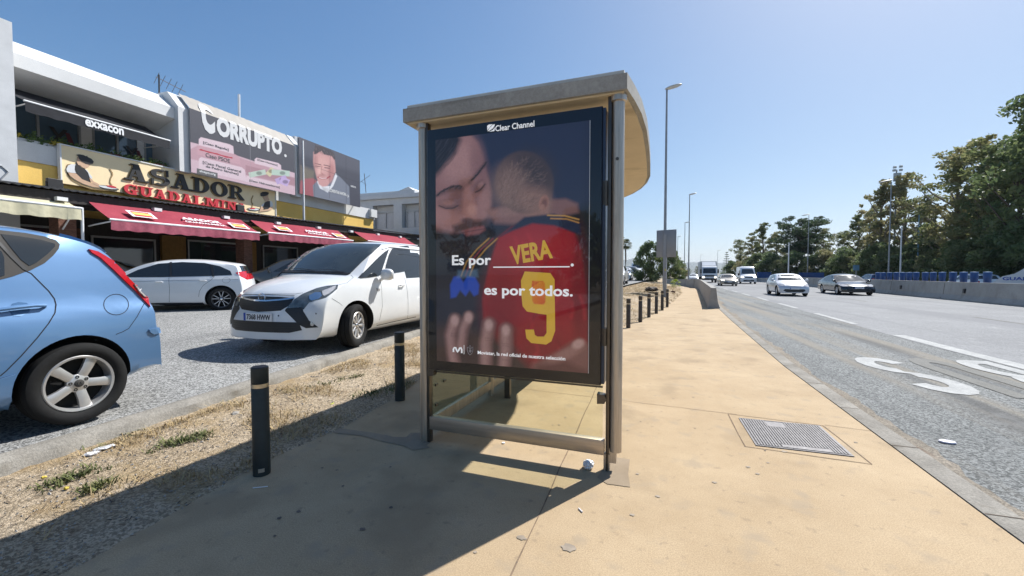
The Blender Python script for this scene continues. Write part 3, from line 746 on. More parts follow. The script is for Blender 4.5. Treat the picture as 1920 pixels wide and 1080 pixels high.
    P.ell(1000, 325, 40, 40, (52, 42, 46), soft=1.1, rot=-15, amt=.75)
    P.ell(958, 356, 34, 42, (128, 102, 94), soft=1.2, rot=-10, amt=.9)
    P.ell(1004, 378, 28, 26, (138, 106, 96), soft=1.2, amt=.85)
    for k in range(260):
        a = rr.uniform(0, 2 * PI); q = math.sqrt(rr.random()); x0 = 984 + 48 * q * math.cos(a); y0 = 340 + 50 * q * math.sin(a); th = 1.9 + .012 * (x0 - 985) + rr.uniform(-.35, .35); l = rr.uniform(7, 15)
        P.line([(x0, y0), (x0 + l * .55 * math.cos(th), y0 + l * .55 * math.sin(th)), (x0 + l * math.cos(th + .4), y0 + l * math.sin(th + .4))], .9, (48, 36, 36) if k % 2 else (158, 132, 120), soft=1.8, amt=.25)
    P.ell(1021, 382, 9, 15, (150, 108, 96), soft=.5, rot=14); P.ell(1022, 383, 5.5, 10, (100, 62, 56), soft=1, rot=14, amt=.8); P.ell(1019, 389, 4, 5, (160, 118, 104), soft=1, amt=.7)
    # man's dark jersey with striped shoulder
    P.poly([(780, 480), (860, 484), (945, 446), (962, 500), (930, 560), (905, 640), (780, 660)], (18, 20, 36), soft=10)
    P.ell(880, 560, 60, 30, (30, 32, 50), soft=1.2, rot=-30, amt=.6)
    for dx, col in ((0, (176, 132, 64)), (8, (130, 36, 40)), (16, (176, 132, 64))): P.line([(866 + dx, 518), (876 + dx, 492), (896 + dx, 468), (918 + dx, 448)], 2.6, col, soft=2, amt=.85)
    # red jersey with folds
    P.poly([(936, 446), (962, 426), (1000, 416), (1050, 422), (1078, 438), (1090, 470), (1098, 540), (1101, 600), (1100, 700), (1030, 700), (960, 692), (930, 640), (908, 600), (906, 560), (918, 500)], (138, 18, 30), soft=6)
    P.ell(1005, 470, 60, 36, (160, 26, 36), soft=1.2, amt=.7); P.ell(940, 580, 34, 80, (112, 12, 24), soft=1.2, amt=.7); P.ell(1088, 560, 16, 110, (100, 10, 22), soft=1.2, amt=.7); P.ell(1020, 660, 60, 40, (120, 22, 28), soft=1.2, amt=.7)
    for k in range(26):
        x0 = rr.uniform(915, 1090); y0 = rr.uniform(440, 680); a = rr.uniform(.9, 2.2); l = rr.uniform(20, 60); P.line([(x0, y0), (x0 + l * .5 * math.cos(a) + 3, y0 + l * .5 * math.sin(a)), (x0 + l * math.cos(a), y0 + l * math.sin(a))], 4, (96, 8, 20) if k % 2 else (188, 44, 54), soft=7, amt=.35)
    P.poly([(940, 444), (985, 408), (1040, 402), (1088, 420), (1090, 442), (1040, 424), (1000, 420), (962, 434)], (22, 28, 56), soft=5)
    P.line([(1028, 405), (1060, 406), (1086, 413)], 2.4, (186, 140, 72), soft=1.8); P.line([(1034, 411), (1064, 412), (1086, 419)], 2.2, (182, 130, 64), soft=1.8)
    # hands holding the child's back
    P.poly([(780, 620), (860, 604), (960, 650), (1000, 690), (990, 720), (780, 720)], (60, 42, 40), soft=22)
    for pts, w_ in (([(854, 600), (846, 630), (850, 664), (858, 705)], 21), ([(880, 594), (870, 618), (866, 650)], 17), ([(918, 608), (912, 644), (912, 705)], 23), ([(950, 618), (950, 655), (944, 705)], 23)):
        P.line([(x + 3, y + 3) for x, y in pts], w_ + 5, (40, 22, 24), soft=12, amt=.6); P.line(pts, w_, (132, 96, 92), soft=10); P.line([(x - 2, y) for x, y in pts], w_ * .4, (166, 130, 124), soft=9, amt=.7)
        x, y = pts[0]; P.ell(x, y + 2, 7, 10, (182, 148, 142), soft=1.0, amt=.8)
        for dy in (26, 30, 56): P.line([(x - 7, y + dy), (x + 6, y + dy + 1)], 1.2, (92, 62, 60), soft=2.5, amt=.5)
    P.poly([(1104, 646), (1086, 634), (1070, 642), (1040, 662), (1000, 680), (990, 710), (1104, 710)], (118, 78, 72), soft=12)
    P.ell(1060, 664, 34, 9, (152, 110, 102), soft=1.2, rot=-26, amt=.7); P.ell(1084, 644, 12, 8, (178, 142, 134), soft=.9, rot=-25, amt=.9)
    P.poly([(985, 710), (1010, 684), (1060, 676), (1104, 694), (1104, 720)], (80, 44, 40), soft=12, amt=.7)
    # blue emblem on the chest
    P.poly([(846, 560), (845, 535), (852, 520), (862, 518), (870, 530), (878, 518), (892, 520), (900, 535), (898, 552), (890, 556), (882, 545), (874, 556), (864, 545), (856, 558)], (26, 66, 164), soft=4)
    P.poly([(860, 508), (896, 506), (898, 520), (858, 522)], (100, 130, 156), soft=6, amt=.5)
    P.grain(.10)
    return np.clip(P.c * .86, 0, 1)
M_print = attr_mat('poster_print', 0.55, glow=0.24)
pic = picture('poster', poster_art, sh, shp(PX0, -0.0575, PZ0), ex, uz, PX1 - PX0, PZ1 - PZ0, 260, 374, M_print)
pic['label'] = 'printed picture of a bearded man hugging a baby in a red shirt'
# printed line along the sheet's edge
b = MB(); b.span((PX1 + .001, -.0585, PZ0), (PX1 + .004, -.0565, PZ1)); b.build('poster_edge', M_white, **LOC)
def on_case(u, v):
    """photo pixel -> (lx, z) on the case front"""
    r = ray(u, v); n = en; p0 = shp(0, -0.058, 0); t = (p0 - Vector((0, 0, CAM_H))).dot(n) / r.dot(n); w = Vector((0, 0, CAM_H)) + r * t
    q = w - shp(0, -0.058, 0); return q.dot(ex), w.z
def case_text(name, s, u0, v0, u1, v1, h, m, bold=0.0, raise_=0.0040):
    """text whose baseline runs from pixel (u0,v0) to (u1,v1), letter box height h metres"""
    x0, z0 = on_case(u0, v0); x1, z1 = on_case(u1, v1)
    return text_mesh(name, s, m, sh, shp(x0, -0.0580, (z0 + z1) / 2), ex, uz, w=x1 - x0, h=h, bold=bold, ext=raise_)
case_text('poster_text', 'Es por', 848, 503, 921, 503, 0.100, M_lit, 0.022)
case_text('poster_text', 'es por todos.', 908, 559, 1074, 562, 0.098, M_lit, 0.024)
x0, z0 = on_case(925, 501); x1, z1 = on_case(1068, 503)
b = MB(); b.span((x0, -.0605, z0 - .004), (x1, -.0585, z0 + .004)); b.lathe([(0, 0), (.0105, 0), (.0105, .002), (0, .002)], 16, axis='Y', c=(on_case(1073, 497)[0], -.0605, z0 + .012)); b.build('poster_text', M_lit, **LOC)
case_text('poster_text', 'Movistar, la red oficial de nuestra selección', 896, 665, 1060, 677, 0.030, M_lit, 0.012)
case_text('maker_name', 'Clear Channel', 929, 245, 1002, 239, 0.042, M_lit, 0.008)
def case_polys(name, polys, m, lift=0.0015):
    bb = MB()
    for k, pl in enumerate(polys):
        pts = []
        for u, v in pl:
            x, z = on_case(u, v); pts.append((x, -0.0588 - 0.0001 * k, z))
        bb.prism(pts, (0, -0.0012, 0))
    return bb.build(name, m, **LOC)
# maker's oval emblem
case_polys('maker_emblem', [[(913.5, 236), (917, 233.5), (924, 233), (919, 238), (915, 243), (914, 245)], [(914.5, 246.5), (918, 240), (925, 233.5), (928, 233), (927.5, 236), (924, 241), (918, 245)], [(917, 247), (924, 244), (928, 239), (927.5, 244.5), (926.5, 246)]], M_lit)
# small white m-shaped emblem, divider and crest
def wave(pts, w):
    n = len(pts); up_, dn = [], []
    for i in range(n):
        a = Vector(pts[max(0, i - 1)]); c = Vector(pts[min(n - 1, i + 1)]); t = (c - a).normalized(); s = Vector((-t.y, t.x)) * w / 2; p = Vector(pts[i]); up_.append(tuple(p + s)); dn.append(tuple(p - s))
    return up_ + dn[::-1]
case_polys('operator_emblem', [wave([(850.5, 660), (850.2, 655), (852, 651.5), (854.5, 652), (856.5, 657), (858, 660), (860, 657), (862, 652.5), (864.5, 652), (866, 656), (865.8, 662)], 3.0)], M_lit)
case_polys('divider', [[(869.8, 647), (870.6, 647), (870.6, 664), (869.8, 664)]], M_lit)
M_crest = mat('crest_grey', (0.45, 0.43, 0.43), 0.5, var=0.1)
case_polys('crest', [wave([(876.5, 651), (876.5, 658), (878.5, 663), (881.5, 665.5), (884.5, 663), (886.8, 658), (886.8, 651), (876.5, 651)], .9), wave([(879, 654), (884.5, 654)], 1), wave([(881.6, 653), (881.6, 662)], 1), wave([(879, 658), (884.5, 658)], 1.6), wave([(880.6, 648.5), (882.6, 648.5)], 1.6)], M_crest)
# name and number on the red shirt: warm yellow, tilted with the back
M_yel = mat('print_yellow', (0.62, 0.38, 0.04), 0.5, var=0.12, scale=4); _p = M_yel.node_tree.nodes['Principled BSDF']; _p.inputs['Emission Color'].default_value = (.8, .46, .04, 1); _p.inputs['Emission Strength'].default_value = 0.15
def slanted(name, s, u0, v0, u1, v1, h, bold):
    x0, z0 = on_case(u0, v0); x1, z1 = on_case(u1, v1); a = shp(x0, -.0578, z0); c = shp(x1, -.0578, z1); rt = (c - a); nn = en; up_ = nn.cross(rt).normalized()
    return text_mesh(name, s, M_yel, sh, a, rt, up_, w=rt.length, h=h, bold=bold, ext=0.0009)
slanted('poster_text', 'VERA', 960, 497, 1037, 484, 0.135, 0.035)
M_pred = mat('print_red', (0.36, 0.016, 0.03), 0.5, var=0.1, scale=6); _p = M_pred.node_tree.nodes['Principled BSDF']; _p.inputs['Emission Color'].default_value = (.38, .015, .03, 1); _p.inputs['Emission Strength'].default_value = 0.3
nine = [[(984, 509), (1032, 512), (1040, 524), (1040, 548), (1041, 620), (1034, 640), (1024, 646), (996, 643), (987, 634), (985, 618), (1001, 618), (1003, 628), (1008, 631), (1020, 631), (1025, 624), (1025, 590), (1010, 588), (988, 584), (980, 574), (978, 555), (977, 526)]]
case_polys('poster_number', [[(x, y) for x, y in nine[0]]], M_yel)
case_polys('number_gap', [[(998, 526), (1018, 527), (1022, 531), (1023, 566), (1019, 571), (1002, 570), (998, 565), (997, 531)]], M_pred)
# put the white lettering in front of the number
# protective glass of the case
b = MB(); b.face([(-1.385, -0.066, .605), (-0.05, -0.066, .605), (-0.05, -0.066, 2.465), (-1.385, -0.066, 2.465)]); b.build('case_glass', glass_mat('case_glass', (.97, .97, .97)), fixn=False, **LOC)
# ---- litter round the shelter
def lump(name, loc, size, m, seed, lab, cat, n=2):
    rr = random.Random(seed); bm = bmesh.new(); bmesh.ops.create_icosphere(bm, subdivisions=n, radius=1)
    for v in bm.verts:
        v.co *= rr.uniform(.72, 1.1); v.co.x *= size[0]; v.co.y *= size[1]; v.co.z = max(-size[2] * .8, v.co.z * size[2]) + size[2] * .8
    q = MB(); q.b.free(); q.b = bm; o = q.build(name, m); o.location = loc; o.rotation_euler = (0, 0, rr.uniform(0, 6)); return tag(o, lab, cat)
M_foil = mat('crumpled_foil', (0.72, 0.72, 0.72), 0.35, 0.25, var=0.15, scale=30, bump=.3, bscale=50)
M_paper = mat('litter_paper', (0.75, 0.73, 0.72), 0.8, var=0.1, scale=30)
lump('crumpled_foil', on_z(1103, 878), (.047, .038, .034), M_foil, 3, 'crumpled ball of silver foil beside the right shelter post', 'litter', 3)
o = MB().lathe([(0, 0), (.013, 0), (.013, .006), (0.0, .006)], 14).build('bottle_cap', M_paper); o.location = on_z(944, 831, .003); tag(o, 'small pale bottle cap in the sunlit strip under the shelter rail', 'bottle cap')
b = MB().tube([on_z(1085, 953, .005), on_z(1092, 960, .005)], .0042, 8); tag(b.build('cigarette_butt', M_paper), 'white cigarette butt on the sunny footway in front of the shelter', 'cigarette butt')
b = MB().tube([on_z(474, 915, .004), on_z(502, 912, .004)], .003, 6); tag(b.build('straw', M_paper), 'thin pale straw lying on the shaded footway by the nearest bollard', 'straw')
cn = MB().lathe([(0, 0), (.05, 0), (.055, .006), (.05, .014), (0, .016)], 20).build('flattened_cup', mat('cup_print', (.62, .60, .72), .5, var=.5, scale=25)); cn.location = on_z(1776, 830, ZH + .002); cn.scale = (1.1, .7, 1); tag(cn, 'flattened pale paper cup lid lying in the gutter', 'litter')

# ================================================================ RESTAURANT BUILDING
M_wht = layered('white_render', (0.60, 0.60, 0.59), (0.70, 0.70, 0.69), 0.8, (0.92, 0.92, 0.92), (1.05, 1.05, 1.05), 40, 0.6, 0.85, 0.3, 60,
    extra=[(1.2, 0.60, (0.45, 0.44, 0.42), 0.45, (1, 1, 0.25))])
M_wshade = mat('shaded_render', (0.55, 0.56, 0.57), 0.9, var=0.08, scale=3, bump=0.2, bscale=60)  # greyer copy of the white render, shade put into its colour
M_yelw = layered('ochre_render', (0.78, 0.50, 0.13), (0.88, 0.60, 0.19), 0.9, (0.9, 0.9, 0.9), (1.08, 1.08, 1.08), 30, 0.6, 0.85, 0.3, 50)
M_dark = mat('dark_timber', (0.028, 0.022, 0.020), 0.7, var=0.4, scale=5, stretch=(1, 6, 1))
M_corr = mat('corrugated_black', (0.03, 0.03, 0.032), 0.6, 0.2, var=0.4, scale=4)
M_brick = mat('rough_brick', (0.16, 0.075, 0.05), 0.9, var=0.5, scale=9, bump=0.6, bscale=20, stretch=(1, 1, 3))
M_win = mat('window_glass', (0.02, 0.028, 0.034), 0.04, var=0.0, spec=0.9)
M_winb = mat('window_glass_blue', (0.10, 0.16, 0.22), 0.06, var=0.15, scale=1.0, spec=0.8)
M_alu = mat('window_frame_paint', (0.35, 0.36, 0.37), 0.5, 0.3, var=0.1)
M_blackc = mat('black_canvas', (0.014, 0.015, 0.02), 0.85, var=0.3, scale=6)
M_redc = layered('wine_canvas', (0.26, 0.040, 0.060), (0.35, 0.065, 0.085), 1.5, (0.85, 0.85, 0.85), (1.1, 1.1, 1.1), 25, 0.6, 0.85, 0.3, 18)
M_redv = layered('faded_wine_canvas', (0.24, 0.055, 0.085), (0.36, 0.11, 0.14), 3, (0.85, 0.85, 0.85), (1.1, 1.1, 1.1), 25, 0.6, 0.85, 0.6, 9)
M_cream = mat('cream_canvas', (0.52, 0.48, 0.33), 0.9, var=0.15, scale=4, bump=.4, bscale=8)
M_signy = mat('sign_cream', (0.95, 0.75, 0.45), 0.55, var=0.05, scale=3)
M_ink = mat('sign_black', (0.022, 0.020, 0.020), 0.5, var=0.1)
M_inkr = mat('sign_red', (0.60, 0.030, 0.045), 0.5, var=0.1)
M_skin = mat('sign_skin', (0.62, 0.40, 0.26), 0.6, var=0.03)
M_shadow = mat('sign_tan', (0.34, 0.22, 0.09), 0.6, var=0.05)
M_wtrim = mat('trim_white', (0.72, 0.72, 0.72), 0.6, var=0.05)

FX = -16.0
bld = empty('restaurant_building', (FX, 12, 0.4), 0, 'two storey white and ochre restaurant building with a dark roofed terrace', 'building')
b = MB()
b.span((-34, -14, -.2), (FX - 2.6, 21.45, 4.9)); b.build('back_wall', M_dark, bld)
# lower band: ochre then white, in front of the terrace roof
b = MB(); b.span((FX - 2.595, -14, 3.3), (FX, 21.5, 4.40)); b.build('ochre_wall', M_yelw, bld)
b = MB(); b.span((FX - 2.59, -14, 4.402), (FX + .03, 10.9, 4.92)); b.span((FX - 2.59, 10.905, 4.66), (FX + .06, 21.56, 5.25)); b.span((FX - 2.59, 10.905, 4.402), (FX + 0.001, 21.52, 4.658)); 
b.build('white_band', M_wht, bld)
b = MB(); b.span((FX - 2.5, 10.9, 4.4), (FX + 0.003, 21.51, 4.657)); b.build('ochre_wall', M_yelw, bld)
# upper storey mass
b = MB(); b.span((-34, -14, 4.925), (FX - 1.3, 20.3, 7.5)); b.build('upper_wall', M_wht, bld)
# parapet with chamfered crown over the office window
prof = [(FX - 1.29, 7.62), (FX - .35, 7.62), (FX + .25, 7.12), (FX + .25, 6.76), (FX - .6, 6.47), (FX - 1.29, 6.47)]
b = MB(); b.prism([(x, 6.30, z) for x, z in prof], (0, 3.93, 0)); b.build('parapet', M_wht, bld)
b = MB(); b.prism([(x, -14, z) for x, z in prof], (0, 19.0, 0)); b.build('parapet', M_wht, bld)
# pillars
pp = [(FX - 1.28, 7.75), (FX - .10, 7.75), (FX + .42, 7.18), (FX + .42, 4.95), (FX - 1.28, 4.95)]
for y0, y1, dz in ((10.235, 10.66, 0), (15.28, 15.6, .08)):
    b = MB(); b.prism([(x, y0, z + (dz if z > 6 else 0)) for x, z in pp], (0, y1 - y0, 0)); b.build('pillar', M_wht, bld)
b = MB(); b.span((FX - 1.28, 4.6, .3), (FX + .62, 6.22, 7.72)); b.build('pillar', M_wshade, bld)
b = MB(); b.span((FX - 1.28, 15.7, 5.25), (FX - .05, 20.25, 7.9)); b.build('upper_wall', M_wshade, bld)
b = MB(); b.span((FX + .061, 21.0, 4.75), (FX + .25, 21.56, 5.22)); b.build('band_end', M_wht, bld)
# downpipe at the pillar
b = MB().tube([(FX + .5, 15.62, 7.6), (FX + .5, 15.62, 3.8)], .05, 10); b.build('downpipe', M_wtrim, bld, smooth=True)
# office windows
wx = FX - .95
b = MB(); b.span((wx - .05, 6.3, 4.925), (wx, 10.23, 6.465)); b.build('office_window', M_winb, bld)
b = MB()
for y in (6.3, 7.25, 8.18, 8.52, 9.15, 9.95): b.span((wx, y, 4.93), (wx + .06, y + .055, 6.46))
b.span((wx + .002, 6.3, 4.93), (wx + .055, 10.2, 4.98)); b.build('window_frame', M_alu, bld)
b = MB(); b.span((wx + .001, 8.24, 4.99), (wx + .04, 8.52, 6.46)); b.span((wx + .001, 9.75, 4.99), (wx + .04, 9.95, 6.46)); b.build('blind', M_wtrim, bld)
# the cross shaped emblems on the glass
def xmark(y, z, s):
    b = MB(); x = wx + .065
    b.prism([(x, y, z), (x, y + .1 * s, z), (x, y + .42 * s, z + .5 * s), (x, y + .32 * s, z + .5 * s)], (.004, 0, 0)); b.build('emblem_stroke', M_ink, bld)
    b = MB(); x = wx + .071
    b.prism([(x, y + .1 * s, z + .5 * s), (x, y, z + .5 * s), (x, y + .30 * s, z), (x, y + .40 * s, z)], (.004, 0, 0)); b.build('emblem_stroke', M_ink, bld)
    b = MB(); x = wx + .075
    b.prism([(x, y + .45 * s, z + .42 * s), (x, y + .35 * s, z + .42 * s), (x, y + .46 * s, z), (x, y + .60 * s, z)], (.004, 0, 0)); b.build('emblem_stroke', mat('emblem_red', (.12, .01, .02), .5), bld)
xmark(7.50, 5.22, 1.0); xmark(9.38, 5.25, .9)
# ground floor front under the terrace roof
gx = FX - 2.6
for y0, y1, z0, z1 in ((-3, .5, 1.2, 2.8), (1.2, 4.5, 1.2, 2.8), (6.0, 8.6, .5, 2.9), (9.2, 11.2, 1.1, 2.7), (12.4, 14.8, 1.1, 2.8), (16, 18.2, 1.1, 2.8)):
    b = MB(); b.span((gx, y0, z0), (gx + .05, y1, z1)); w = b.build('window', M_win, bld)
    b = MB(); b.span((gx + .051, y0, z0 + .0), (gx + .09, y0 + .06, z1)); b.span((gx + .051, y1 - .06, z0), (gx + .09, y1, z1)); b.span((gx + .052, y0 + .06, z1 - .07), (gx + .085, y1 - .06, z1)); b.build('window_frame', M_alu, w)
for ya, yb, mm in ((11.4, 12.3, 0), (8.65, 8.95, 1), (15, 15.6, 0)): MB().span((gx + .001, ya, .3), (gx + .12, yb, 2.9)).build('wall_panel', M_brick if mm else mat('shaded_ochre', (.30, .17, .05), .9, var=.2), bld)  # ochre panels darkened in colour for the shade under the terrace roof
b = MB(); b.span((gx - .2, -12, .0), (FX + 3.4, 24, z_park(-14, 8) + .08)); b.build('terrace_floor', M_conc, bld)
# terrace roof: black corrugated sheet on dark timber
def cz(y): return 3.30 + (y - 5.4) * 0.0205
b = MB(); prev = None; n = 330; y0_, y1_ = -10.0, 26.0
for i in range(n * 2):
    y = y0_ + (y1_ - y0_) * i / (n * 2 - 1); w_ = 0.018 * math.sin(y * 2 * PI / .16)
    r = [b.b.verts.new((FX + 2.25, y, cz(y) + .13 + w_)), b.b.verts.new((FX - .0, y, cz(y) + .45 + w_)), b.b.verts.new((FX - .0, y, cz(y) + .42 + w_)), b.b.verts.new((FX + 2.25, y, cz(y) + .10 + w_))]
    if prev:
        for k in range(4): b.b.faces.new((prev[k], prev[(k + 1) % 4], r[(k + 1) % 4], r[k]))
    prev = r
b.build('terrace_roof', M_corr, bld, smooth=True)
b = MB()
def sl(x0, x1, z0, z1, ya, yb): b.prism([(x0, ya, cz(ya) + z0), (x1, ya, cz(ya) + z0), (x1, ya, cz(ya) + z1), (x0, ya, cz(ya) + z1)], (0, yb - ya, cz(yb) - cz(ya)))
sl(FX + 2.02, FX + 2.14, -.19, .07, -10, 26); sl(FX - .02, FX + .1, -.1, .3, -10, 26); b.build('fascia_beam', M_dark, bld)
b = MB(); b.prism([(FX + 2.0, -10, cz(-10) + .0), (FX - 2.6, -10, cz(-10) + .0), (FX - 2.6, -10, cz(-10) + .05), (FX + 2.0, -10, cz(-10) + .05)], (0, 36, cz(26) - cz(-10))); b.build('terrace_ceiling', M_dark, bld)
for y in (1.0, 6.35, 11.35, 16.6, 21.8):
    b = MB(); b.span((FX + 1.55, y, .3), (FX + 1.95, y + .34, cz(y) - .02)); b.build('brick_pier', M_brick, bld)
for i in range(9): MB().box((FX + 2.2, 6.3 + i * 2.1, cz(6.3 + i * 2.1) - .12), (.14, .2, .09)).build('downlight', M_wtrim, bld)
# dark neighbour wall between the cream awning and the terrace
# floodlights standing on the terrace roof
for (u, v, s, lab) in ((102, 344, 1, 'small black floodlight on the terrace roof at the left end of the big sign'), (450, 390, 1, 'small black floodlight on the terrace roof covering the last letters of the sign')):
    p = on_x(u, v, FX + 1.1); fl = empty('floodlight', (p.x, p.y, p.z - .15), 0, lab, 'floodlight', 'floodlights on the terrace roof')
    b = MB(); b.box((p.x, p.y, p.z), (.10, .30, .24), bev=.01); b.build('housing', M_ink, fl)
    b = MB(); b.box((p.x - .052, p.y, p.z), (.006, .25, .19)); b.build('lens', M_win, fl)
    b = MB(); b.span((p.x - .02, p.y - .17, p.z - .2), (p.x + .02, p.y - .155, p.z + .03)); b.span((p.x - .02, p.y + .155, p.z - .2), (p.x + .02, p.y + .17, p.z + .03)); b.span((p.x - .02, p.y - .17, p.z - .21), (p.x + .02, p.y + .17, p.z - .195)); b.build('bracket', M_ink, fl)

# ---- awnings
RIGHT = Vector((0, 1, 0)); UP = Vector((0, 0, 1))
def awning(name, y0, y1, xt, zt, xf, zf, val, mtop, mval, lab, inset_=0.0, arms=True, wave_=0.02, cat='awning', skew=0.0, group=None):
    o = empty(name, (xt, (y0 + y1) / 2, zt), 0, lab, cat, group)
    b = MB(); n = 24; prev = None
    for i in range(n + 1):
        s = i / n; y = y0 + (y1 - y0) * s; dz = skew * (y - y0); row = []
        for j in range(7):
            t = j / 6; sag = -.05 * math.sin(PI * t) * (0.6 + .4 * math.sin(s * 9)); row.append(b.b.verts.new((xt + (xf - xt) * t, y, zt + dz + (zf - zt) * t + sag)))
        if prev:
            for j in range(6): b.b.faces.new((prev[j], prev[j + 1], row[j + 1], row[j]))
        prev = row
    top = b.build('canopy', mtop, o, smooth=True)
    b = MB(); prev = None; n = 90
    for i in range(n + 1):
        y = y0 + (y1 - y0) * i / n; dz = skew * (y - y0); w_ = wave_ * math.sin(y * 9) + wave_ * .6 * math.sin(y * 23)
        r = [b.b.verts.new((xf + .012, y, zf + dz - .02)), b.b.verts.new((xf + .015 + w_, y, zf + dz - val + .012 * math.sin(y * 15)))]
        if prev: b.b.faces.new((prev[0], prev[1], r[1], r[0]))
        prev = r
    b.build('valance', mval, o, smooth=True)
    b = MB(); b.tube([(xf, y0 - .02, zf), (xf, y1 + .02, zf + skew * (y1 - y0))], .028, 8); b.build('front_bar', M_wtrim, o, smooth=True)
    if arms:
        for y in (y0 + .08, y1 - .08):
            dz = skew * (y - y0); b = MB(); b.tube([(xf - .02, y, zf + dz - .03), ((xf + xt) / 2 - .1, y - .1 if y < (y0 + y1) / 2 else y + .1, zf + dz - .12), (xt, y, zt + dz - .75)], .018, 6); b.build('arm', M_wtrim, o, smooth=True)
    return o
ao = awning('office_awning', 6.40, 9.82, FX - .6, 6.44, FX + .60, 5.84, .28, M_blackc, M_blackc, 'long black awning with white lettering over the upstairs office windows', arms=True, wave_=0.0)
text_mesh('awning_text', 'exxacon', M_white, ao, (FX + .62, 7.60, 5.60), RIGHT, UP, w=.92, h=.20, bold=.035, ext=.006)
for k, (u0, v0, u1, v1) in enumerate(((207, 431, 487, 453), (505, 457, 655, 449 + 10), (672, 441, 745, 445))):
    pass
red = []
AX = FX + 3.0
for k, (ua, ub, lab) in enumerate(((208, 487, 'wine red restaurant awning, the near one above the pale hatchback'), (503, 662, 'wine red restaurant awning in the middle, ending over the white people carrier'), (690, 800, 'bright red restaurant awning farthest along the terrace, mostly hidden by the people carrier'))):
    ya = on_x(ua, 431, AX).y; yb = on_x(ub, 455, AX).y if k < 2 else 21.6
    zf = 2.74 + (0, .09, .22)[k]
    o = awning('terrace_awning', ya, yb, FX + 1.95, zf + .62, AX, zf, .27, M_redc, M_redv, lab, skew=.012, wave_=.016, group='wine red terrace awnings')
    sl_ = (Vector((FX + 1.95, 0, zf + .62)) - Vector((AX, 0, zf))); upv = sl_.normalized()
    L_ = yb - ya
    if k < 2:
        text_mesh('awning_text', 'ASADOR', M_white, o, Vector((AX, ya + L_ * .45, zf + .06)) + upv * .34 + Vector((.012, 0, .012)), RIGHT, upv, w=1.25 * L_ / 4.4, h=.17, bold=.03, ext=.004)
        text_mesh('awning_text', 'GUADALMINA', M_white, o, Vector((AX, ya + L_ * .45, zf + .06)) + upv * .17 + Vector((.012, 0, .012)), RIGHT, upv, w=1.3 * L_ / 4.4, h=.10, bold=.02, ext=.004)
        for q in (.13, .80):
            b = MB(); y_ = ya + L_ * q; w_ = .62 * L_ / 4.4
            def pt(dy, s): return Vector((AX, y_ + dy, zf + .06)) + upv * s + Vector((.014, 0, .014))
            b.face([pt(0, .16), pt(w_, .16), pt(w_, .52), pt(0, .52)]); b.build('flag_panel', M_white, o)
            b = MB(); off = Vector((.004, 0, .004)); b.face([pt(.08, .20) + off, pt(w_ - .08, .20) + off, pt(w_ - .08, .48) + off, pt(.08, .48) + off]); b.build('flag_red', M_inkr, o)
            b = MB(); off = Vector((.008, 0, .008)); b.face([pt(.08, .27) + off, pt(w_ - .08, .27) + off, pt(w_ - .08, .41) + off, pt(.08, .41) + off]); b.build('flag_yellow', M_yelw, o)
yb = on_x(152, 400, AX - .4).y
awning('terrace_awning', -1.0, yb, FX + 2.0, 3.22, AX - .4, 2.98, .30, M_cream, M_cream, 'cream canvas awning with a ragged valance at the left end of the terrace', skew=.0, wave_=.03)
b = MB().tube([(AX - .42, yb + .03, 3.0), (AX - .5, yb + .05, .4)], .03, 8); tag(b.build('awning_post', M_wtrim, smooth=True), 'thin white post holding the right end of the cream awning', 'post')

# ---- main sign
SX = FX + .16
def cs(cx, cy, x=SX): return on_x(100 + cx / 4.4706, 270 + cy / 4.4706, x)
tl, tr = cs(62, 15), cs(1858, 395); ybl = tl.y; ybr = tr.y; zt = (tl.z + tr.z) / 2; zb = cs(1858, 600).z
sg = empty('restaurant_sign', (SX, (ybl + ybr) / 2, zb), 0, 'long cream sign with big black and red lettering between two cooks in berets', 'sign')
b = MB(); b.span((FX + .04, ybl, zb - .02), (SX, ybr, zt)); b.build('board', M_signy, sg)
b = MB(); tn = .035
b.span((FX + .05, ybl - tn, zb - .02), (SX + .025, ybl, zt)); b.span((FX + .05, ybr, zb - .02), (SX + .025, ybr + tn, zt)); b.span((FX + .05, ybl - tn, zt), (SX + .025, ybr + tn, zt + tn)); b.build('trim', M_wtrim, sg)
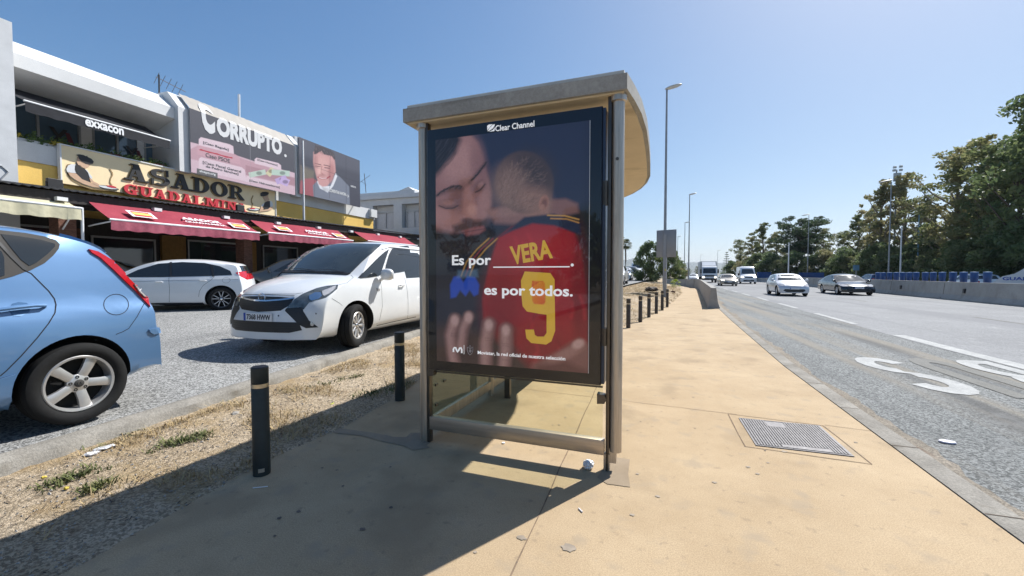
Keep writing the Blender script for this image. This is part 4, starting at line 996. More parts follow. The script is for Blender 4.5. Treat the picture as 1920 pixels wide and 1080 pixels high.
# slab lettering
def rect(x0, y0, x1, y1): return [(x0, y0), (x1, y0), (x1, y1), (x0, y1)]
def arcp(cx, cy, rx, ry, tx, ty, a0, a1, n=14): return arc_strip(cx, cy, rx, ry, tx, ty, a0, a1, n)
def tapered_O(): return [arcp(.5, .5, .5, .52, .26, .12, a, a + 90, 8) for a in (0, 90, 180, 270)]
SLAB = {
 'A': [[(.10, .0), (.22, .0), (.56, 1), (.40, 1)], [(.58, 0), (.90, 0), (.60, 1), (.34, 1)], rect(.24, .26, .70, .37), rect(-.04, 0, .36, .09), rect(.50, 0, 1.06, .09), rect(.24, .93, .62, 1.0)],
 'S': [arcp(.5, .72, .47, .30, .27, .12, 55, 270), arcp(.5, .29, .49, .31, .27, .13, -125, 90), [(.40, .62), (.62, .56), (.62, .40), (.40, .46)], rect(.80, .62, .92, 1.02), rect(.06, -.02, .18, .36)],
 'D': [rect(.12, 0, .38, 1), arcp(.42, .5, .56, .5, .27, .10, -90, 90), rect(-.02, 0, .5, .09), rect(-.02, .91, .5, 1)],
 'O': tapered_O(),
 'R': [rect(.10, 0, .34, 1), arcp(.46, .73, .42, .27, .24, .09, -90, 90), rect(.3, .91, .5, 1), rect(.3, .46, .5, .55), [(.46, .5), (.66, .48), (1.0, .09), (1.06, 0), (.74, 0)], rect(-.04, 0, .46, .09), rect(-.04, .91, .4, 1)],
 'G': [arcp(.52, .5, .52, .52, .28, .13, 50, 320), rect(.60, .0, .90, .46), rect(.5, .38, 1.02, .48), rect(.84, .62, .95, 1.0)],
 'U': [rect(.10, .3, .36, 1), rect(.70, .3, .88, 1), arcp(.49, .34, .39, .36, .26, .14, 180, 360), rect(-.04, .91, .48, 1), rect(.56, .91, 1.04, 1)],
 'L': [rect(.12, 0, .40, 1), rect(-.02, .91, .54, 1), rect(-.02, 0, .96, .10), rect(.82, 0, .96, .36)],
 'M': [rect(.08, 0, .22, 1), rect(.70, 0, .94, 1), [(.10, 1), (.36, 1), (.60, .15), (.48, .0)], [(.48, 0), (.60, .15), (.78, 1), (.70, 1)], rect(-.04, 0, .34, .09), rect(.58, 0, 1.06, .09), rect(-.04, .91, .34, 1), rect(.68, .91, 1.06, 1)],
 'I': [rect(.30, 0, .70, 1), rect(.05, 0, .95, .09), rect(.05, .91, .95, 1)],
 'N': [rect(.12, 0, .26, 1), rect(.74, 0, .88, 1), [(.08, 1), (.38, 1), (.90, .0), (.66, 0)], rect(-.04, 0, .42, .09), rect(-.04, .91, .34, 1), rect(.58, .91, 1.04, 1)],
}
def slab_word(word, y0, y1, zc, h, m, widths=None, x=SX, parent=sg, nm='letter'):
    ws = [{'I': .55, 'M': 1.35, 'N': 1.1, 'O': 1.05}.get(c, 1.0) for c in word]; gap = .12
    unit = (y1 - y0) / (sum(ws) + gap * (len(ws) - 1)); y = y0
    for c, w in zip(word, ws):
        for dx, dz, dd, mm, nn in ((.0, 0, .05, m, nm), (-.035, -.03, .022, M_shadow, 'letter_shade')):
            b = MB()
            for k, pl in enumerate(SLAB[c]):
                b.prism([(x + .002, y + px * w * unit + dx, zc + py * h + dz) for px, py in pl], (dd + .0008 * k, 0, 0))
            b.build(nn, mm, parent)
        y += (w + gap) * unit
pa, pb = cs(597, 300), cs(1585, 450); pz = cs(700, 178)
z1b, z1t = (cs(640, 312).z + cs(1540, 455).z) / 2, (cs(700, 175).z + cs(1520, 350).z) / 2
slab_word('ASADOR', cs(600, 300).y, cs(1590, 455).y, z1b, z1t - z1b, M_ink)
z2b, z2t = (cs(640, 428).z + cs(1540, 555).z) / 2, (cs(640, 345).z + cs(1540, 490).z) / 2
slab_word('GUADALMINA', cs(585, 400).y, cs(1612, 560).y, z2b, z2t - z2b, M_inkr)
def cook(polys):
    for k, (nm, mm, pl, lift) in enumerate(polys):
        b = MB(); b.prism([tuple(cs(cx, cy, SX + .003 + lift)) for cx, cy in pl], (.006, 0, 0)); b.build(nm, mm, sg)
cook([
 ('figure_shade', M_shadow, [(108, 185), (118, 170), (150, 165), (108, 210), (112, 240), (130, 270), (170, 305), (240, 340), (330, 372), (400, 383), (500, 388), (545, 382), (520, 392), (420, 390), (320, 380), (230, 350), (150, 305), (115, 262)], 0),
 ('face', M_skin, [(205, 105), (228, 112), (275, 160), (305, 168), (298, 180), (303, 188), (285, 196), (270, 206), (240, 195), (225, 180), (208, 175), (195, 150), (200, 130)], .010),
 ('outline', M_ink, [(202, 108), (210, 104), (206, 125), (216, 140), (212, 160), (222, 178), (245, 192), (242, 198), (222, 186), (205, 178), (180, 180), (196, 150)], .006),
 ('beret', M_ink, [(188, 92), (215, 86), (250, 92), (274, 103), (283, 98), (286, 108), (320, 125), (338, 148), (330, 166), (305, 172), (275, 165), (240, 148), (214, 122), (207, 100)], .018),
 ('vest', M_ink, [(180, 180), (205, 175), (235, 200), (262, 208), (290, 235), (310, 270), (315, 300), (312, 325), (285, 312), (235, 292), (195, 262), (178, 215)], .012),
 ('shirt', M_wtrim, [(122, 180), (150, 168), (186, 172), (180, 215), (194, 245), (160, 242), (118, 236), (108, 210)], .012),
 ('shirt', M_wtrim, [(262, 208), (280, 215), (305, 250), (328, 280), (322, 292), (306, 285), (290, 240)], .018),
 ('arm', M_skin, [(124, 240), (160, 243), (192, 248), (240, 295), (310, 322), (360, 342), (390, 352), (385, 366), (330, 360), (250, 335), (180, 298), (140, 268)], .016),
 ('arm', M_skin, [(300, 285), (322, 294), (335, 312), (372, 330), (395, 350), (375, 352), (340, 335), (312, 315)], .020),
 ('plate', M_ink, [(366, 342), (420, 345), (500, 358), (550, 378), (545, 386), (490, 384), (420, 376), (385, 362)], .014),
 ('plate', M_wtrim, [(378, 346), (420, 349), (500, 362), (538, 378), (490, 378), (425, 369), (390, 358)], .022),
 ('meat', M_inkr, [(440, 346), (490, 348), (525, 360), (528, 370), (490, 366), (455, 356)], .028),
 ('steam', M_shadow, [(466, 208), (478, 210), (498, 240), (500, 262), (484, 290), (478, 318), (488, 338), (502, 342), (480, 342), (470, 322), (474, 290), (488, 262), (486, 240)], .004),
])
ox = 1640 - 0
cook([
 ('face', M_skin, [(1768, 420), (1800, 412), (1802, 450), (1812, 470), (1795, 482), (1772, 476), (1762, 458), (1756, 444)], .010),
 ('beret', M_ink, [(1735, 415), (1750, 402), (1780, 400), (1806, 408), (1804, 420), (1790, 432), (1760, 440), (1738, 436)], .018),
 ('vest', M_ink, [(1778, 486), (1800, 478), (1815, 478), (1816, 530), (1800, 545), (1762, 550), (1762, 515), (1768, 495)], .012),
 ('shirt', M_wtrim, [(1815, 475), (1832, 482), (1840, 502), (1838, 522), (1817, 528)], .014),
 ('shirt', M_wtrim, [(1768, 495), (1762, 515), (1748, 528), (1742, 520), (1756, 500)], .014),
 ('arm', M_skin, [(1817, 528), (1838, 524), (1836, 545), (1810, 558), (1760, 565), (1725, 568), (1728, 556), (1765, 552), (1800, 546)], .016),
 ('arm', M_skin, [(1742, 522), (1750, 528), (1762, 540), (1758, 550), (1730, 556), (1735, 540)], .018),
 ('plate', M_ink, [(1622, 540), (1660, 532), (1720, 540), (1735, 552), (1700, 560), (1650, 556)], .012),
 ('plate', M_wtrim, [(1632, 542), (1662, 536), (1715, 543), (1725, 552), (1695, 556), (1652, 552)], .020),
 ('meat', M_inkr, [(1645, 540), (1662, 534), (1692, 536), (1690, 544), (1655, 545)], .026),
 ('steam', M_shadow, [(1670, 430), (1678, 435), (1664, 465), (1664, 485), (1674, 500), (1672, 525), (1662, 528), (1664, 505), (1656, 488), (1656, 462)], .004),
])

# ---- banners
M_ban = attr_mat('banner_print', 0.45)
def c2(cx, cy, x): return on_x(340 + cx / 4.0, 150 + cy / 4.0, x)
BX = FX + .50
M_bw = mat('banner_white', (0.62, 0.62, 0.62), 0.6, var=0.04)
M_bg = mat('banner_grey_ink', (0.10, 0.095, 0.10), 0.6, var=0.1)
y0, y1 = c2(66, 500, BX).y, c2(848, 700, BX).y
zt, zbm, zch = 7.80, c2(450, 775, BX).z, 7.22
ban = empty('banner', (BX, (y0 + y1) / 2, zbm), 0, 'large grey and pink political banner with tall white capitals hung over the parapet', 'banner')
Hb = homog([(80, 715), (848, 870), (846, 460), (62, 212)])
def b1(U, V):
    X, Y = Hb(U, V); P = Paint(X, Y, (74, 73, 80))
    P.poly([(60, 480), (110, 490), (380, 560), (640, 640), (860, 690), (860, 900), (60, 760)], (196, 168, 176), soft=6)
    P.poly([(60, 545), (130, 500), (210, 515), (480, 600), (620, 640), (860, 745), (860, 790), (480, 700), (60, 610)], (176, 138, 146), soft=10, amt=.9)
    P.poly([(470, 640), (860, 730), (860, 800), (470, 720)], (158, 120, 128), soft=8, amt=.8)
    for pl in ([(130, 455), (145, 438), (350, 480), (378, 495), (384, 560), (130, 508)], [(118, 520), (135, 503), (395, 560), (425, 580), (432, 640), (118, 575)], [(132, 610), (148, 595), (440, 660), (465, 680), (472, 770), (132, 700)], [(538, 590), (552, 577), (720, 612), (740, 630), (742, 668), (538, 625)], [(470, 745), (485, 728), (720, 780), (735, 800), (470, 775)]):
        P.poly(pl, (206, 184, 190) if pl[0][0] != 118 else (186, 146, 154), soft=4)
    P.line([(140, 538), (190, 548), (240, 560), (300, 575), (370, 590)], 9, (168, 44, 58), soft=4); P.line([(145, 532), (200, 556), (260, 560), (330, 588), (368, 584)], 5, (170, 40, 56), soft=3)
    for (x, y, r, c, w_, h_) in ((490, 700, -14, (176, 190, 176), 130, 42), (620, 700, -50, (196, 186, 150), 70, 44), (668, 665, 3, (172, 190, 176), 140, 46), (690, 745, -25, (172, 150, 190), 90, 48), (745, 720, 22, (182, 158, 196), 70, 60)):
        a = R(r); dx, dy = math.cos(a), math.sin(a); P.poly([(x, y), (x + dx * w_, y + dy * w_), (x + dx * w_ - dy * h_, y + dy * w_ + dx * h_), (x - dy * h_, y + dx * h_)], c, soft=3); P.ell(x + dx * w_ * .6 - dy * h_ * .5, y + dy * w_ * .6 + dx * h_ * .5, 22, 15, tuple(int(q * .72) for q in c), soft=.6)
    P.line([(503, 380), (506, 600)], 3, (150, 150, 155), soft=2, amt=.6); P.line([(506, 600), (505, 800)], 3, (160, 140, 146), soft=2, amt=.6)
    P.grain(.08); return P.c
M1 = 7
pic = picture('banner_sheet', b1, ban, (BX + .02, y0, zbm), RIGHT, UP, y1 - y0, zch - zbm, 260, 160, M_ban)
# creased fold lying over the sloping crown, its paler beige painted as sunlit sheet
b = MB(); prev = None; rr = random.Random(8)
for i in range(60):
    y = y0 + (y1 - y0) * i / 59; row = []
    for j in range(6):
        t = j / 5; row.append(b.b.verts.new((BX + .02 - .55 * t, y, zch + (zt - zch) * t + rr.uniform(-.012, .012) * (0 < j))))
    if prev:
        for j in range(5): b.b.faces.new((prev[j], prev[j + 1], row[j + 1], row[j]))
    prev = row
b.build('banner_fold', mat('banner_sunlit_beige', (.33, .30, .26), .6, var=.08, scale=3, bump=.5, bscale=3), ban, smooth=True)
b = MB(); b.span((BX - .03, y0, zbm + .02), (BX + .005, y1, zch)); b.build('banner_frame', M_alu, ban)
hC = c2(200, 395, BX + .03)
def btext(s, ca, cb, h, m, bold=0, x=BX + .022):
    a = c2(*ca, x); e = c2(*cb, x); return text_mesh('banner_text', s, m, ban, (x, a.y, (a.z + e.z) / 2), RIGHT, UP, w=e.y - a.y, h=h, bold=bold, ext=.004)
zlet = lambda cx, cy: c2(cx, cy, BX + .03).z
def fold(o):
    """letters that reach over the crown follow its slope"""
    w = wmat(ban); wi = w.inverted(); bm = bmesh.new(); bm.from_mesh(o.data)
    for zz_ in (zch, zch + .2, zch + .4): bmesh.ops.bisect_plane(bm, geom=list(bm.verts) + list(bm.edges) + list(bm.faces), plane_co=wi @ Vector((BX, y0, zz_)), plane_no=(0, 0, 1), dist=1e-6)
    bm.to_mesh(o.data); bm.free()
    for v in o.data.vertices:
        q = w @ v.co
        if q.z > zch:
            t = (q.z - zch) / .80; q.x = q.x - .55 * t + .014; q.z = zch + (zt - zch) * t + .018; v.co = wi @ q
zbl = (zlet(280, 424) + zlet(740, 560)) / 2
fold(text_mesh('banner_text', 'C', M_bw, ban, (BX + .026, c2(150, 400, BX).y, zbl - .03), RIGHT, UP, w=c2(250, 400, BX).y - c2(150, 400, BX).y, h=7.85 - zbl, bold=.06, ext=.003))
fold(text_mesh('banner_text', 'ORRUPTO', M_bw, ban, (BX + .026, c2(262, 420, BX).y, zbl), RIGHT, UP, w=c2(752, 550, BX).y - c2(262, 420, BX).y, h=7.30 - zbl, bold=.06, ext=.003))
text_mesh('banner_text', '.', M_bw, ban, (BX + .026, c2(768, 560, BX).y, zbl), RIGHT, UP, w=.13, h=.13, ext=.004)
for s, a, e, h in (('[Caso Begoña]', (165, 488), (355, 530), .11), ('Caso PSOE', (183, 578), (365, 620), .15), ('[Caso Fiscal General', (162, 640), (448, 692), .12), ('de Pedro Sánchez]', (185, 665), (428, 712), .11), ('[Caso Hermano]', (572, 610), (720, 645), .09), ('[Caso Hidrocarburos]', (512, 770), (738, 808), .10)):
    btext(s, a, e, h, M_bg, .01)
b = MB(); a = c2(118, 700, BX + .02); e = c2(272, 735, BX + .02); zz = c2(195, 715, BX + .02).z; b.span((BX + .021, a.y, zz - .02), (BX + .026, e.y, zz + .17)); b.build('text_panel', M_bg, ban)
text_mesh('banner_text', 'elcapo.org', M_bw, ban, (BX + .027, a.y + .08, zz + .03), RIGHT, UP, w=(e.y - a.y) - .16, h=.11, bold=.03, ext=.004)

# second banner: printed portrait
y0, y1 = c2(882, 700, BX).y, c2(1338, 800, BX).y
zt, zbm = (c2(870, 428, BX).z + c2(1335, 600, BX).z) / 2, (c2(890, 862, BX).z + c2(1345, 948, BX).z) / 2
ban = empty('banner', (BX, (y0 + y1) / 2, zbm), 0, 'dark banner with a printed portrait of a smiling man in a grey suit', 'banner')
Hb2 = homog([(889, 862), (1345, 950), (1336, 600), (857, 425)])
def b2f(U, V):
    X, Y = Hb2(U, V); P = Paint(X, Y, (66, 66, 76))
    P.poly([(850, 400), (1350, 560), (1350, 700), (850, 560)], (80, 80, 90), soft=40)
    P.poly([(885, 650), (1000, 690), (990, 770), (890, 770)], (128, 116, 96), soft=30, amt=.6)
    P.poly([(890, 770), (920, 752), (985, 745), (1020, 770), (1010, 900), (885, 880)], (150, 84, 90), soft=14)
    P.poly([(985, 800), (1020, 760), (1070, 780), (1160, 705), (1200, 740), (1260, 800), (1270, 960), (1000, 920)], (112, 116, 128), soft=6)
    P.poly([(1015, 770), (1030, 760), (1075, 800), (1120, 800), (1155, 700), (1168, 725), (1140, 800), (1100, 850), (1040, 820)], (208, 208, 212), soft=4)
    P.poly([(978, 545), (1000, 520), (1060, 540), (1110, 545), (1140, 575), (1150, 640), (1155, 690), (1140, 720), (1125, 760), (1095, 800), (1060, 808), (1030, 790), (1012, 740), (995, 680), (980, 620)], (190, 142, 138), soft=10)
    P.ell(1050, 640, 50, 60, (206, 160, 152), soft=1.2, amt=.6); P.ell(1120, 700, 24, 70, (164, 108, 106), soft=.9, amt=.7)
    P.poly([(985, 520), (990, 490), (1020, 495), (1060, 505), (1110, 525), (1140, 550), (1150, 590), (1140, 600), (1120, 570), (1060, 560), (1040, 530), (1000, 560), (982, 560)], (70, 62, 66), soft=6)
    for x, y in ((1018, 652), (1088, 662)): P.line([(x - 24, y - 20), (x, y - 16), (x + 22, y - 10)], 6, (96, 66, 68), soft=4); P.line([(x - 18, y), (x + 18, y + 4)], 6, (84, 54, 58), soft=4)
    P.line([(1048, 650), (1042, 700), (1058, 712)], 5, (160, 104, 100), soft=6)
    P.line([(1022, 736), (1050, 746), (1090, 742), (1112, 728)], 10, (150, 60, 70), soft=4); P.line([(1030, 738), (1052, 745), (1086, 741)], 4, (228, 214, 212), soft=2)
    for pts in ([(1108, 520), (1115, 890)], [(990, 480), (1000, 880)], [(1230, 560), (1240, 920)], [(880, 640), (1000, 660), (1340, 770)]): P.line(pts, 3, (40, 40, 48), soft=3, amt=.6)
    rq = random.Random(6)
    for k in range(120): x_ = rq.uniform(985, 1140); y_ = 505 + (x_ - 985) * .26 + rq.uniform(-6, 26); P.line([(x_, y_), (x_ + 7, y_ + rq.uniform(8, 20))], 2.5, (44, 38, 42) if k % 3 else (110, 98, 98), soft=3, amt=.5)
    P.ell(1030, 690, 14, 30, (220, 178, 168), soft=1.2, amt=.5); P.ell(1052, 720, 26, 10, (150, 100, 98), soft=1.2, amt=.5); P.ell(1000, 620, 16, 50, (160, 110, 108), soft=1.2, amt=.5)
    P.grain(.08); return P.c
pic = picture('banner_sheet', b2f, ban, (BX + .02, y0, zbm), RIGHT, UP, y1 - y0, zt - zbm, 200, 130, M_ban)
b = MB()
for k in range(5): yy = y0 + (y1 - y0) * k / 4; b.span((BX - .04, yy - .02, zbm), (BX + .0, yy + .02, zt))
for zz in (zbm, (zt + zbm) / 2, zt - .04): b.span((BX - .045, y0, zz), (BX - .005, y1, zz + .04))
b.build('banner_frame', M_alu, ban)
b = MB(); b.span((FX - .04, y0, zbm + .1), (BX - .06, y0 + .04, zbm + .14)); b.span((FX - .04, y1 - .04, zbm + .1), (BX - .06, y1, zbm + .14)); b.span((FX - .04, y1 - .04, zt - .3), (BX - .06, y1, zt - .26)); b.build('bracket', M_alu, ban)
o = text_mesh('banner_text', 'VEN A COMENTAR AHORA', M_bw, ban, (BX + .024, c2(1058, 830, BX).y, c2(1150, 850, BX).z), RIGHT, UP, w=c2(1235, 860, BX).y - c2(1058, 840, BX).y, h=.17, bold=.03, ext=.004)
text_mesh('banner_text', 'DIRECTA', M_bw, ban, (BX + .024, c2(1268, 805, BX).y, c2(1290, 808, BX).z), RIGHT, UP, w=.42, h=.10, bold=.03, ext=.004)
b = MB(); a = c2(1238, 868, BX + .024)
b.prism([(a.x, a.y, a.z - .012), (a.x, a.y + .16, a.z - .012), (a.x, a.y + .16, a.z + .012), (a.x, a.y, a.z + .012)], (.004, 0, 0)); b.prism([(a.x + .001, a.y + .20, a.z), (a.x + .001, a.y + .10, a.z + .09), (a.x + .001, a.y + .08, a.z + .075), (a.x + .001, a.y + .16, a.z), (a.x + .001, a.y + .08, a.z - .075), (a.x + .001, a.y + .10, a.z - .09)], (.004, 0, 0)); b.build('arrow', M_bw, ban)

# flowers along the office sill
M_leafg = mat('planter_leaf', (0.11, 0.17, 0.05), 0.8, var=0.5, scale=12)
M_fl_y = mat('yellow_flower', (0.55, 0.42, 0.06), 0.8, var=0.2); M_fl_r = mat('pink_flower', (0.45, 0.08, 0.10), 0.8, var=0.3)
def leafcloud(b, c, r, n, s, rr, flat=1.0):
    for _ in range(n):
        p = Vector((rr.gauss(0, 1), rr.gauss(0, 1), rr.gauss(0, 1))); p = p.normalized() * (rr.random() ** .5)
        p = Vector((c[0] + p.x * r[0], c[1] + p.y * r[1], c[2] + p.z * r[2])); a = Vector((rr.uniform(-1, 1), rr.uniform(-1, 1), rr.uniform(-1, 1))).normalized(); d = a.orthogonal().normalized(); e = a.cross(d); q = s * rr.uniform(.6, 1.3)
        vs = [b.b.verts.new(p + d * q), b.b.verts.new(p + e * q * .5), b.b.verts.new(p - d * q), b.b.verts.new(p - e * q * .5)]; b.b.faces.new(vs)
planter_root = empty('flower_planter', (FX - .2, 8.2, 4.93), 0, 'long planter of trailing greenery and small flowers under the office windows', 'planter')
rr = random.Random(12)
b = MB(); b.span((FX - .55, 6.3, 4.925), (FX - .1, 10.2, 5.02)); b.build('trough', M_wtrim, planter_root)
b = MB()
for k in range(48): leafcloud(b, (FX - .15 + rr.uniform(-.1, .1), 6.35 + 3.8 * k / 48, 5.03 + rr.uniform(-.02, .1)), (.14, .12, rr.uniform(.10, .26)), 46, .045, rr)
b.build('greenery', M_leafg, planter_root, fixn=False)
b = MB()
for yy in (6.5, 7.2, 7.3, 7.4, 9.55, 9.65, 10.1): leafcloud(b, (FX - .03, yy, 5.06), (.1, .1, .07), 24, .028, rr)
b.build('flowers', M_fl_y, planter_root, fixn=False)
b = MB()
for yy in (8.55, 8.65, 8.75, 9.8, 9.9): leafcloud(b, (FX - .02, yy, 5.07), (.1, .12, .07), 28, .028, rr)
b.build('flowers', M_fl_r, planter_root, fixn=False)

# crest painted on the left pillar
b = MB(); p = on_x(2, 322, FX + .625)
b.tube([(FX + .63, p.y - .25, p.z + .12), (FX + .63, p.y + .0, p.z + .15), (FX + .63, p.y + .12, p.z + .02), (FX + .63, p.y - .02, p.z - .2)], .018, 6); b.build('wall_emblem', M_alu, bld)

# ---- rooftop aerials and mast
def aerial(u, v0, v1, x, lab, s=1.0):
    p = on_x(u, v1, x); q = on_x(u, v0, x); o = empty('tv_aerial', p, 0, lab, 'aerial')
    b = MB(); b.tube([p - Vector((0, 0, .4)), q], .025 * s, 6); b.build('mast', M_steeld, o)
    b = MB(); z = q.z - .12
    b.tube([(q.x, q.y - .1, z), (q.x, q.y + .9 * s, z - .12)], .012, 5)
    for k in range(5): y = q.y - .05 + .2 * k * s; b.tube([(q.x - .2, y, z - .02 * k - .18), (q.x + .05, y + .03, z - .02 * k + .18)], .008, 5)
    b.build('antenna', M_steeld, o)
aerial(298, 140, 168, FX - .8, 'thin dark television aerial above the left parapet')
p = on_x(448, 215, FX - .8); q = on_x(448, 177, FX - .8)
tag(MB().tube([p - Vector((0, 0, .5)), q], .045, 8).build('mast', M_wtrim, smooth=True), 'plain white mast rising behind the banner with tall white capitals', 'mast')

# ---- second building behind
b2_ = empty('pale_building', (-14, 30, .4), 0, 'pale grey two storey building with recessed windows behind the restaurant', 'building')
YB = 25.0
def on_y(u, v, y): r = ray(u, v); t = y / r.y; return Vector((r.x * t, y, CAM_H + r.z * t))
def c7(cx, cy, y=YB): return on_y(640 + cx / 5.4, 280 + cy / 5.4, y)
xl = c7(-120, 450).x; xr = -9.6
zc = c7(560, 425).z; zp = c7(500, 462).z; zl = c7(500, 500).z; zo = c7(500, 560).z
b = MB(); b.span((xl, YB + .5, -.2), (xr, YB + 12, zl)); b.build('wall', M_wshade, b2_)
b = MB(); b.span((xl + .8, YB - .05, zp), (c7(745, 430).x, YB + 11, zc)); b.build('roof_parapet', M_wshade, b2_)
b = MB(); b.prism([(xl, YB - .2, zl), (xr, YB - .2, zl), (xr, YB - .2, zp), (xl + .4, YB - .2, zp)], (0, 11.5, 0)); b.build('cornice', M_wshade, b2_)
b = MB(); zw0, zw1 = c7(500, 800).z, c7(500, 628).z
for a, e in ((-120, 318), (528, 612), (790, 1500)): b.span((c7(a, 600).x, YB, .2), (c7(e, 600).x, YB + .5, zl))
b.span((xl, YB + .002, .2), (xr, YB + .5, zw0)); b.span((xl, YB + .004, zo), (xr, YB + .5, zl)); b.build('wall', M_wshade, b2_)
for a, e in ((322, 526), (640, 786)):
    b = MB(); b.span((c7(a, 600).x, YB + .32, zw0), (c7(e, 600).x, YB + .36, zw1)); w = b.build('window', mat('pale_curtain', (.42, .43, .46), .2, var=.1), b2_)
    b = MB(); xa, xe = c7(a, 600).x, c7(e, 600).x
    for xx in (xa, (xa + xe) / 2, xe - .06): b.span((xx, YB + .26, zw0), (xx + .06, YB + .319, zw1))
    b.span((xa, YB + .262, zw0 + .0), (xe, YB + .318, zw0 + .06)); b.span((xa, YB + .262, zw1 - .06), (xe, YB + .318, zw1)); b.build('frame', M_alu, w)
b = MB(); pa_ = c7(585, 418); pb_ = c7(725, 410); pc_ = c7(680, 378); b.prism([pa_, pb_, pc_], (0, 5, 0)); b.build('roof_gable', M_wht, b2_)
q = c7(232, 245); p = c7(250, 440)
o = empty('tv_aerial', p, 0, 'small bare television aerial on the pale building behind the portrait banner', 'aerial')
b = MB().tube([p, q], .022, 6); b.build('mast', M_steeld, o)
b = MB(); z = q.z - .45; b.tube([(q.x - .35, q.y, z - .15), (q.x + .5, q.y, z + .3)], .014, 5); b.tube([(q.x - .3, q.y, z - .05), (q.x + .2, q.y, z - .4)], .010, 5); b.build('antenna', M_steeld, o)

# ================================================================ CARS
def paint(name, col, metal=0.3, rough=0.35):
    m = mat(name, col, rough, metal, var=0.05, scale=1.2, coat=0.8, spec=0.5); return m
M_pw = paint('white_car_paint', (0.72, 0.73, 0.73), 0.0, 0.3)
M_psil = paint('silver_car_paint', (0.60, 0.61, 0.63), 0.35, 0.35)
M_pblue = paint('light_blue_car_paint', (0.115, 0.235, 0.43), 0.3, 0.35)
M_pgrey = paint('dark_grey_car_paint', (0.03, 0.035, 0.04), 0.3, 0.25)
M_pblk = paint('black_car_paint', (0.008, 0.009, 0.011), 0.2, 0.2)
M_pbeige = paint('champagne_car_paint', (0.36, 0.32, 0.26), 0.4, 0.35)
M_pblu2 = paint('dark_blue_car_paint', (0.02, 0.06, 0.16), 0.3, 0.3)
M_cglass = mat('car_glass', (0.018, 0.022, 0.024), 0.02, var=0.0, spec=0.8)
M_cglass2 = mat('windscreen_glass', (0.045, 0.055, 0.058), 0.02, var=0.35, scale=1.6, spec=0.9)
M_trimb = mat('black_car_trim', (0.015, 0.015, 0.016), 0.45, var=0.15)
M_trimg = mat('grey_car_trim', (0.06, 0.056, 0.052), 0.7, var=0.1, spec=0.2)
M_tyre = mat('tyre_rubber', (0.013, 0.013, 0.013), 0.8, var=0.2, scale=8, bump=.1, bscale=30, spec=.25)
M_rim = mat('alloy_rim', (0.62, 0.61, 0.60), 0.36, 0.7, var=0.12, scale=6)
M_rimd = mat('dark_alloy', (0.10, 0.10, 0.105), 0.4, 0.5, var=0.1)
M_well = mat('wheel_well_black', (0.008, 0.008, 0.008), 0.95, var=0.0)
M_chrome = mat('chrome', (0.75, 0.75, 0.76), 0.1, 1.0, var=0.0)
M_lred = mat('tail_light_red', (0.45, 0.006, 0.012), 0.12, var=0.25, scale=14, coat=0.6)
M_lclear = mat('lamp_clear', (0.55, 0.53, 0.52), 0.12, 0.3, var=0.3, scale=18, coat=0.6)
M_lens = mat('headlamp_lens', (0.16, 0.17, 0.16), 0.08, 0.5, var=0.6, scale=9, coat=1.0)
M_gap = mat('panel_gap', (0.01, 0.01, 0.012), 0.9, var=0.0)
M_plate = mat('number_plate_white', (0.70, 0.70, 0.70), 0.5, var=0.02)
M_pfrm = mat('plate_blue', (0.01, 0.06, 0.35), 0.5, var=0.0)
M_orange = mat('indicator_orange', (0.6, 0.2, 0.02), 0.3, var=0.1)

def catmull(pts, step):
    P = [Vector((*p[:2], 0)) for p in pts]; out = []
    for i in range(len(P) - 1):
        p0, p1, p2, p3 = P[max(0, i - 1)], P[i], P[i + 1], P[min(len(P) - 1, i + 2)]
        n = max(1, int((p2 - p1).length / step))
        t0 = (p2 - p0) * .5; t1 = (p3 - p1) * .5
        L = (p2 - p1).length                                     # limit tangents so close points do not overshoot
        if t0.length > L: t0 = t0.normalized() * L
        if t1.length > L: t1 = t1.normalized() * L
        for k in range(n):
            t = k / n; a = 2 * t ** 3 - 3 * t * t + 1; b = t ** 3 - 2 * t * t + t; c = -2 * t ** 3 + 3 * t * t; d = t ** 3 - t * t
            q = p1 * a + t0 * b + p2 * c + t1 * d; out.append((q.x, q.y))
    out.append(tuple(P[-1][:2])); return out

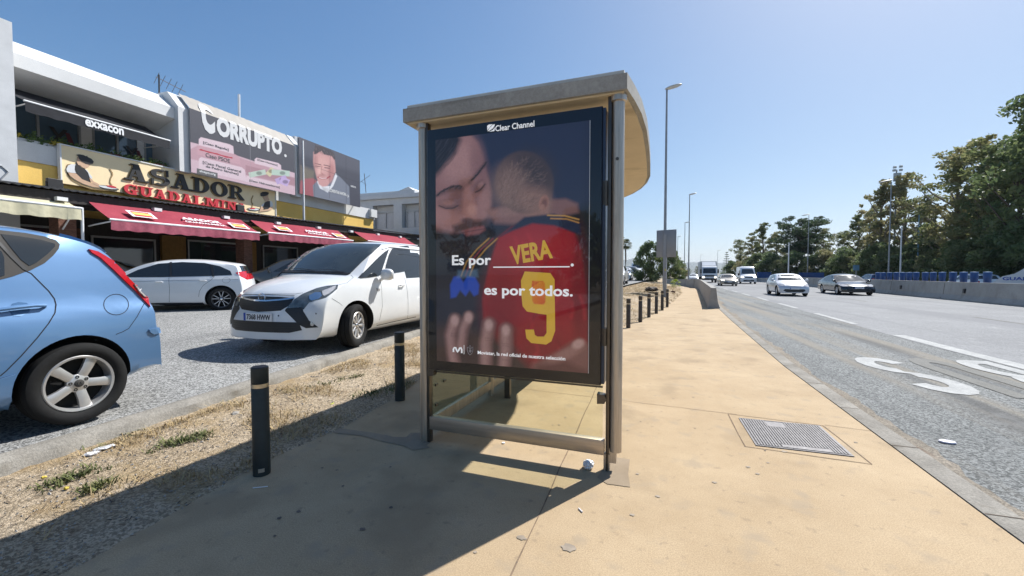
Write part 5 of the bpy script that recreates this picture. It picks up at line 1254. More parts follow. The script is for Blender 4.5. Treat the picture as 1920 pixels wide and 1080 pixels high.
class Spec: pass
def car_body(sp, step=0.05, K=16, J=10):
    """closed body shell in local space: x forward (nose at 0), y left, z up"""
    ch = catmull(sp.prof, step)
    L = sp.L; W = sp.W / 2
    # keep x strictly decreasing along the chain (no fold under the bumpers)
    ip = max(range(len(ch)), key=lambda i: ch[i][0]); xp = ch[ip][0]
    ch = [(xp + .0006 * (ip - i), z) if i < ip else (x, z) for i, (x, z) in enumerate(ch)]
    iq = min(range(len(ch)), key=lambda i: ch[i][0]); xq = ch[iq][0]
    ch = [(xq - .0006 * (i - iq), z) if i > iq else (x, z) for i, (x, z) in enumerate(ch)]
    out = [ch[0]]
    for x, z in ch[1:]: out.append((min(x, out[-1][0] - .0003), z))
    ch = out
    ws = catmull([(z, w) for z, w in sp.side], 0.03)
    zs = [q[0] for q in ws]; wv = [q[1] for q in ws]
    def sidew(z): return float(np.interp(z, zs, wv))
    def zlo(x):
        f = sm(-.55, 0, x); r = sm(-L + .6, -L, x); return sp.zlo + sp.upf * f + sp.upr * r
    def half(x): return W * (1 - sp.tf * sm(-1.3, 0, x) - sp.tr * sm(-L + 1.3, -L, x))
    def place(x, y, z):
        q = min(1, abs(y) / W)
        c = sp.cf * sm(-sp.rf, -.05, x) * (1 - (1 - min(1, q * .99) ** sp.pn) ** (1 / sp.pn)) + sp.wsb * sm(-sp.ws1, -sp.ws0, x) * (1 - sm(-sp.rf, -.05, x)) * q * q
        d = sp.cr * sm(-L + sp.rr, -L + .05, x) * (1 - (1 - min(1, q * .99) ** sp.pn) ** (1 / sp.pn)) + .06 * sm(-L + 1.0, -L + sp.rr * .6, x) * (1 - sm(-L + sp.rr, -L + .05, x)) * q * q
        return (x - c + d, y, z)
    bm = bmesh.new(); rings = []
    for (x, zi) in ch:
        lo = zlo(x); hw = half(x); room = zi - lo
        if room < 0.012: zi = lo + 0.012; room = 0.012
        drop = min(sp.drop, room * .45); ze = zi - drop
        pts = [(0, lo), (hw * sidew(lo) * .6, lo), (hw * sidew(lo) * .93, lo + min(.012, room * .02))]
        for k in range(1, K + 1):
            z = lo + (ze - lo) * (k / K); pts.append((hw * sidew(z), z))
        we = pts[-1][0]
        for j in range(1, J + 1):
            a = j / J * PI / 2; y = we * math.cos(a); z = ze + drop * (1 - (y / we) ** sp.pw); pts.append((max(0, y) if j < J else 0, z))
        ring = [bm.verts.new(place(x, y, z)) for y, z in pts] + [bm.verts.new(place(x, -y, z)) for y, z in pts[-2:0:-1]]
        rings.append(ring)
    n = len(rings[0])
    for a, c in zip(rings, rings[1:]):
        for k in range(n): bm.faces.new((a[k], a[(k + 1) % n], c[(k + 1) % n], c[k]))
    bm.faces.new(rings[0]); bm.faces.new(rings[-1][::-1])
    bmesh.ops.recalc_face_normals(bm, faces=bm.faces)
    if bm.calc_volume(signed=True) < 0: bmesh.ops.reverse_faces(bm, faces=bm.faces)
    return bm

def bool_cut(bm, cutters, m_body, m_cut):
    """subtract closed bmeshes from bm, return a mesh with 2 materials"""
    me = bpy.data.meshes.new('body'); bm.to_mesh(me); bm.free(); me.materials.append(m_body); me.materials.append(m_cut)
    o = bpy.data.objects.new('tmp_body', me); scene.collection.objects.link(o); tmp = []
    cb = bmesh.new()
    for c in cutters:
        t_ = bpy.data.meshes.new('t'); c.to_mesh(t_); c.free(); cb.from_mesh(t_); bpy.data.meshes.remove(t_)
    bmesh.ops.recalc_face_normals(cb, faces=cb.faces)
    cm = bpy.data.meshes.new('c'); cb.to_mesh(cm); cb.free(); cm.materials.append(m_body); cm.materials.append(m_cut)
    for p in cm.polygons: p.material_index = 1
    co = bpy.data.objects.new('tmp_cut', cm); scene.collection.objects.link(co); tmp.append(co)
    md = o.modifiers.new('b', 'BOOLEAN'); md.operation = 'DIFFERENCE'; md.object = co; md.solver = 'EXACT'
    dg = bpy.context.evaluated_depsgraph_get(); dg.update()
    r = bpy.data.meshes.new_from_object(o.evaluated_get(dg))
    for q in tmp + [o]:
        d = q.data; bpy.data.objects.remove(q); bpy.data.meshes.remove(d)
    r.name = 'body'; return r

def wheel(parent, x, y, z, Rt, wd, Rr, style, steer=0.0, side=1):
    """wheel > tyre, rim (> cap). hub mesh is the dark disc behind the spokes; outer face towards side*y"""
    M = Matrix.Translation((x, y, z)) @ Matrix.Rotation(steer, 4, 'Z')
    if side < 0: M = M @ Matrix.Rotation(PI, 4, 'Z')
    b = MB(); b.lathe([(0, -wd * .3), (Rr * .93, -wd * .3), (Rr * .93, wd * .02), (0.0, wd * .02)], 28, axis='Y'); hub = b.build('wheel', M_well, parent, local=True); hub.matrix_basis = M
    b = MB(); h = wd / 2
    pr = [(Rr, -h * .8), (Rr + .02, -h * .93), (Rt - .035, -h), (Rt - .010, -h * .88), (Rt, -h * .6), (Rt - .004, -h * .35), (Rt - .009, -h * .33), (Rt - .009, -h * .27), (Rt, -h * .25), (Rt, h * .25), (Rt - .009, h * .27), (Rt - .009, h * .33), (Rt, h * .35), (Rt, h * .6), (Rt - .010, h * .88), (Rt - .035, h), (Rr + .03, h * .97), (Rr + .012, h * .88), (Rr, h * .80)]
    b.lathe(pr, 48, axis='Y', closed=True); b.build('tyre', M_tyre, hub, smooth=True, local=True, sharp=40)
    b = MB(); rm = M_rim
    b.lathe([(Rr, h * .80), (Rr - .006, h * .86), (Rr - .020, h * .84), (Rr - .026, h * .6), (Rr - .032, -h * .5), (Rr, -h * .5)], 48, axis='Y', closed=True)
    yo = h * .62
    def spoke(a, r0, r1, w0, w1, y0=yo, y1=h * .72, th=.03, lean=0.0):
        ca, sa = math.cos(a), math.sin(a)
        def P(r, t, yy): return (ca * r - sa * t, yy, sa * r + ca * t)
        rm_ = (r0 + r1) / 2
        secs = [(r0, w0, y0), (rm_, (w0 + w1) / 2 * .92, y0 + .012), (r1, w1, y1)]; rings = []
        for r, w, yy in secs:
            lw = lean * (r - r0)
            rings.append([b.b.verts.new(P(r, -w / 2 + lw, yy - th)), b.b.verts.new(P(r, -w / 2 + lw, yy - .006)), b.b.verts.new(P(r, -w / 4 + lw, yy)), b.b.verts.new(P(r, w / 4 + lw, yy)), b.b.verts.new(P(r, w / 2 + lw, yy - .006)), b.b.verts.new(P(r, w / 2 + lw, yy - th))])
        for p, q in zip(rings, rings[1:]):
            for k in range(6): b.b.faces.new((p[k], p[(k + 1) % 6], q[(k + 1) % 6], q[k]))
        b.b.faces.new(rings[0][::-1]); b.b.faces.new(rings[-1])
    if style == 'five':
        for k in range(5): spoke(PI / 2 + .436 + k * 2 * PI / 5, .045, Rr - .018, .062, .078)
        b.lathe([(.072, yo - .03), (.072, yo - .004), (.058, yo + .003), (0, yo + .004)], 30, axis='Y')
    elif style == 'ten':
        for k in range(10): spoke(k * 2 * PI / 10 + .1, .04, Rr - .016, .026, .055)
        b.lathe([(.07, yo - .03), (.07, yo), (0, yo + .004)], 26, axis='Y')
    elif style == 'twin':
        rm = M_rimd
        for k in range(5):
            a = k * 2 * PI / 5 + .3
            for s_ in (-1, 1): spoke(a + s_ * .16, .05, Rr - .012, .020, .024, lean=s_ * .12)
        b.lathe([(.07, yo - .03), (.07, yo), (0, yo + .004)], 26, axis='Y')
    else:
        for k in range(7): spoke(k * 2 * PI / 7, .04, Rr - .014, .05, .045)
        b.lathe([(.07, yo - .03), (.07, yo), (0, yo + .004)], 20, axis='Y')
    rim = b.build('rim', rm, hub, smooth=True, local=True, sharp=30)
    if style in ('five', 'ten', 'twin'):
        for k in range(5):
            b = MB(); a = PI / 2 + k * 2 * PI / 5 + (1.064 if style == 'five' else 0); b.lathe([(.0125, yo - .008), (.0125, yo + .0055), (.006, yo + .006), (.006, yo), (0, yo)], 10, axis='Y', c=(math.cos(a) * .052, 0, math.sin(a) * .052)); b.build('wheel_bolt', M_trimb, rim, local=True)
        b = MB(); b.lathe([(.030, yo + .002), (.030, yo + .009), (.026, yo + .012), (0, yo + .013)], 22, axis='Y'); cp = b.build('centre_cap', M_trimg if style == 'five' else M_chrome, rim, smooth=True, local=True)
        if style == 'five':
            b = MB(); y_ = yo + .0135
            for pl in ([(-.016, -.011), (-.010, -.011), (-.003, .011), (-.009, .011)], [(.003, -.011), (.009, -.011), (.016, .011), (.010, .011)], [(-.009, -.003), (.009, .0), (.009, .004), (-.009, .001)]): b.face([(px, y_, pz) for px, pz in pl])
            b.build('cap_emblem', M_chrome, rim, local=True)
        if style == 'twin':
            b = MB()
            for k in range(5):
                a = k * 2 * PI / 5 + .3
                for s_ in (-1, 1):
                    aa = a + s_ * .16; ca, sa = math.cos(aa), math.sin(aa); l = s_ * .12
                    def P(r, t): return (ca * r - sa * (t + l * (r - .05)), h * .73 + .004, sa * r + ca * (t + l * (r - .05)))
                    b.face([P(.06, -.006), P(Rr - .02, -.007), P(Rr - .02, .007), P(.06, .006)])
            b.build('polished_face', mat('polished_spoke', (.75, .75, .76), .35, .4, var=.05), rim, local=True, fixn=False)
    return hub

class Car:
    def __init__(s, name, label, cat, sp, m, loc, heading, group=None):
        """loc: world position of the nose centre on the ground; heading: world angle of local +x"""
        s.sp = sp; s.m = m
        s.root = empty(name, loc, heading, label, cat, group)
        bm = car_body(sp)
        cut = []
        for ax in (sp.axf, sp.axr):
            for sd in (1, -1):
                q = MB(); Wn = sp.W / 2; q.lathe([(sp.Rt + sp.arch, Wn - .30), (sp.Rt + sp.arch, Wn + .2)], 44, axis='Y', c=(ax + .0037 * sd, 0, sp.Rt + .0131)); q.b.transform(Matrix.Translation((ax, 0, sp.Rt)) @ Matrix.Rotation(.031 + .01 * sd, 4, 'Y') @ Matrix.Translation((-ax, 0, -sp.Rt)))
                if sd < 0:
                    for v in q.b.verts: v.co.y *= -1
                bmesh.ops.recalc_face_normals(q.b, faces=q.b.faces); cut.append(q.b)
        me = bool_cut(bm, cut, m, M_well)
        me.polygons.foreach_set('use_smooth', [True] * len(me.polygons)); me.set_sharp_from_angle(angle=R(sp.sharp))
        s.body = bpy.data.objects.new('body', me); link(s.body, s.root)
        t = bmesh.new(); t.from_mesh(me); s.bvh = BVHTree.FromBMesh(t); t.free()
        s.W = wmat(s.root); s.Wi = s.W.inverted()
    def hit(s, o, d, fallback=True):
        h, n, i, dist = s.bvh.ray_cast(o, d)
        if h is None and fallback:
            # step along the ray and take the point closest to the body
            best = None
            for k in range(400):
                p = o + d * (k * .1); q, nn, i, dd = s.bvh.find_nearest(p)
                if q is not None and (best is None or dd < best[0]): best = (dd, q, nn)
            h, n = best[1], best[2]
        return h, n
    def rayfor(s, view, a, z):
        if view == 'PX':
            o = s.Wi @ Vector((0, 0, CAM_H)); d = (s.Wi.to_3x3() @ ray(a, z)).normalized(); return o, d
        if view == 'L': return Vector((a, 4, z)), Vector((0, -1, 0))
        if view == 'Rt': return Vector((a, -4, z)), Vector((0, 1, 0))
        if view == 'F': return Vector((4, a, z)), Vector((-1, 0, 0))
        if view == 'B': return Vector((-9, a, z)), Vector((1, 0, 0))
        if view == 'T': return Vector((a, z, 4)), Vector((0, 0, -1))
    def patch(s, name, view, pts, m, off=.004, step=None, mirror=False, parent=None, lift=None):
        step = step or (9 if view == 'PX' else .07)
        bm = bmesh.new(); vs = [bm.verts.new((p[0], p[1], 0)) for p in pts]; bm.faces.new(vs)
        xs = [p[0] for p in pts]; ys = [p[1] for p in pts]
        for lo, hi, no in ((min(xs), max(xs), (1, 0, 0)), (min(ys), max(ys), (0, 1, 0))):
            c = lo + step
            while c < hi:
                co = (c, 0, 0) if no[0] else (0, c, 0)
                bmesh.ops.bisect_plane(bm, geom=list(bm.verts) + list(bm.edges) + list(bm.faces), plane_co=co, plane_no=no, dist=1e-6); c += step
        bmesh.ops.triangulate(bm, faces=list(bm.faces))
        for v in bm.verts:
            o, d = s.rayfor(view, v.co.x, v.co.y); h, n = s.hit(o, d)
            if n.dot(d) > 0: n = -n
            v.co = h + n * off
        # skirt so the piece has thickness
        be = [e for e in bm.edges if e.is_boundary]; r = bmesh.ops.extrude_edge_only(bm, edges=be)
        for v in [g for g in r['geom'] if isinstance(g, bmesh.types.BMVert)]:
            q, n, i, dd = s.bvh.find_nearest(v.co); v.co = q - (v.co - q).normalized() * .002 if dd > 1e-6 else q
        me = bpy.data.meshes.new(name); bm.to_mesh(me)
        me.materials.append(m); me.polygons.foreach_set('use_smooth', [True] * len(me.polygons)); me.set_sharp_from_angle(angle=R(40))
        o = link(bpy.data.objects.new(name, me), parent or s.root)
        if mirror:
            for v in bm.verts: v.co.y *= -1
            bmesh.ops.reverse_faces(bm, faces=bm.faces)
            m2 = bpy.data.meshes.new(name); bm.to_mesh(m2); m2.materials.append(m); m2.polygons.foreach_set('use_smooth', [True] * len(m2.polygons)); m2.set_sharp_from_angle(angle=R(40)); link(bpy.data.objects.new(name, m2), parent or s.root)
        bm.free(); return o
    def seam(s, view, pts, w=.006, m=None, name='panel_gap', off=.0015, mirror=False, step=None, closed=False):
        """thin ribbon following the body"""
        step = step or (6 if view == 'PX' else .04); P = []
        pl = list(pts) + ([pts[0]] if closed else [])
        for (a, b_), (c, d) in zip(pl, pl[1:]):
            n = max(1, int(math.hypot(c - a, d - b_) / step))
            for k in range(n): P.append((a + (c - a) * k / n, b_ + (d - b_) * k / n))
        P.append(pl[-1]); H = []
        for a, z in P:
            o, d = s.rayfor(view, a, z); h, n = s.hit(o, d); n = -n if n.dot(d) > 0 else n; H.append((h, n))
        for mi in ((1, -1) if mirror else (1,)):
            b = MB(); prev = None
            for i, (h, n) in enumerate(H):
                t = H[min(i + 1, len(H) - 1)][0] - H[max(0, i - 1)][0]
                if t.length < 1e-6: continue
                sd = t.normalized().cross(n).normalized() * w / 2; c = h + n * off; q = [c - sd, c + sd]
                q = [b.b.verts.new((v.x, v.y * mi, v.z)) for v in q]
                if prev: b.b.faces.new((prev[0], prev[1], q[1], q[0]))
                prev = q
            b.build(name, m or M_gap, s.root, local=True, fixn=False)
    def wheels(s, style, Rr, steer=0.0, styf=None):
        sp = s.sp; Wn = sp.W / 2 - sp.tin
        for ax, st in ((sp.axf, steer), (sp.axr, 0)):
            for sd in (1, -1): wheel(s.root, ax, sd * (Wn - sp.tw / 2), sp.Rt, sp.Rt, sp.tw, Rr, style, st, sd)
    def handle(s, x, z, sd, m, ln=.17):
        h, n = s.hit(Vector((x, 4 * sd, z)), Vector((0, -sd, 0))); b = MB()
        b.tube([h + Vector((-ln / 2, 0, 0)) + n * .004, h + Vector((-ln * .35, 0, .004)) + n * .032, h + Vector((ln * .35, 0, .006)) + n * .034, h + Vector((ln / 2, 0, .004)) + n * .004], [.010, .014, .014, .010], 8); b.build('door_handle', m, s.root, smooth=True, local=True)
    def mirror_(s, x, z, sd, m, sz=(.07, .12, .085)):
        h, n = s.hit(Vector((x, 4 * sd, z - .03)), Vector((0, -sd, 0)))
        b = MB(); c = h + Vector((.02, sd * .15, .09)); bm = b.b
        r = bmesh.ops.create_uvsphere(bm, u_segments=18, v_segments=10, radius=1)
        for v in bm.verts:
            q = v.co; px = abs(q.x) ** .75 * math.copysign(1, q.x); py = abs(q.y) ** .8 * math.copysign(1, q.y); pz = abs(q.z) ** .8 * math.copysign(1, q.z)
            if px < 0: px *= .35
            v.co = c + Vector((px * sz[0], py * sz[1], pz * sz[2]))
        mo = b.build('wing_mirror', m, s.root, smooth=True, local=True)
        b = MB(); b.tube([h - Vector((0, sd * .02, 0)), h + Vector((.0, sd * .05, .02)), c + Vector((0, -sd * .03, -.05))], [.035, .026, .022], 8); b.build('mirror_arm', m, mo, smooth=True, local=True)
        b = MB(); b.box(c + Vector((-sz[0] * .38, 0, 0)), (.006, sz[1] * 1.55, sz[2] * 1.4)); b.build('mirror_glass', M_cglass, mo, local=True)
    def box(s, name, c, size, m, bev=0.0, parent=None):
        b = MB(); b.box(c, size, bev=bev); return b.build(name, m, parent or s.root, local=True)
    def plate(s, txt, front=True, z=.5, x=None, blue=True):
        sd = 1 if front else -1
        h, n = s.hit(Vector((5 if front else -12, 0, z)), Vector((-sd, 0, 0))); xx = h.x + sd * .006
        pl = s.box('number_plate', (xx, 0, z), (.012, .52, .115), M_plate, bev=.002)
        R_ = Vector((0, 1, 0)) if front else Vector((0, -1, 0))
        W = s.W; w3 = W.to_3x3(); k = .0072
        b = MB(); b.span((xx + sd * .0062, -sd * .258, z - .055), (xx + sd * .0072, -sd * .218, z + .055)); b.build('plate_band', M_pfrm, pl, local=True)
        if txt: text_mesh('plate_text', txt, M_trimb, pl, W @ Vector((xx + sd * .0062, -sd * .20, z - .039)), w3 @ R_, Vector((0, 0, 1)), w=.44, h=.078, bold=.035, ext=.001)
        return pl

SIDE_MPV = [(0.10, .86), (.22, .925), (.32, .975), (.45, .997), (.62, 1.0), (.80, .985), (.93, .965), (1.0, .945), (1.04, .93), (1.2, .885), (1.4, .81), (1.55, .735), (1.66, .66)]
def side_for(belt, top, roofw=.72, lowz=.2):
    return [(lowz - .1, .88), (lowz, .93), (lowz + .12, .975), (lowz + .28, .997), (belt * .62, 1.0), (belt * .80, .988), (belt * .93, .965), (belt, .945), (belt + .04, .928), (belt + (top - belt) * .4, .93 + (roofw - .93) * .36), (belt + (top - belt) * .75, .93 + (roofw - .93) * .78), (top, roofw)]
def spec(L, W, prof, side, axf, axr, Rt=.32, tw=.205, zlo=.19, upf=.03, upr=.10, tf=.04, tr=.03, cf=.30, rf=.75, cr=.18, rr=.5, wsb=.10, ws0=.9, ws1=1.9, drop=.07, pw=3.2, arch=.045, tin=.012, sharp=48, pn=2.1):
    s = Spec(); s.__dict__.update(locals()); return s

# ---------------------------------------------------------------- white people carrier driving towards us
SO = 3.4909
def c5(x, y): return (250 + x / SO, 420 + y / SO)
def c5l(pts): return [c5(*p) for p in pts]
mpv_prof = [(.0 - .03, .22), (-.005, .28), (.0, .42), (-.01, .55), (-.035, .68), (-.09, .80), (-.17, .88), (-.35, .975), (-.60, 1.055), (-.86, 1.11), (-.98, 1.15), (-1.22, 1.33), (-1.45, 1.50), (-1.68, 1.63), (-1.95, 1.71), (-2.4, 1.755), (-3.0, 1.77), (-3.6, 1.745), (-4.1, 1.68), (-4.32, 1.59), (-4.45, 1.40), (-4.57, 1.12), (-4.64, .95), (-4.66, .6), (-4.66, .45), (-4.62, .33)]
sp = spec(4.66, 1.885, mpv_prof, SIDE_MPV, -.97, -3.73, Rt=.335, tw=.225, cf=.50, rf=1.15, wsb=.16, ws0=.9, ws1=2.0, cr=.2, tf=.07, arch=.045, zlo=.19, upf=.03, drop=.06)
zc_ = z_park(-5.25, 5.4)
car = Car('people_carrier', 'white people carrier with sloping bonnet driving towards us beside the footway', 'car', sp, M_pw, (-5.22, 4.40, zc_), -PI / 2)
car.wheels('ten', .215, steer=R(14))
# glass
car.patch('windscreen', 'PX', c5l([(930, 316), (975, 282), (1060, 230), (1145, 182), (1245, 142), (1420, 130), (1622, 136), (1590, 165), (1500, 245), (1420, 325), (1390, 331), (1250, 322), (930, 319)]), M_cglass2, off=.014, step=4)
car.patch('side_window', 'PX', c5l([(1470, 355), (1520, 300), (1590, 230), (1640, 185), (1672, 165), (1660, 200), (1636, 270), (1612, 338), (1540, 350)]), M_cglass, mirror=True, off=.010, step=4)
car.patch('side_window', 'PX', c5l([(1645, 328), (1652, 270), (1672, 200), (1690, 165), (1720, 150), (1790, 143), (1803, 150), (1818, 220), (1826, 300), (1740, 316)]), M_cglass, mirror=True, off=.010, step=4)
car.patch('side_window', 'L', [(-2.42, 1.06), (-2.40, 1.56), (-3.15, 1.57), (-3.42, 1.08)], M_cglass, mirror=True)
car.patch('side_window', 'L', [(-3.50, 1.09), (-3.22, 1.56), (-3.95, 1.52), (-4.28, 1.14)], M_cglass, mirror=True)
car.patch('rear_window', 'B', [(-.62, 1.12), (.62, 1.12), (.50, 1.52), (-.50, 1.52)], M_cglass)
car.patch('windscreen_base', 'PX', c5l([(900, 318), (945, 306), (1200, 312), (1385, 322), (1420, 326), (1400, 334), (1250, 326), (1100, 322), (930, 322)]), M_trimb, off=.020, step=4)
car.seam('PX', c5l([(935, 308), (1100, 300), (1200, 318), (1390, 322)]), .018, M_trimb, 'wiper', .03)
car.seam('PX', c5l([(1130, 306), (1300, 308), (1370, 326)]), .014, M_trimb, 'wiper', .032)
# lamps and black lower air guides
car.patch('headlamp', 'PX', c5l([(1108, 458), (1200, 420), (1265, 405), (1342, 398), (1335, 425), (1300, 455), (1262, 482), (1190, 500), (1150, 515), (1115, 560), (1080, 545), (1000, 560), (1020, 530), (1060, 490)]), M_lens, off=.004, mirror=True, step=5)
car.patch('headlamp_reflector', 'PX', c5l([(1150, 470), (1190, 448), (1225, 448), (1235, 470), (1215, 490), (1170, 502), (1152, 492)]), M_chrome, off=.007, mirror=True, step=4)
car.patch('headlamp_reflector', 'PX', c5l([(1235, 440), (1325, 404), (1322, 422), (1290, 450), (1250, 472), (1240, 465)]), M_lclear, off=.007, mirror=True, step=5)
car.patch('air_guide', 'PX', c5l([(993, 568), (1000, 552), (1060, 548), (1108, 545), (1112, 570), (1150, 632), (1212, 676), (1130, 682), (1085, 660), (1040, 615)]), M_trimb, off=.005, mirror=True, step=5)
car.patch('fog_lamp', 'PX', c5l([(1158, 645), (1172, 642), (1185, 655), (1176, 668), (1160, 664)]), M_lclear, off=.009, mirror=True, step=4)
# grille with chrome bars
car.patch('grille', 'F', [(-.50, .80), (-.47, .70), (-.36, .63), (0, .605), (.36, .63), (.47, .70), (.50, .80), (.3, .815), (0, .82), (-.3, .815)], M_trimb, off=.004)
car.seam('F', [(-.50, .80), (-.3, .775), (-.1, .76), (.1, .76), (.3, .775), (.50, .80)], .024, M_chrome, 'grille_bar', .009)
car.seam('F', [(-.48, .835), (0, .848), (.48, .835)], .008, M_gap, 'bonnet_gap', .002)
for z in (.645, .675, .705): car.seam('F', [(-.38, z + .01), (0, z - .005), (.38, z + .01)], .006, M_trimg, 'grille_slat', .008)
h, n = car.hit(Vector((4, 0, .80)), Vector((-1, 0, 0)))
b = MB(); rg = [(h.x + .016, .062 * math.cos(a), .80 + .062 * math.sin(a)) for a in [2 * PI * k / 24 for k in range(25)]]; b.tube(rg, .008, 8); b.prism([(h.x + .012, -.06, .787), (h.x + .012, .012, .807), (h.x + .012, .0, .800), (h.x + .012, .06, .813), (h.x + .012, -.012, .793), (h.x + .012, 0, .80)], (.008, 0, 0)); b.build('front_emblem', M_chrome, car.root, smooth=True, local=True)
car.patch('lower_grille', 'F', [(-.66, .36), (-.62, .47), (-.3, .475), (.3, .475), (.62, .47), (.66, .36), (.5, .325), (-.5, .325)], M_trimb, off=.004)
for z in (.365, .40, .435): car.seam('F', [(-.58, z), (0, z - .01), (.58, z)], .005, M_trimg, 'grille_slat', .008)
car.plate('7368 HWW', True, .535)
for y, z in ((.34, .56), (.60, .60), (.80, .585)):
    h, n = car.hit(Vector((4, y, z)), Vector((-1, 0, 0))); b = MB(); b.lathe([(0, 0), (.012, 0), (.012, .003), (0, .004)], 12, axis='X', c=h + n * .001); b.build('parking_sensor', M_trimg, car.root, local=True)
# body seams and details
car.seam('PX', c5l([(1300, 488), (1345, 515), (1390, 553)]), .005, mirror=True)
car.seam('PX', c5l([(1110, 450), (1060, 458), (850, 458)]), .005)
car.seam('PX', c5l([(1425, 335), (1440, 350), (1400, 385), (1345, 398)]), .005, mirror=True)
car.seam('PX', c5l([(1615, 345), (1625, 430), (1630, 540), (1612, 625), (1592, 655)]), .006, mirror=True)
car.seam('L', [(-2.36, 1.06), (-2.36, .45), (-2.38, .30)], .006, mirror=True)
car.seam('L', [(-3.45, 1.06), (-3.40, .80), (-3.3, .60)], .006, mirror=True)
car.seam('PX', c5l([(1592, 665), (1700, 640), (1850, 608)]), .012, M_trimg, 'sill_line', .002)
car.handle(-2.18, .92, 1, M_pw); car.handle(-2.18, .92, -1, M_pw); car.handle(-3.2, .94, 1, M_pw); car.handle(-3.2, .94, -1, M_pw)
car.patch('indicator', 'PX', c5l([(1590, 420), (1615, 424), (1612, 438), (1594, 438)]), M_lclear, off=.006, mirror=True, step=4)
for sd in (1, -1):
    car.mirror_(-1.62, 1.07, sd, M_pw if 0 else M_pw, (.08, .125, .10))
b = MB()
for sd in (1, -1): pass
b.b.free()
# straw hat lying on the dashboard, seen as the pale shape behind the windscreen base
car.patch('roof_rail', 'L', [(-1.95, 1.60), (-2.2, 1.655), (-3.6, 1.66), (-4.1, 1.60), (-4.1, 1.575), (-3.6, 1.635), (-2.2, 1.63), (-1.95, 1.575)], M_pw, off=.02, mirror=True)

# ---------------------------------------------------------------- light blue hatchback, rear end in view
def c4(x, y): return (x / 2.5727, 400 + y / 2.5727)
def c4l(p): return [c4(*q) for q in p]
hb_prof = [(-.04, .24), (0, .40), (-.02, .60), (-.10, .72), (-.5, .86), (-1.0, .97), (-1.25, 1.10), (-1.6, 1.33), (-1.9, 1.48), (-2.3, 1.56), (-2.8, 1.585), (-3.3, 1.565), (-3.60, 1.515), (-3.74, 1.47), (-3.84, 1.40), (-4.0, 1.20), (-4.16, .98), (-4.205, .88), (-4.215, .76), (-4.235, .70), (-4.245, .60), (-4.24, .48), (-4.22, .38), (-4.14, .30)]
side_hb = [(0.10, .86), (.22, .93), (.32, .965), (.45, .985), (.56, .995), (.70, 1.0), (.82, .985), (.90, .955), (.94, .93), (1.2, .855), (1.44, .775), (1.57, .68)]
sp = spec(4.245, 1.775, hb_prof, side_hb, -.83, -3.48, Rt=.318, tw=.205, cf=.3, rf=.8, cr=.30, rr=.75, tr=.07, upr=.12, drop=.055, arch=.05, zlo=.20)
zc_ = z_park(-5.1, 2.0)
car2 = Car('hatchback', 'light blue hatchback cut off by the left edge, its rear wheel nearest the kerb', 'car', sp, M_pblue, (-5.12, -1.46, zc_), -PI / 2)
car2.wheels('five', .222)
car = car2
car.patch('window_surround', 'PX', c4l([(-200, 50), (0, 82), (120, 95), (215, 112), (270, 130), (288, 150), (282, 172), (255, 205), (215, 240), (145, 276), (128, 280), (60, 305), (0, 320), (-200, 350)]), M_trimg, off=.003, mirror=True, step=8)
car.patch('quarter_window', 'PX', c4l([(2, 102), (60, 108), (130, 118), (200, 130), (262, 148), (264, 160), (230, 195), (175, 238), (140, 254), (100, 225), (50, 165)]), M_cglass, off=.006, mirror=True, step=8)
car.patch('door_window', 'PX', c4l([(-200, 120), (-60, 135), (5, 185), (18, 215), (20, 300), (-60, 322), (-200, 345)]), M_cglass, off=.006, mirror=True, step=8)
car.patch('door_frame_trim', 'PX', c4l([(-20, 130), (0, 140), (60, 205), (130, 268), (128, 280), (108, 270), (50, 215), (-10, 150)]), M_trimb, off=.007, mirror=True, step=8)
car.seam('PX', c4l([(128, 280), (150, 290), (190, 330), (235, 375), (262, 412), (270, 440), (265, 480), (235, 530), (180, 600), (100, 690), (30, 760), (0, 785)]), .007, mirror=True)
car.seam('PX', c4l([(560 + 60 * math.cos(a * PI / 12), 440 + 50 * math.sin(a * PI / 12)) for a in range(25)]), .005, name='fuel_flap_gap')
car.seam('PX', c4l([(697, 432), (660, 500), (620, 556), (590, 572), (558, 584)]), .005, mirror=True)
car.patch('tail_lamp', 'PX', c4l([(424, 174), (470, 186), (540, 228), (610, 268), (668, 312), (692, 352), (705, 400), (722, 452), (700, 430), (650, 375), (612, 340), (540, 270), (480, 215), (440, 192)]), M_lred, off=.014, mirror=True, step=3)
car.patch('reversing_lamp', 'PX', c4l([(640, 343), (670, 338), (690, 352), (700, 385), (706, 408), (690, 405), (665, 380)]), M_lclear, off=.024, mirror=True, step=3)
car.patch('spoiler', 'L', [(-3.55, 1.50), (-3.74, 1.47), (-3.86, 1.40), (-3.86, 1.36), (-3.80, 1.36), (-3.68, 1.42)], M_pblue, off=.02, mirror=True)
car.patch('rear_window', 'B', [(-.60, 1.02), (.60, 1.02), (.52, 1.33), (-.52, 1.33)], M_cglass, off=.004)
car.patch('bumper_strip', 'PX', c4l([(716, 560), (772, 548), (774, 576), (740, 584), (722, 574)]), M_pblue, off=.012, step=4)
H_ = [car.hit(*car.rayfor('PX', *c4(x, y))) for x, y in ((-40, 476), (0, 472), (60, 464), (150, 454), (205, 449), (218, 452))]
b = MB(); b.tube([h + n * o for (h, n), o in zip(H_, (.03, .036, .038, .038, .03, .003))], [.012, .014, .015, .014, .013, .008], 10); b.build('door_handle', M_pblue, car.root, smooth=True, local=True)
car.patch('sill_skirt', 'PX', c4l([(-300, 830), (0, 798), (70, 776), (45, 870), (38, 940), (0, 955), (-300, 1010)]), M_pblue, off=.012, mirror=True, step=10)
car.seam('PX', c4l([(-300, 850), (0, 798), (68, 778)]), .006)
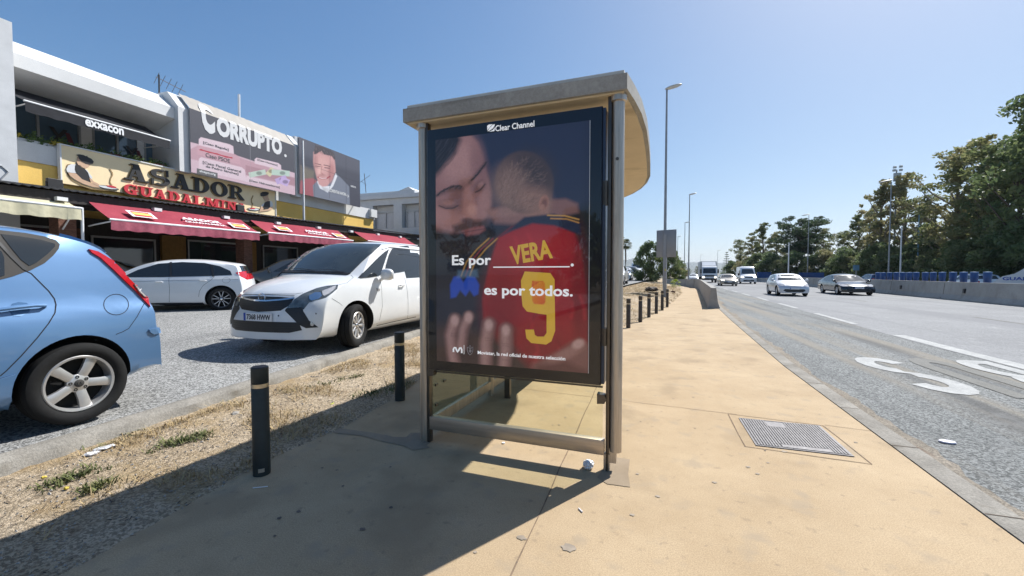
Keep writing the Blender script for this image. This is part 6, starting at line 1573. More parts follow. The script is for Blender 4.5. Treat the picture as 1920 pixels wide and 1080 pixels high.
car.patch('handle_recess_shade', 'PX', c4l([(40, 462), (58, 436), (88, 428), (128, 432), (150, 450), (140, 478), (100, 498), (60, 494)]), mat('recess_shade_blue', (.05, .13, .26), .4, .3, var=.1), off=.002, step=6)  # flat darker blue patch painted for the shade in the handle hollow
car.box('rear_plate', (-4.25, 0, .80), (.012, .5, .11), M_plate)

# ---------------------------------------------------------------- white hot hatchback parked nose to the terrace
ac_prof = [(-.05, .20), (0, .36), (-.01, .55), (-.08, .68), (-.4, .82), (-.9, .92), (-1.2, .98), (-1.5, 1.12), (-1.9, 1.31), (-2.3, 1.40), (-2.8, 1.43), (-3.3, 1.41), (-3.75, 1.35), (-3.98, 1.31), (-4.06, 1.24), (-4.15, 1.06), (-4.22, .94), (-4.26, .80), (-4.28, .66), (-4.29, .50), (-4.27, .38), (-4.18, .26)]
side_ac = [(.08, .86), (.18, .94), (.30, .98), (.50, 1.0), (.66, .99), (.80, .985), (.88, .965), (.92, .94), (1.1, .86), (1.3, .76), (1.43, .66)]
sp = spec(4.29, 1.78, ac_prof, side_ac, -.90, -3.60, Rt=.325, tw=.22, cf=.32, rf=.8, cr=.34, rr=.8, tr=.06, upr=.1, drop=.06, zlo=.17, arch=.04)
pr = on_z(415, 582, .35); hd = math.atan2(-.67, -.74)
d_ = Vector((math.cos(hd), math.sin(hd), 0)); n_ = Vector((-d_.y, d_.x, 0))
nose = Vector((pr.x, pr.y, 0)) + d_ * 3.60 - n_ * .88
car3 = Car('hatchback', 'white five door hatchback with dark twin spoke wheels parked slantwise by the red awnings', 'car', sp, M_psil if 0 else M_pw, (nose.x, nose.y, z_park(-11, 8.3) - .02), hd)
car = car3; car.wheels('twin', .235)
car.patch('side_windows', 'L', [(-1.50, .93), (-1.80, 1.12), (-2.2, 1.285), (-2.7, 1.335), (-3.2, 1.315), (-3.55, 1.23), (-3.80, 1.10), (-3.85, .985), (-3.3, .955), (-2.3, .93)], M_cglass, mirror=True)
for x0, x1 in ((-2.50, -2.46), (-3.42, -3.36)): car.seam('L', [(x0, .94), (x1, 1.33 if x0 > -3 else 1.27)], .05, M_trimb, 'window_pillar', .008, mirror=True)
car.patch('rear_window', 'B', [(-.62, 1.02), (.62, 1.02), (.54, 1.25), (-.54, 1.25)], M_cglass)
car.patch('windscreen', 'F', [(-.66, 1.0), (.66, 1.0), (.54, 1.33), (-.54, 1.33)], M_cglass2)
car.patch('tail_lamp', 'PX', c5l([(668, 320), (690, 312), (740, 310), (785, 318), (797, 345), (780, 358), (745, 365), (705, 345)]), M_lred, off=.006, step=4)
car.seam('L', [(-1.42, .90), (-1.50, .55), (-1.42, .28)], .007, mirror=True); car.seam('L', [(-2.46, .92), (-2.48, .6), (-2.46, .27)], .007, mirror=True)
car.seam('L', [(-3.45, .95), (-3.38, .85), (-3.20, .70), (-3.12, .55), (-3.10, .40)], .007, mirror=True)
car.seam('L', [(-1.2, .80), (-2.2, .83), (-3.2, .85), (-4.0, .86)], .006, M_trimg, 'crease', mirror=True)
car.patch('sill_skirt', 'L', [(-1.28, .17), (-1.28, .24), (-2.2, .26), (-3.18, .24), (-3.20, .19)], M_trimb, off=.01, mirror=True)
car.handle(-2.26, .80, 1, M_pw); car.handle(-3.20, .83, 1, M_pw); car.mirror_(-1.6, .94, 1, M_pw, (.06, .10, .07))
car.seam('L', [(-3.72 + .09 * math.cos(a * PI / 10), .84 + .075 * math.sin(a * PI / 10)) for a in range(21)], .005, name='fuel_flap_gap')
car.seam('PX', c5l([(720, 395), (760, 372), (860, 330)]), .012, M_gap, 'bumper_gap')

# ---------------------------------------------------------------- other vehicles (generic builder, own shape and label each)
def gen_car(kind, name, label, m, loc, hd, lights=False, group=None, plate=''):
    hx = {'hatch': dict(L=4.0, W=1.74, side=(.95, 1.47), prof=[(-.04, .22), (0, .38), (-.01, .56), (-.08, .68), (-.4, .84), (-.8, .95), (-1.05, 1.03), (-1.4, 1.24), (-1.75, 1.40), (-2.1, 1.46), (-2.8, 1.47), (-3.3, 1.43), (-3.65, 1.36), (-3.8, 1.15), (-3.93, .95), (-3.99, .7), (-4.0, .45), (-3.92, .28)], ax=(-.80, -3.32)),
          'sedan': dict(L=4.6, W=1.79, side=(.90, 1.43), prof=[(-.04, .20), (0, .36), (-.01, .55), (-.07, .66), (-.5, .80), (-1.1, .90), (-1.35, .97), (-1.75, 1.2), (-2.1, 1.37), (-2.5, 1.42), (-3.0, 1.42), (-3.4, 1.35), (-3.8, 1.12), (-3.95, 1.04), (-4.45, 1.00), (-4.56, .92), (-4.6, .6), (-4.58, .42), (-4.5, .26)], ax=(-.88, -3.60)),
          'lux': dict(L=4.97, W=1.96, side=(.88, 1.42), prof=[(-.05, .18), (0, .34), (-.01, .50), (-.10, .62), (-.5, .76), (-1.1, .87), (-1.4, .95), (-1.9, 1.18), (-2.3, 1.36), (-2.7, 1.43), (-3.2, 1.42), (-3.8, 1.30), (-4.4, 1.10), (-4.8, .98), (-4.93, .8), (-4.96, .5), (-4.9, .28)], ax=(-.93, -3.89)),
          'suv': dict(L=4.6, W=1.88, side=(1.05, 1.66), prof=[(-.05, .26), (0, .42), (-.01, .66), (-.06, .86), (-.3, .98), (-.9, 1.05), (-1.2, 1.12), (-1.6, 1.38), (-1.9, 1.56), (-2.3, 1.64), (-3.0, 1.66), (-3.8, 1.60), (-4.1, 1.52), (-4.35, 1.2), (-4.52, 1.0), (-4.6, .7), (-4.6, .5), (-4.5, .32)], ax=(-.88, -3.65)),
          'van': dict(L=5.6, W=2.05, side=(1.25, 2.5), prof=[(-.05, .28), (0, .45), (-.0, .75), (-.04, .95), (-.2, 1.12), (-.6, 1.28), (-.8, 1.42), (-1.1, 1.80), (-1.35, 2.1), (-1.6, 2.35), (-1.9, 2.47), (-2.6, 2.5), (-4.6, 2.5), (-5.3, 2.46), (-5.5, 2.3), (-5.58, 1.5), (-5.6, .6), (-5.55, .35)], ax=(-.95, -4.3)),
    }[kind]
    b0, tp = hx['side']
    sp = spec(hx['L'], hx['W'], hx['prof'], side_for(b0, tp, .70 if kind != 'van' else .84), *hx['ax'], Rt=.36 if kind in ('suv', 'van') else .32, cf=.30 if kind != 'van' else .2, wsb=.10, zlo=.18 if kind not in ('suv', 'van') else .25)
    c = Car(name, label, 'van' if kind == 'van' else 'car', sp, m, loc, hd, group)
    c.wheels('seven', .215 if kind != 'van' else .2)
    hw = sp.W / 2; xs = [p[0] for p in sp.prof]
    # windscreen: between belt and roof
    zb, zt = b0 + (.07 if kind != 'van' else .17), tp - (.11 if kind != 'van' else .40)
    c.patch('windscreen', 'F', [(-hw * .80, zb), (0, zb - .02), (hw * .80, zb), (hw * .64, zt), (0, zt + .02), (-hw * .64, zt)], M_cglass2, step=.15)
    if kind == 'van':
        c.patch('side_window', 'L', [(-1.0, 1.32), (-1.45, 1.92), (-2.2, 1.94), (-2.25, 1.34)], M_cglass, mirror=True, step=.2)
    else:
        cr_ = -1.45 if kind in ('hatch', 'sedan') else -1.7; e_ = -sp.L + (.45 if kind == 'hatch' else .55 if kind == 'suv' else .95); zz = tp - .12
        c.patch('side_window', 'L', [(cr_ - .0, b0 + .02), (cr_ - .62, zz), ((cr_ + e_) / 2 - .08, zz + .01), ((cr_ + e_) / 2 - .08, b0 + .02)], M_cglass, mirror=True, step=.2)
        c.patch('side_window', 'L', [((cr_ + e_) / 2 - .14, b0 + .02), ((cr_ + e_) / 2 - .14, zz + .01), (e_ + .35, zz - .06), (e_, b0 + .07)], M_cglass, mirror=True, step=.2)
        c.patch('rear_window', 'B', [(-hw * .66, b0 + .1), (hw * .66, b0 + .1), (hw * .55, tp - .16), (-hw * .55, tp - .16)], M_cglass, step=.2)
        c.seam('L', [((cr_ + e_) / 2 - .11, b0), ((cr_ + e_) / 2 - .11, .35)], .008, mirror=True, step=.1)
        c.seam('L', [(cr_ + .05, b0), (cr_ + .0, .35)], .008, mirror=True, step=.1)
    zl_ = b0 * .74
    ml = M_lclear if not lights else mat('lit_headlamp', (.9, .9, .85), .2, var=0.0)
    if lights:
        p_ = ml.node_tree.nodes['Principled BSDF']; p_.inputs['Emission Color'].default_value = (1, .93, .8, 1); p_.inputs['Emission Strength'].default_value = 2.5
    q_ = [(hw * .58, zl_ - .05), (hw * .60, zl_ + .05), (hw * .86, zl_ + .10), (hw * .95, zl_ + .08), (hw * .93, zl_ - .01), (hw * .8, zl_ - .06)]
    c.patch('headlamp', 'F', q_, M_lclear if not lights else ml, mirror=True, step=.08, off=.006)
    if kind == 'lux':
        pass
    else:
        c.patch('grille', 'F', [(-hw * .50, zl_ + .06), (-hw * .42, zl_ - .08), (hw * .42, zl_ - .08), (hw * .50, zl_ + .06)], M_trimb, step=.1, off=.005)
    c.patch('lower_grille', 'F', [(-hw * .70, .36 + (.08 if kind in ('suv', 'van') else 0)), (-hw * .60, .46 + (.1 if kind in ('suv', 'van') else 0)), (hw * .60, .46 + (.1 if kind in ('suv', 'van') else 0)), (hw * .70, .36 + (.08 if kind in ('suv', 'van') else 0)), (hw * .5, .27), (-hw * .5, .27)], M_trimb, step=.1, off=.005)
    c.patch('tail_lamp', 'B', [(hw * .62, b0 - .22), (hw * .62, b0 - .05), (hw * .95, b0 - .04), (hw * .97, b0 - .2)], M_lred, mirror=True, step=.1)
    c.plate('', True, .50 if kind not in ('suv', 'van') else .58)
    for sd in (1, -1): c.mirror_(-1.35 if kind != 'van' else -1.2, b0 + .02, sd, m if kind != 'van' else M_trimb, (.06, .10, .08) if kind != 'van' else (.08, .11, .18))
    return c
# parked row along the verge, beyond the bollards: (kind, label, paint, u, v, z) of the near front wheel
rows = [('suv', 'white off-roader heading the row of cars parked beyond the bollards', M_pw, 1171, 534),
        ('hatch', 'small white hatchback parked second in the distant row, behind the off-roader', M_pw, 1183, 525.5),
        ('suv', 'grey off-roader parked third in the distant row', M_pgrey, 1194, 521.5),
        ('hatch', 'white hatchback parked fourth in the distant row, in front of the tall van', M_pw, 1200, 519)]
gp = 'cars parked in the distant row beside the verge'
for kind, lab, m, u, v in rows:
    lo_, hi_ = 20.0, 110.0
    for _ in range(30):
        md_ = (lo_ + hi_) / 2; p = at_d(u, v, md_)
        if p.z > z_park(p.x, p.y): lo_ = md_
        else: hi_ = md_
    W_ = {'suv': 1.88, 'hatch': 1.74}[kind]
    gen_car(kind, 'parked_car', lab, m, (p.x - W_ / 2, p.y - .88, z_park(p.x, p.y) - .02), -PI / 2 - .04, group=gp, lights=False)
p = at_d(1193, 515, 72); gen_car('van', 'parked_van', 'tall white van rising above the distant row of parked cars', M_pw, (p.x, p.y, z_park(p.x, p.y)), -PI / 2 - .05, group=gp)
for k, (u, d, mm, lab) in enumerate(((1207, 84, M_psil, 'silver car far back in the distant row, left of the dark bush'), (1212, 97, M_pbeige, 'last beige car in the distant row at the edge of the dark bush'))):
    p = at_d(u, 515, d); gen_car('hatch', 'parked_car', lab, mm, (p.x, p.y, z_park(p.x, p.y)), -PI / 2 - .06, group=gp)
# silver saloon tail between the blue car and the white hatchback, and a dark car behind
p = on_z(284, 577, .28)
cs_ = gen_car('sedan', 'saloon_car', 'silver saloon of which only the tail shows behind the light blue hatchback', M_psil, (0, 0, 0), 0.0)
hd = math.atan2(-.80, -.60); d_ = Vector((math.cos(hd), math.sin(hd), 0)); n_ = Vector((-d_.y, d_.x, 0)); nose = Vector((p.x, p.y, 0)) + d_ * 4.35 - n_ * .86
cs_.root.location = (nose.x, nose.y, z_park(p.x, p.y)); cs_.root.rotation_euler = (0, 0, hd)
p = at_d(425, 500, 14.8)
gen_car('hatch', 'dark_hatchback', 'dark hatchback half hidden behind the white people carrier', paint('slate_car_paint', (.07, .08, .09), .3, .3), (p.x, p.y, z_park(p.x, p.y) + .02), -PI / 2 - .75)
# traffic
hdg = -PI / 2 + math.atan(.045) * -1
p = on_z(1487, 555.5, ZH); gen_car('hatch', 'hatchback', 'small silver white hatchback coming towards us in the middle of the highway', M_psil, (p.x, p.y - .3, ZH + .004), hdg)
p = on_z(1607, 554, ZH); gen_car('lux', 'saloon_car', 'sleek black saloon gleaming in the sun next to the concrete barrier', M_pblk, (p.x, p.y - .3, ZH + .004), hdg)
p = on_z(1368, 536.5, ZH); gen_car('sedan', 'saloon_car', 'champagne saloon with lit headlamps in front of the tall white van', M_pbeige, (p.x, p.y, ZH + .004), hdg, lights=True)
p = on_z(1404, 532.5, ZH); gen_car('van', 'delivery_van', 'tall white van driving behind the champagne saloon', M_pw, (p.x, p.y, ZH + .004), hdg, lights=True)
p = at_d(1301, 520, 78); gen_car('hatch', 'hatchback', 'far white car seen just over the curving concrete wall', M_pw, (p.x, p.y, -.12), hdg)
# truck
p = on_z(1330, 530.2, ZH)
tk = empty('box_truck', (p.x, p.y, ZH + .004), hdg, 'white box truck following in the lane nearest the footway', 'truck')
M_tarp = mat('truck_box_grey', (0.42, 0.43, 0.44), .5, var=.08, scale=.8)
T = lambda: dict(parent=tk, local=True)
b = MB(); b.span((-8.2, -1.2, .95), (-2.0, 1.2, 3.45), bev=.04); b.build('cargo_box', M_tarp, **T())
b = MB(); b.span((-7.9, -.45, .55), (-.6, .45, .9)); b.build('chassis', M_trimb, **T())
b = MB(); b.prism([(-1.95, -1.08, .45), (-.02, -1.08, .45), (0, -1.08, .9), (-.04, -1.08, 1.45), (-.35, -1.08, 2.45), (-.6, -1.08, 2.62), (-1.95, -1.08, 2.68)], (0, 2.16, 0)); bmesh.ops.bevel(b.b, geom=list(b.b.edges), offset=.05, segments=2, affect='EDGES'); b.build('cab', M_pw, smooth=True, **T())
def slope(y, z): return (-.04 - (z - 1.45) * .31 + .012, y, z)
b = MB(); b.prism([slope(-.95, 1.5), slope(.95, 1.5), slope(.88, 2.3), slope(-.88, 2.3)], (.008, 0, 0)); b.build('windscreen', M_cglass, **T())
b = MB(); b.span((.0, -.7, .98), (.012, .7, 1.22)); b.build('grille', M_trimb, **T())
b = MB(); b.span((.0, -1.06, .42), (.06, 1.06, .72), bev=.02); b.build('bumper', M_trimb, **T())
for s_ in (-1, 1):
    b = MB(); b.span((.0, s_ * .70, .78), (.03, s_ * 1.02, .93), bev=.01); b.build('headlamp', MATS['lit_headlamp'], **T())
    b = MB(); b.span((-.5, s_ * 1.09, 1.5), (-1.4, s_ * 1.095, 2.25)); b.build('side_window', M_cglass, **T())
    b = MB(); b.span((-.25, s_ * 1.15, 1.5), (-.15, s_ * 1.36, 2.15), bev=.02); b.build('wing_mirror', M_trimb, **T())
for x in (-1.1, -6.2):
    for s_ in (1, -1): wheel(tk, x, s_ * .98, .48, .48, .28, .28, 'seven', 0, s_)
b = MB(); b.prism([(-2.0, -1.0, 2.7), (-1.0, -1.0, 2.7), (-1.9, -1.0, 3.35), (-2.0, -1.0, 3.35)], (0, 2.0, 0)); b.build('wind_deflector', M_pw, **T())
# opposite carriageway
for u, v, d, m, lab in ((1540, 521, 52, M_pblu2, 'dark blue car on the far carriageway behind the black saloon'), (1668, 524, 36, M_pw, 'white car on the far carriageway seen between the blue drums'), (1905, 524, 27, M_pw, 'white car at the right edge beyond the barrier')):
    p = at_d(u, v, d); y_ = p.y
    gen_car('hatch', 'hatchback', lab, m, (lane(y_) + 17.5, y_, ZH), PI / 2 - .045)

# ================================================================ STREET FURNITURE
M_bol = mat('bollard_green_black', (0.022, 0.030, 0.030), 0.5, .1, var=.35, scale=10)
M_bolb = mat('bollard_brown', (0.055, 0.045, 0.038), 0.6, .1, var=.35, scale=10)
M_band = mat('bollard_band', (0.50, 0.44, 0.33), 0.3, .8, var=.25, scale=20)
def bollard(p, m, label, grp, r=.053, h=.735):
    o = empty('bollard', (p.x, p.y, 0), 0, label, 'bollard', grp)
    b = MB(); b.lathe([(r, -.02), (r, h - .145), (r - .003, h - .14), (r - .003, h - .112), (r, h - .107), (r, h - .006), (r - .006, h), (0, h)], 28, c=(p.x, p.y, 0)); b.build('post', m, o, smooth=True)
    b = MB(); b.lathe([(r - .002, h - .139), (r + .001, h - .139), (r + .001, h - .113), (r - .002, h - .113)], 28, c=(p.x, p.y, 0)); b.build('band', M_band, o, smooth=True)
    return o
g1 = 'dark bollards along the verge'
o = bollard(on_z(491, 888), M_bol, 'black bollard nearest the camera, in the shelter shadow', g1)
b = MB(); c = on_z(491, 888); a_ = -1.1; b.prism([(c.x + .054 * math.cos(a), c.y + .054 * math.sin(a), .03) for a in (a_, a_ + .35, a_ + .7)] + [(c.x + .054 * math.cos(a), c.y + .054 * math.sin(a), .055) for a in (a_ + .7, a_ + .35, a_)], (math.cos(a_ + .35) * .003, math.sin(a_ + .35) * .003, 0)); b.build('maker_plate', M_steel, o)
bollard(on_z(750, 750), M_bol, 'black bollard just left of the shelter, second from the camera', g1)
g2 = 'brown bollards along the footway edge beyond the shelter'
for k, (u, v) in enumerate(((1178, 615), (1200.5, 604), (1216.5, 595), (1230.5, 588), (1241.5, 582), (1251, 576))):
    bollard(on_z(u, v), M_bolb, ('brown bollard nearest the shelter post in the row beyond it', 'second brown bollard from the shelter post', 'third brown bollard from the shelter post', 'fourth brown bollard from the shelter post', 'fifth brown bollard, in front of the sign post', 'last brown bollard of the row, right of the sign post')[k], g2)

M_galv = mat('galvanised_grey', (0.30, 0.31, 0.32), .5, .5, var=.15, scale=3)
M_head = mat('lamp_head_grey', (0.50, 0.50, 0.48), .5, .2, var=.08)
def lamp(u, vb, vt, d, lab, arm=0.75, grp='street lamps along the highway', hdr=0.0, zb=0.0):
    p = at_d(u, 513, d); zt = at_d(u, vt, d).z; o = empty('street_lamp', (p.x, p.y, zb), 0, lab, 'street lamp', grp)
    b = MB(); b.tube([(p.x, p.y, zb - .2), (p.x, p.y, zb + 3), (p.x, p.y, zt)], [.085, .075, .045], 12); b.build('pole', M_galv, o, smooth=True)
    c, s_ = math.cos(hdr), math.sin(hdr)
    b = MB(); rot = Matrix.Rotation(hdr, 4, 'Z') @ Matrix.Rotation(-.18, 4, 'Y'); q = bmesh.ops.create_uvsphere(b.b, u_segments=16, v_segments=8, radius=1, matrix=Matrix.Translation((p.x + c * arm * .42, p.y + s_ * arm * .42, zt + .07)) @ rot @ Matrix.Diagonal((arm * .58, .16, .085, 1))); b.build('lamp_head', M_head, o, smooth=True)
    return o
lamp(1246, 560, 172, 22.0, 'tallest street lamp, behind the grey sign panel', zb=.15)
lamp(1291, 533, 366, 49, 'street lamp standing at the left end of the concrete wall')
lamp(1283, 525, 418, 76, 'street lamp just left of the one at the wall', arm=.9)
lamp(1270, 520, 444, 107, 'small distant street lamp left of the wall lamps', arm=.9)
lamp(1345, 520, 470, 165, 'distant street lamp above the box truck', arm=1.2)
lamp(1313, 520, 478, 210, 'faint street lamp left of the box truck', arm=1.3)
lamp(1514, 510, 404, 66, 'street lamp in front of the dark round pine', arm=-1.0, zb=ZH)
lamp(1666, 510, 342, 42, 'tall lamp with a flat head before the airy trees', arm=-1.1, zb=ZH)
# floodlight mast, white poles, thin blue poles
p = at_d(1675, 513, 55); zt = at_d(1675, 320, 55).z; o = empty('floodlight_mast', (p.x, p.y, ZH), 0, 'tall mast topped by a cluster of floodlights beside the flat headed lamp', 'mast')
b = MB().tube([(p.x, p.y, ZH - .2), (p.x, p.y, zt)], [.13, .08], 12); b.build('pole', M_galv, o, smooth=True)
for dx, dz in ((-.35, -.1), (.35, -.1), (-.3, .3), (.35, .35), (0, -1.0)):
    b = MB(); b.box((p.x + dx, p.y - .2, zt + dz), (.34 if dx else .8, .2, .28 if dx else 1.1), bev=.02); b.build('floodlight', M_head, o)
for u, vt, d, lab, m, r in ((1478, 455, 62, 'plain white pole left of the dark pine', M_wtrim, .09), (1688, 425, 44, 'plain white pole right of the floodlight mast', M_wtrim, .08), (1720, 390, 46, 'blue pole standing before the pale airy tree', mat('blue_pole', (.12, .25, .36), .5, var=.1), .07), (1628, 425, 60, 'thin pale blue pole left of the floodlight mast', MATS['blue_pole'], .07)):
    p = at_d(u, 513, d); zt = at_d(u, vt, d).z; tag(MB().tube([(p.x, p.y, ZH - .2), (p.x, p.y, zt)], [r, r * .8], 10).build('pole', m, smooth=True), lab, 'pole')
# sign seen from behind
p = on_z(1246, 563, .0); o = empty('road_sign', (p.x, p.y, 0), -.33, 'back of a grey road sign panel on a square post beside the tallest lamp', 'sign')
b = MB(); b.box((0, 0, 1.62), (.16, .14, 3.44)); b.build('post', M_galv, parent=o, local=True)
def hz(v): return CAM_H + (513 - v) / FPX * 20.6
b = MB(); b.box((.06, -.03, (hz(430) + hz(482)) / 2), (.98, .03, hz(430) - hz(482)), bev=.01); b.box((-.1, -.06, (hz(430) + hz(482)) / 2), (.03, .03, hz(430) - hz(482) - .05)); b.build('panel', mat('sign_back', (.27, .275, .28), .5, .4, var=.1, scale=2), parent=o, local=True, smooth=True)
b = MB(); b.box((.04, -.073, hz(506)), (.07, .006, .10)); b.build('sticker', mat('sticker_yellow', (.5, .45, .1), .6, var=.1), parent=o, local=True)

# blue drums along the second wall
M_drum = mat('blue_plastic', (0.010, 0.055, 0.19), .45, var=.25, scale=5); M_druml = mat('blue_plastic_lid', (0.12, 0.24, 0.45), .45, var=.1)
first = None; ud = (1852, 1827, 1807, 1787, 1767, 1750, 1735, 1718, 1705, 1692.6, 1680.7, 1668, 1656, 1646)
for k, u in enumerate(ud):
    x = 16.5
    for _ in range(4): p = on_x(u, 511, x); x = lane(p.y) + 11.18
    z0 = ZH + .93
    if first is None:
        o = empty('drum', (p.x, p.y, z0), 0, 'blue plastic drum nearest the camera, at the right end of the row on the wall', 'drum', 'blue plastic drums on the low wall')
        b = MB(); b.lathe([(.13, 0), (.15, .03), (.155, .25), (.17, .27), (.17, .56), (.16, .58)], 20); b.build('body', M_drum, parent=o, local=True, smooth=True)
        b = MB(); b.lathe([(.165, .58), (.175, .59), (.175, .62), (.0, .63)], 20); b.build('lid', M_druml, parent=o, local=True, smooth=True); first = o
    else:
        o = copy_tree(first); o.location = (p.x, p.y, z0)
        o['label'] = '%s blue plastic drum counted from the right end of the row on the wall' % ('second third fourth fifth sixth seventh eighth ninth tenth eleventh twelfth thirteenth last'.split()[k - 1] if k < 13 else 'last')
# blue hoarding and small signs across the road
def wallbox(name, u0, u1, v0, v1, d, m, lab, cat, th=.2):
    a = at_d(u0, v0, d); c = at_d(u1, v1, d); b = MB(); s_ = Vector((c.x - a.x, c.y - a.y, 0)); b.prism([(a.x, a.y, c.z), (c.x, c.y, c.z), (c.x, c.y, a.z), (a.x, a.y, a.z)], Vector((-s_.y, s_.x, 0)).normalized() * th); return tag(b.build(name, m), lab, cat)
wallbox('hoarding', 1421, 1446, 510, 521, 58, M_drum, 'short blue hoarding right of the tall white van', 'hoarding')
wallbox('hoarding', 1500, 1545, 511, 522, 50, M_drum, 'blue hoarding between the silver hatchback and the black saloon', 'hoarding')
wallbox('blue_sign', 1600, 1611, 497, 507, 48, MATS['blue_pole'], 'small square blue bus stop sign above the black saloon', 'sign', .05)
b = MB(); p = at_d(1605, 513, 48.1); b.tube([(p.x, p.y, ZH), (p.x, p.y, 2.1)], .05, 8); tag(b.build('sign_post', M_galv), 'post carrying the small blue bus stop sign', 'post')
# name sign of the housing estate at the right edge
p = at_d(1915, 535, 26.5); o = empty('estate_sign', (p.x, p.y, .2), -.72, 'white arched name sign at the far right under the dark trees', 'sign')
b = MB(); b.prism([(-1.3, 0, .3), (2.2, 0, .3), (2.2, 0, .45), (2.0, 0, 1.0), (1.4, 0, 1.15), (1.1, 0, 1.45), (.6, 0, 1.58), (.1, 0, 1.5), (-.3, 0, 1.15), (-.8, 0, .98), (-1.15, 0, .65), (-1.3, 0, .45)], (0, .25, 0)); b.build('panel', M_wht, parent=o, local=True)
W_ = wmat(o); r3 = W_.to_3x3() @ Vector((1, 0, 0)); text_mesh('sign_text', 'GUADALMINA', M_pfrm, o, W_ @ Vector((-.8, -.003, .72)), r3, UP, w=2.6, h=.22, bold=.03, ext=.01); text_mesh('sign_text', 'BAJA', M_pfrm, o, W_ @ Vector((.2, -.003, .45)), r3, UP, w=.8, h=.18, bold=.03, ext=.01)

# ================================================================ VEGETATION
def leaf_mat(name, c1, c2, c3):
    m = bpy.data.materials.new(name); m.use_nodes = True; n = m.node_tree; L = n.links; p = n.nodes['Principled BSDF']
    tc = n.nodes.new('ShaderNodeTexCoord'); nz = n.nodes.new('ShaderNodeTexNoise'); nz.inputs['Scale'].default_value = .9; nz.inputs['Detail'].default_value = 5
    oi = n.nodes.new('ShaderNodeObjectInfo'); ad = n.nodes.new('ShaderNodeMath'); ad.operation = 'MULTIPLY_ADD'; ad.inputs[1].default_value = .22; L.new(oi.outputs['Random'], ad.inputs[0]); L.new(nz.outputs[0], ad.inputs[2])
    L.new(tc.outputs['Object'], nz.inputs['Vector']); cr = n.nodes.new('ShaderNodeValToRGB'); e = cr.color_ramp.elements; e[0].position = .38; e[0].color = (*c1, 1); e[1].position = .78; e[1].color = (*c3, 1); k = e.new(.56); k.color = (*c2, 1)
    L.new(ad.outputs[0], cr.inputs[0]); L.new(cr.outputs[0], p.inputs['Base Color']); p.inputs['Roughness'].default_value = .55; p.inputs['Specular IOR Level'].default_value = .3
    tr = n.nodes.new('ShaderNodeBsdfTranslucent'); L.new(cr.outputs[0], tr.inputs[0]); mx = n.nodes.new('ShaderNodeMixShader'); mx.inputs[0].default_value = .45
    L.new(p.outputs[0], mx.inputs[1]); L.new(tr.outputs[0], mx.inputs[2]); L.new(mx.outputs[0], n.nodes['Material Output'].inputs[0]); MATS[name] = m; return m
M_euc = leaf_mat('eucalyptus_leaves', (.11, .145, .06), (.20, .22, .09), (.32, .28, .14))
M_pin = leaf_mat('pine_needles', (.035, .065, .032), (.055, .09, .042), (.09, .12, .055))
M_drk = leaf_mat('dark_leaves', (.075, .12, .05), (.12, .165, .065), (.19, .22, .09))
M_bark = mat('pale_bark', (.20, .17, .13), .9, var=.4, scale=3, bump=.3, bscale=9)
M_barkd = mat('dark_bark', (.08, .06, .045), .9, var=.3, scale=3)
def leaves_np(name, cent, rad, counts, size, m, parent, rng, flat=.75, asp=.55):
    """many small leaf quads spread through clumps"""
    P = []
    for c, r, n in zip(cent, rad, counts):
        d = rng.normal(size=(n, 3)); d /= np.linalg.norm(d, axis=1)[:, None]; q = rng.rand(n) ** .45
        P.append(np.array(c) + d * q[:, None] * np.array([r, r, r * flat]))
    P = np.concatenate(P); n = len(P); a = rng.normal(size=(n, 3)); a /= np.linalg.norm(a, axis=1)[:, None]; b = np.cross(a, rng.normal(size=(n, 3))); b /= np.linalg.norm(b, axis=1)[:, None]
    s = size * rng.uniform(.6, 1.35, n)[:, None]
    V = np.stack([P + a * s, P + b * s * asp, P - a * s, P - b * s * asp], 1).reshape(-1, 3)
    me = bpy.data.meshes.new(name); me.vertices.add(len(V)); me.vertices.foreach_set('co', V.reshape(-1)); me.loops.add(n * 4); me.loops.foreach_set('vertex_index', np.arange(n * 4)); me.polygons.add(n); me.polygons.foreach_set('loop_start', np.arange(0, n * 4, 4)); me.update(calc_edges=True)
    me.materials.append(m); return link(bpy.data.objects.new(name, me), parent)
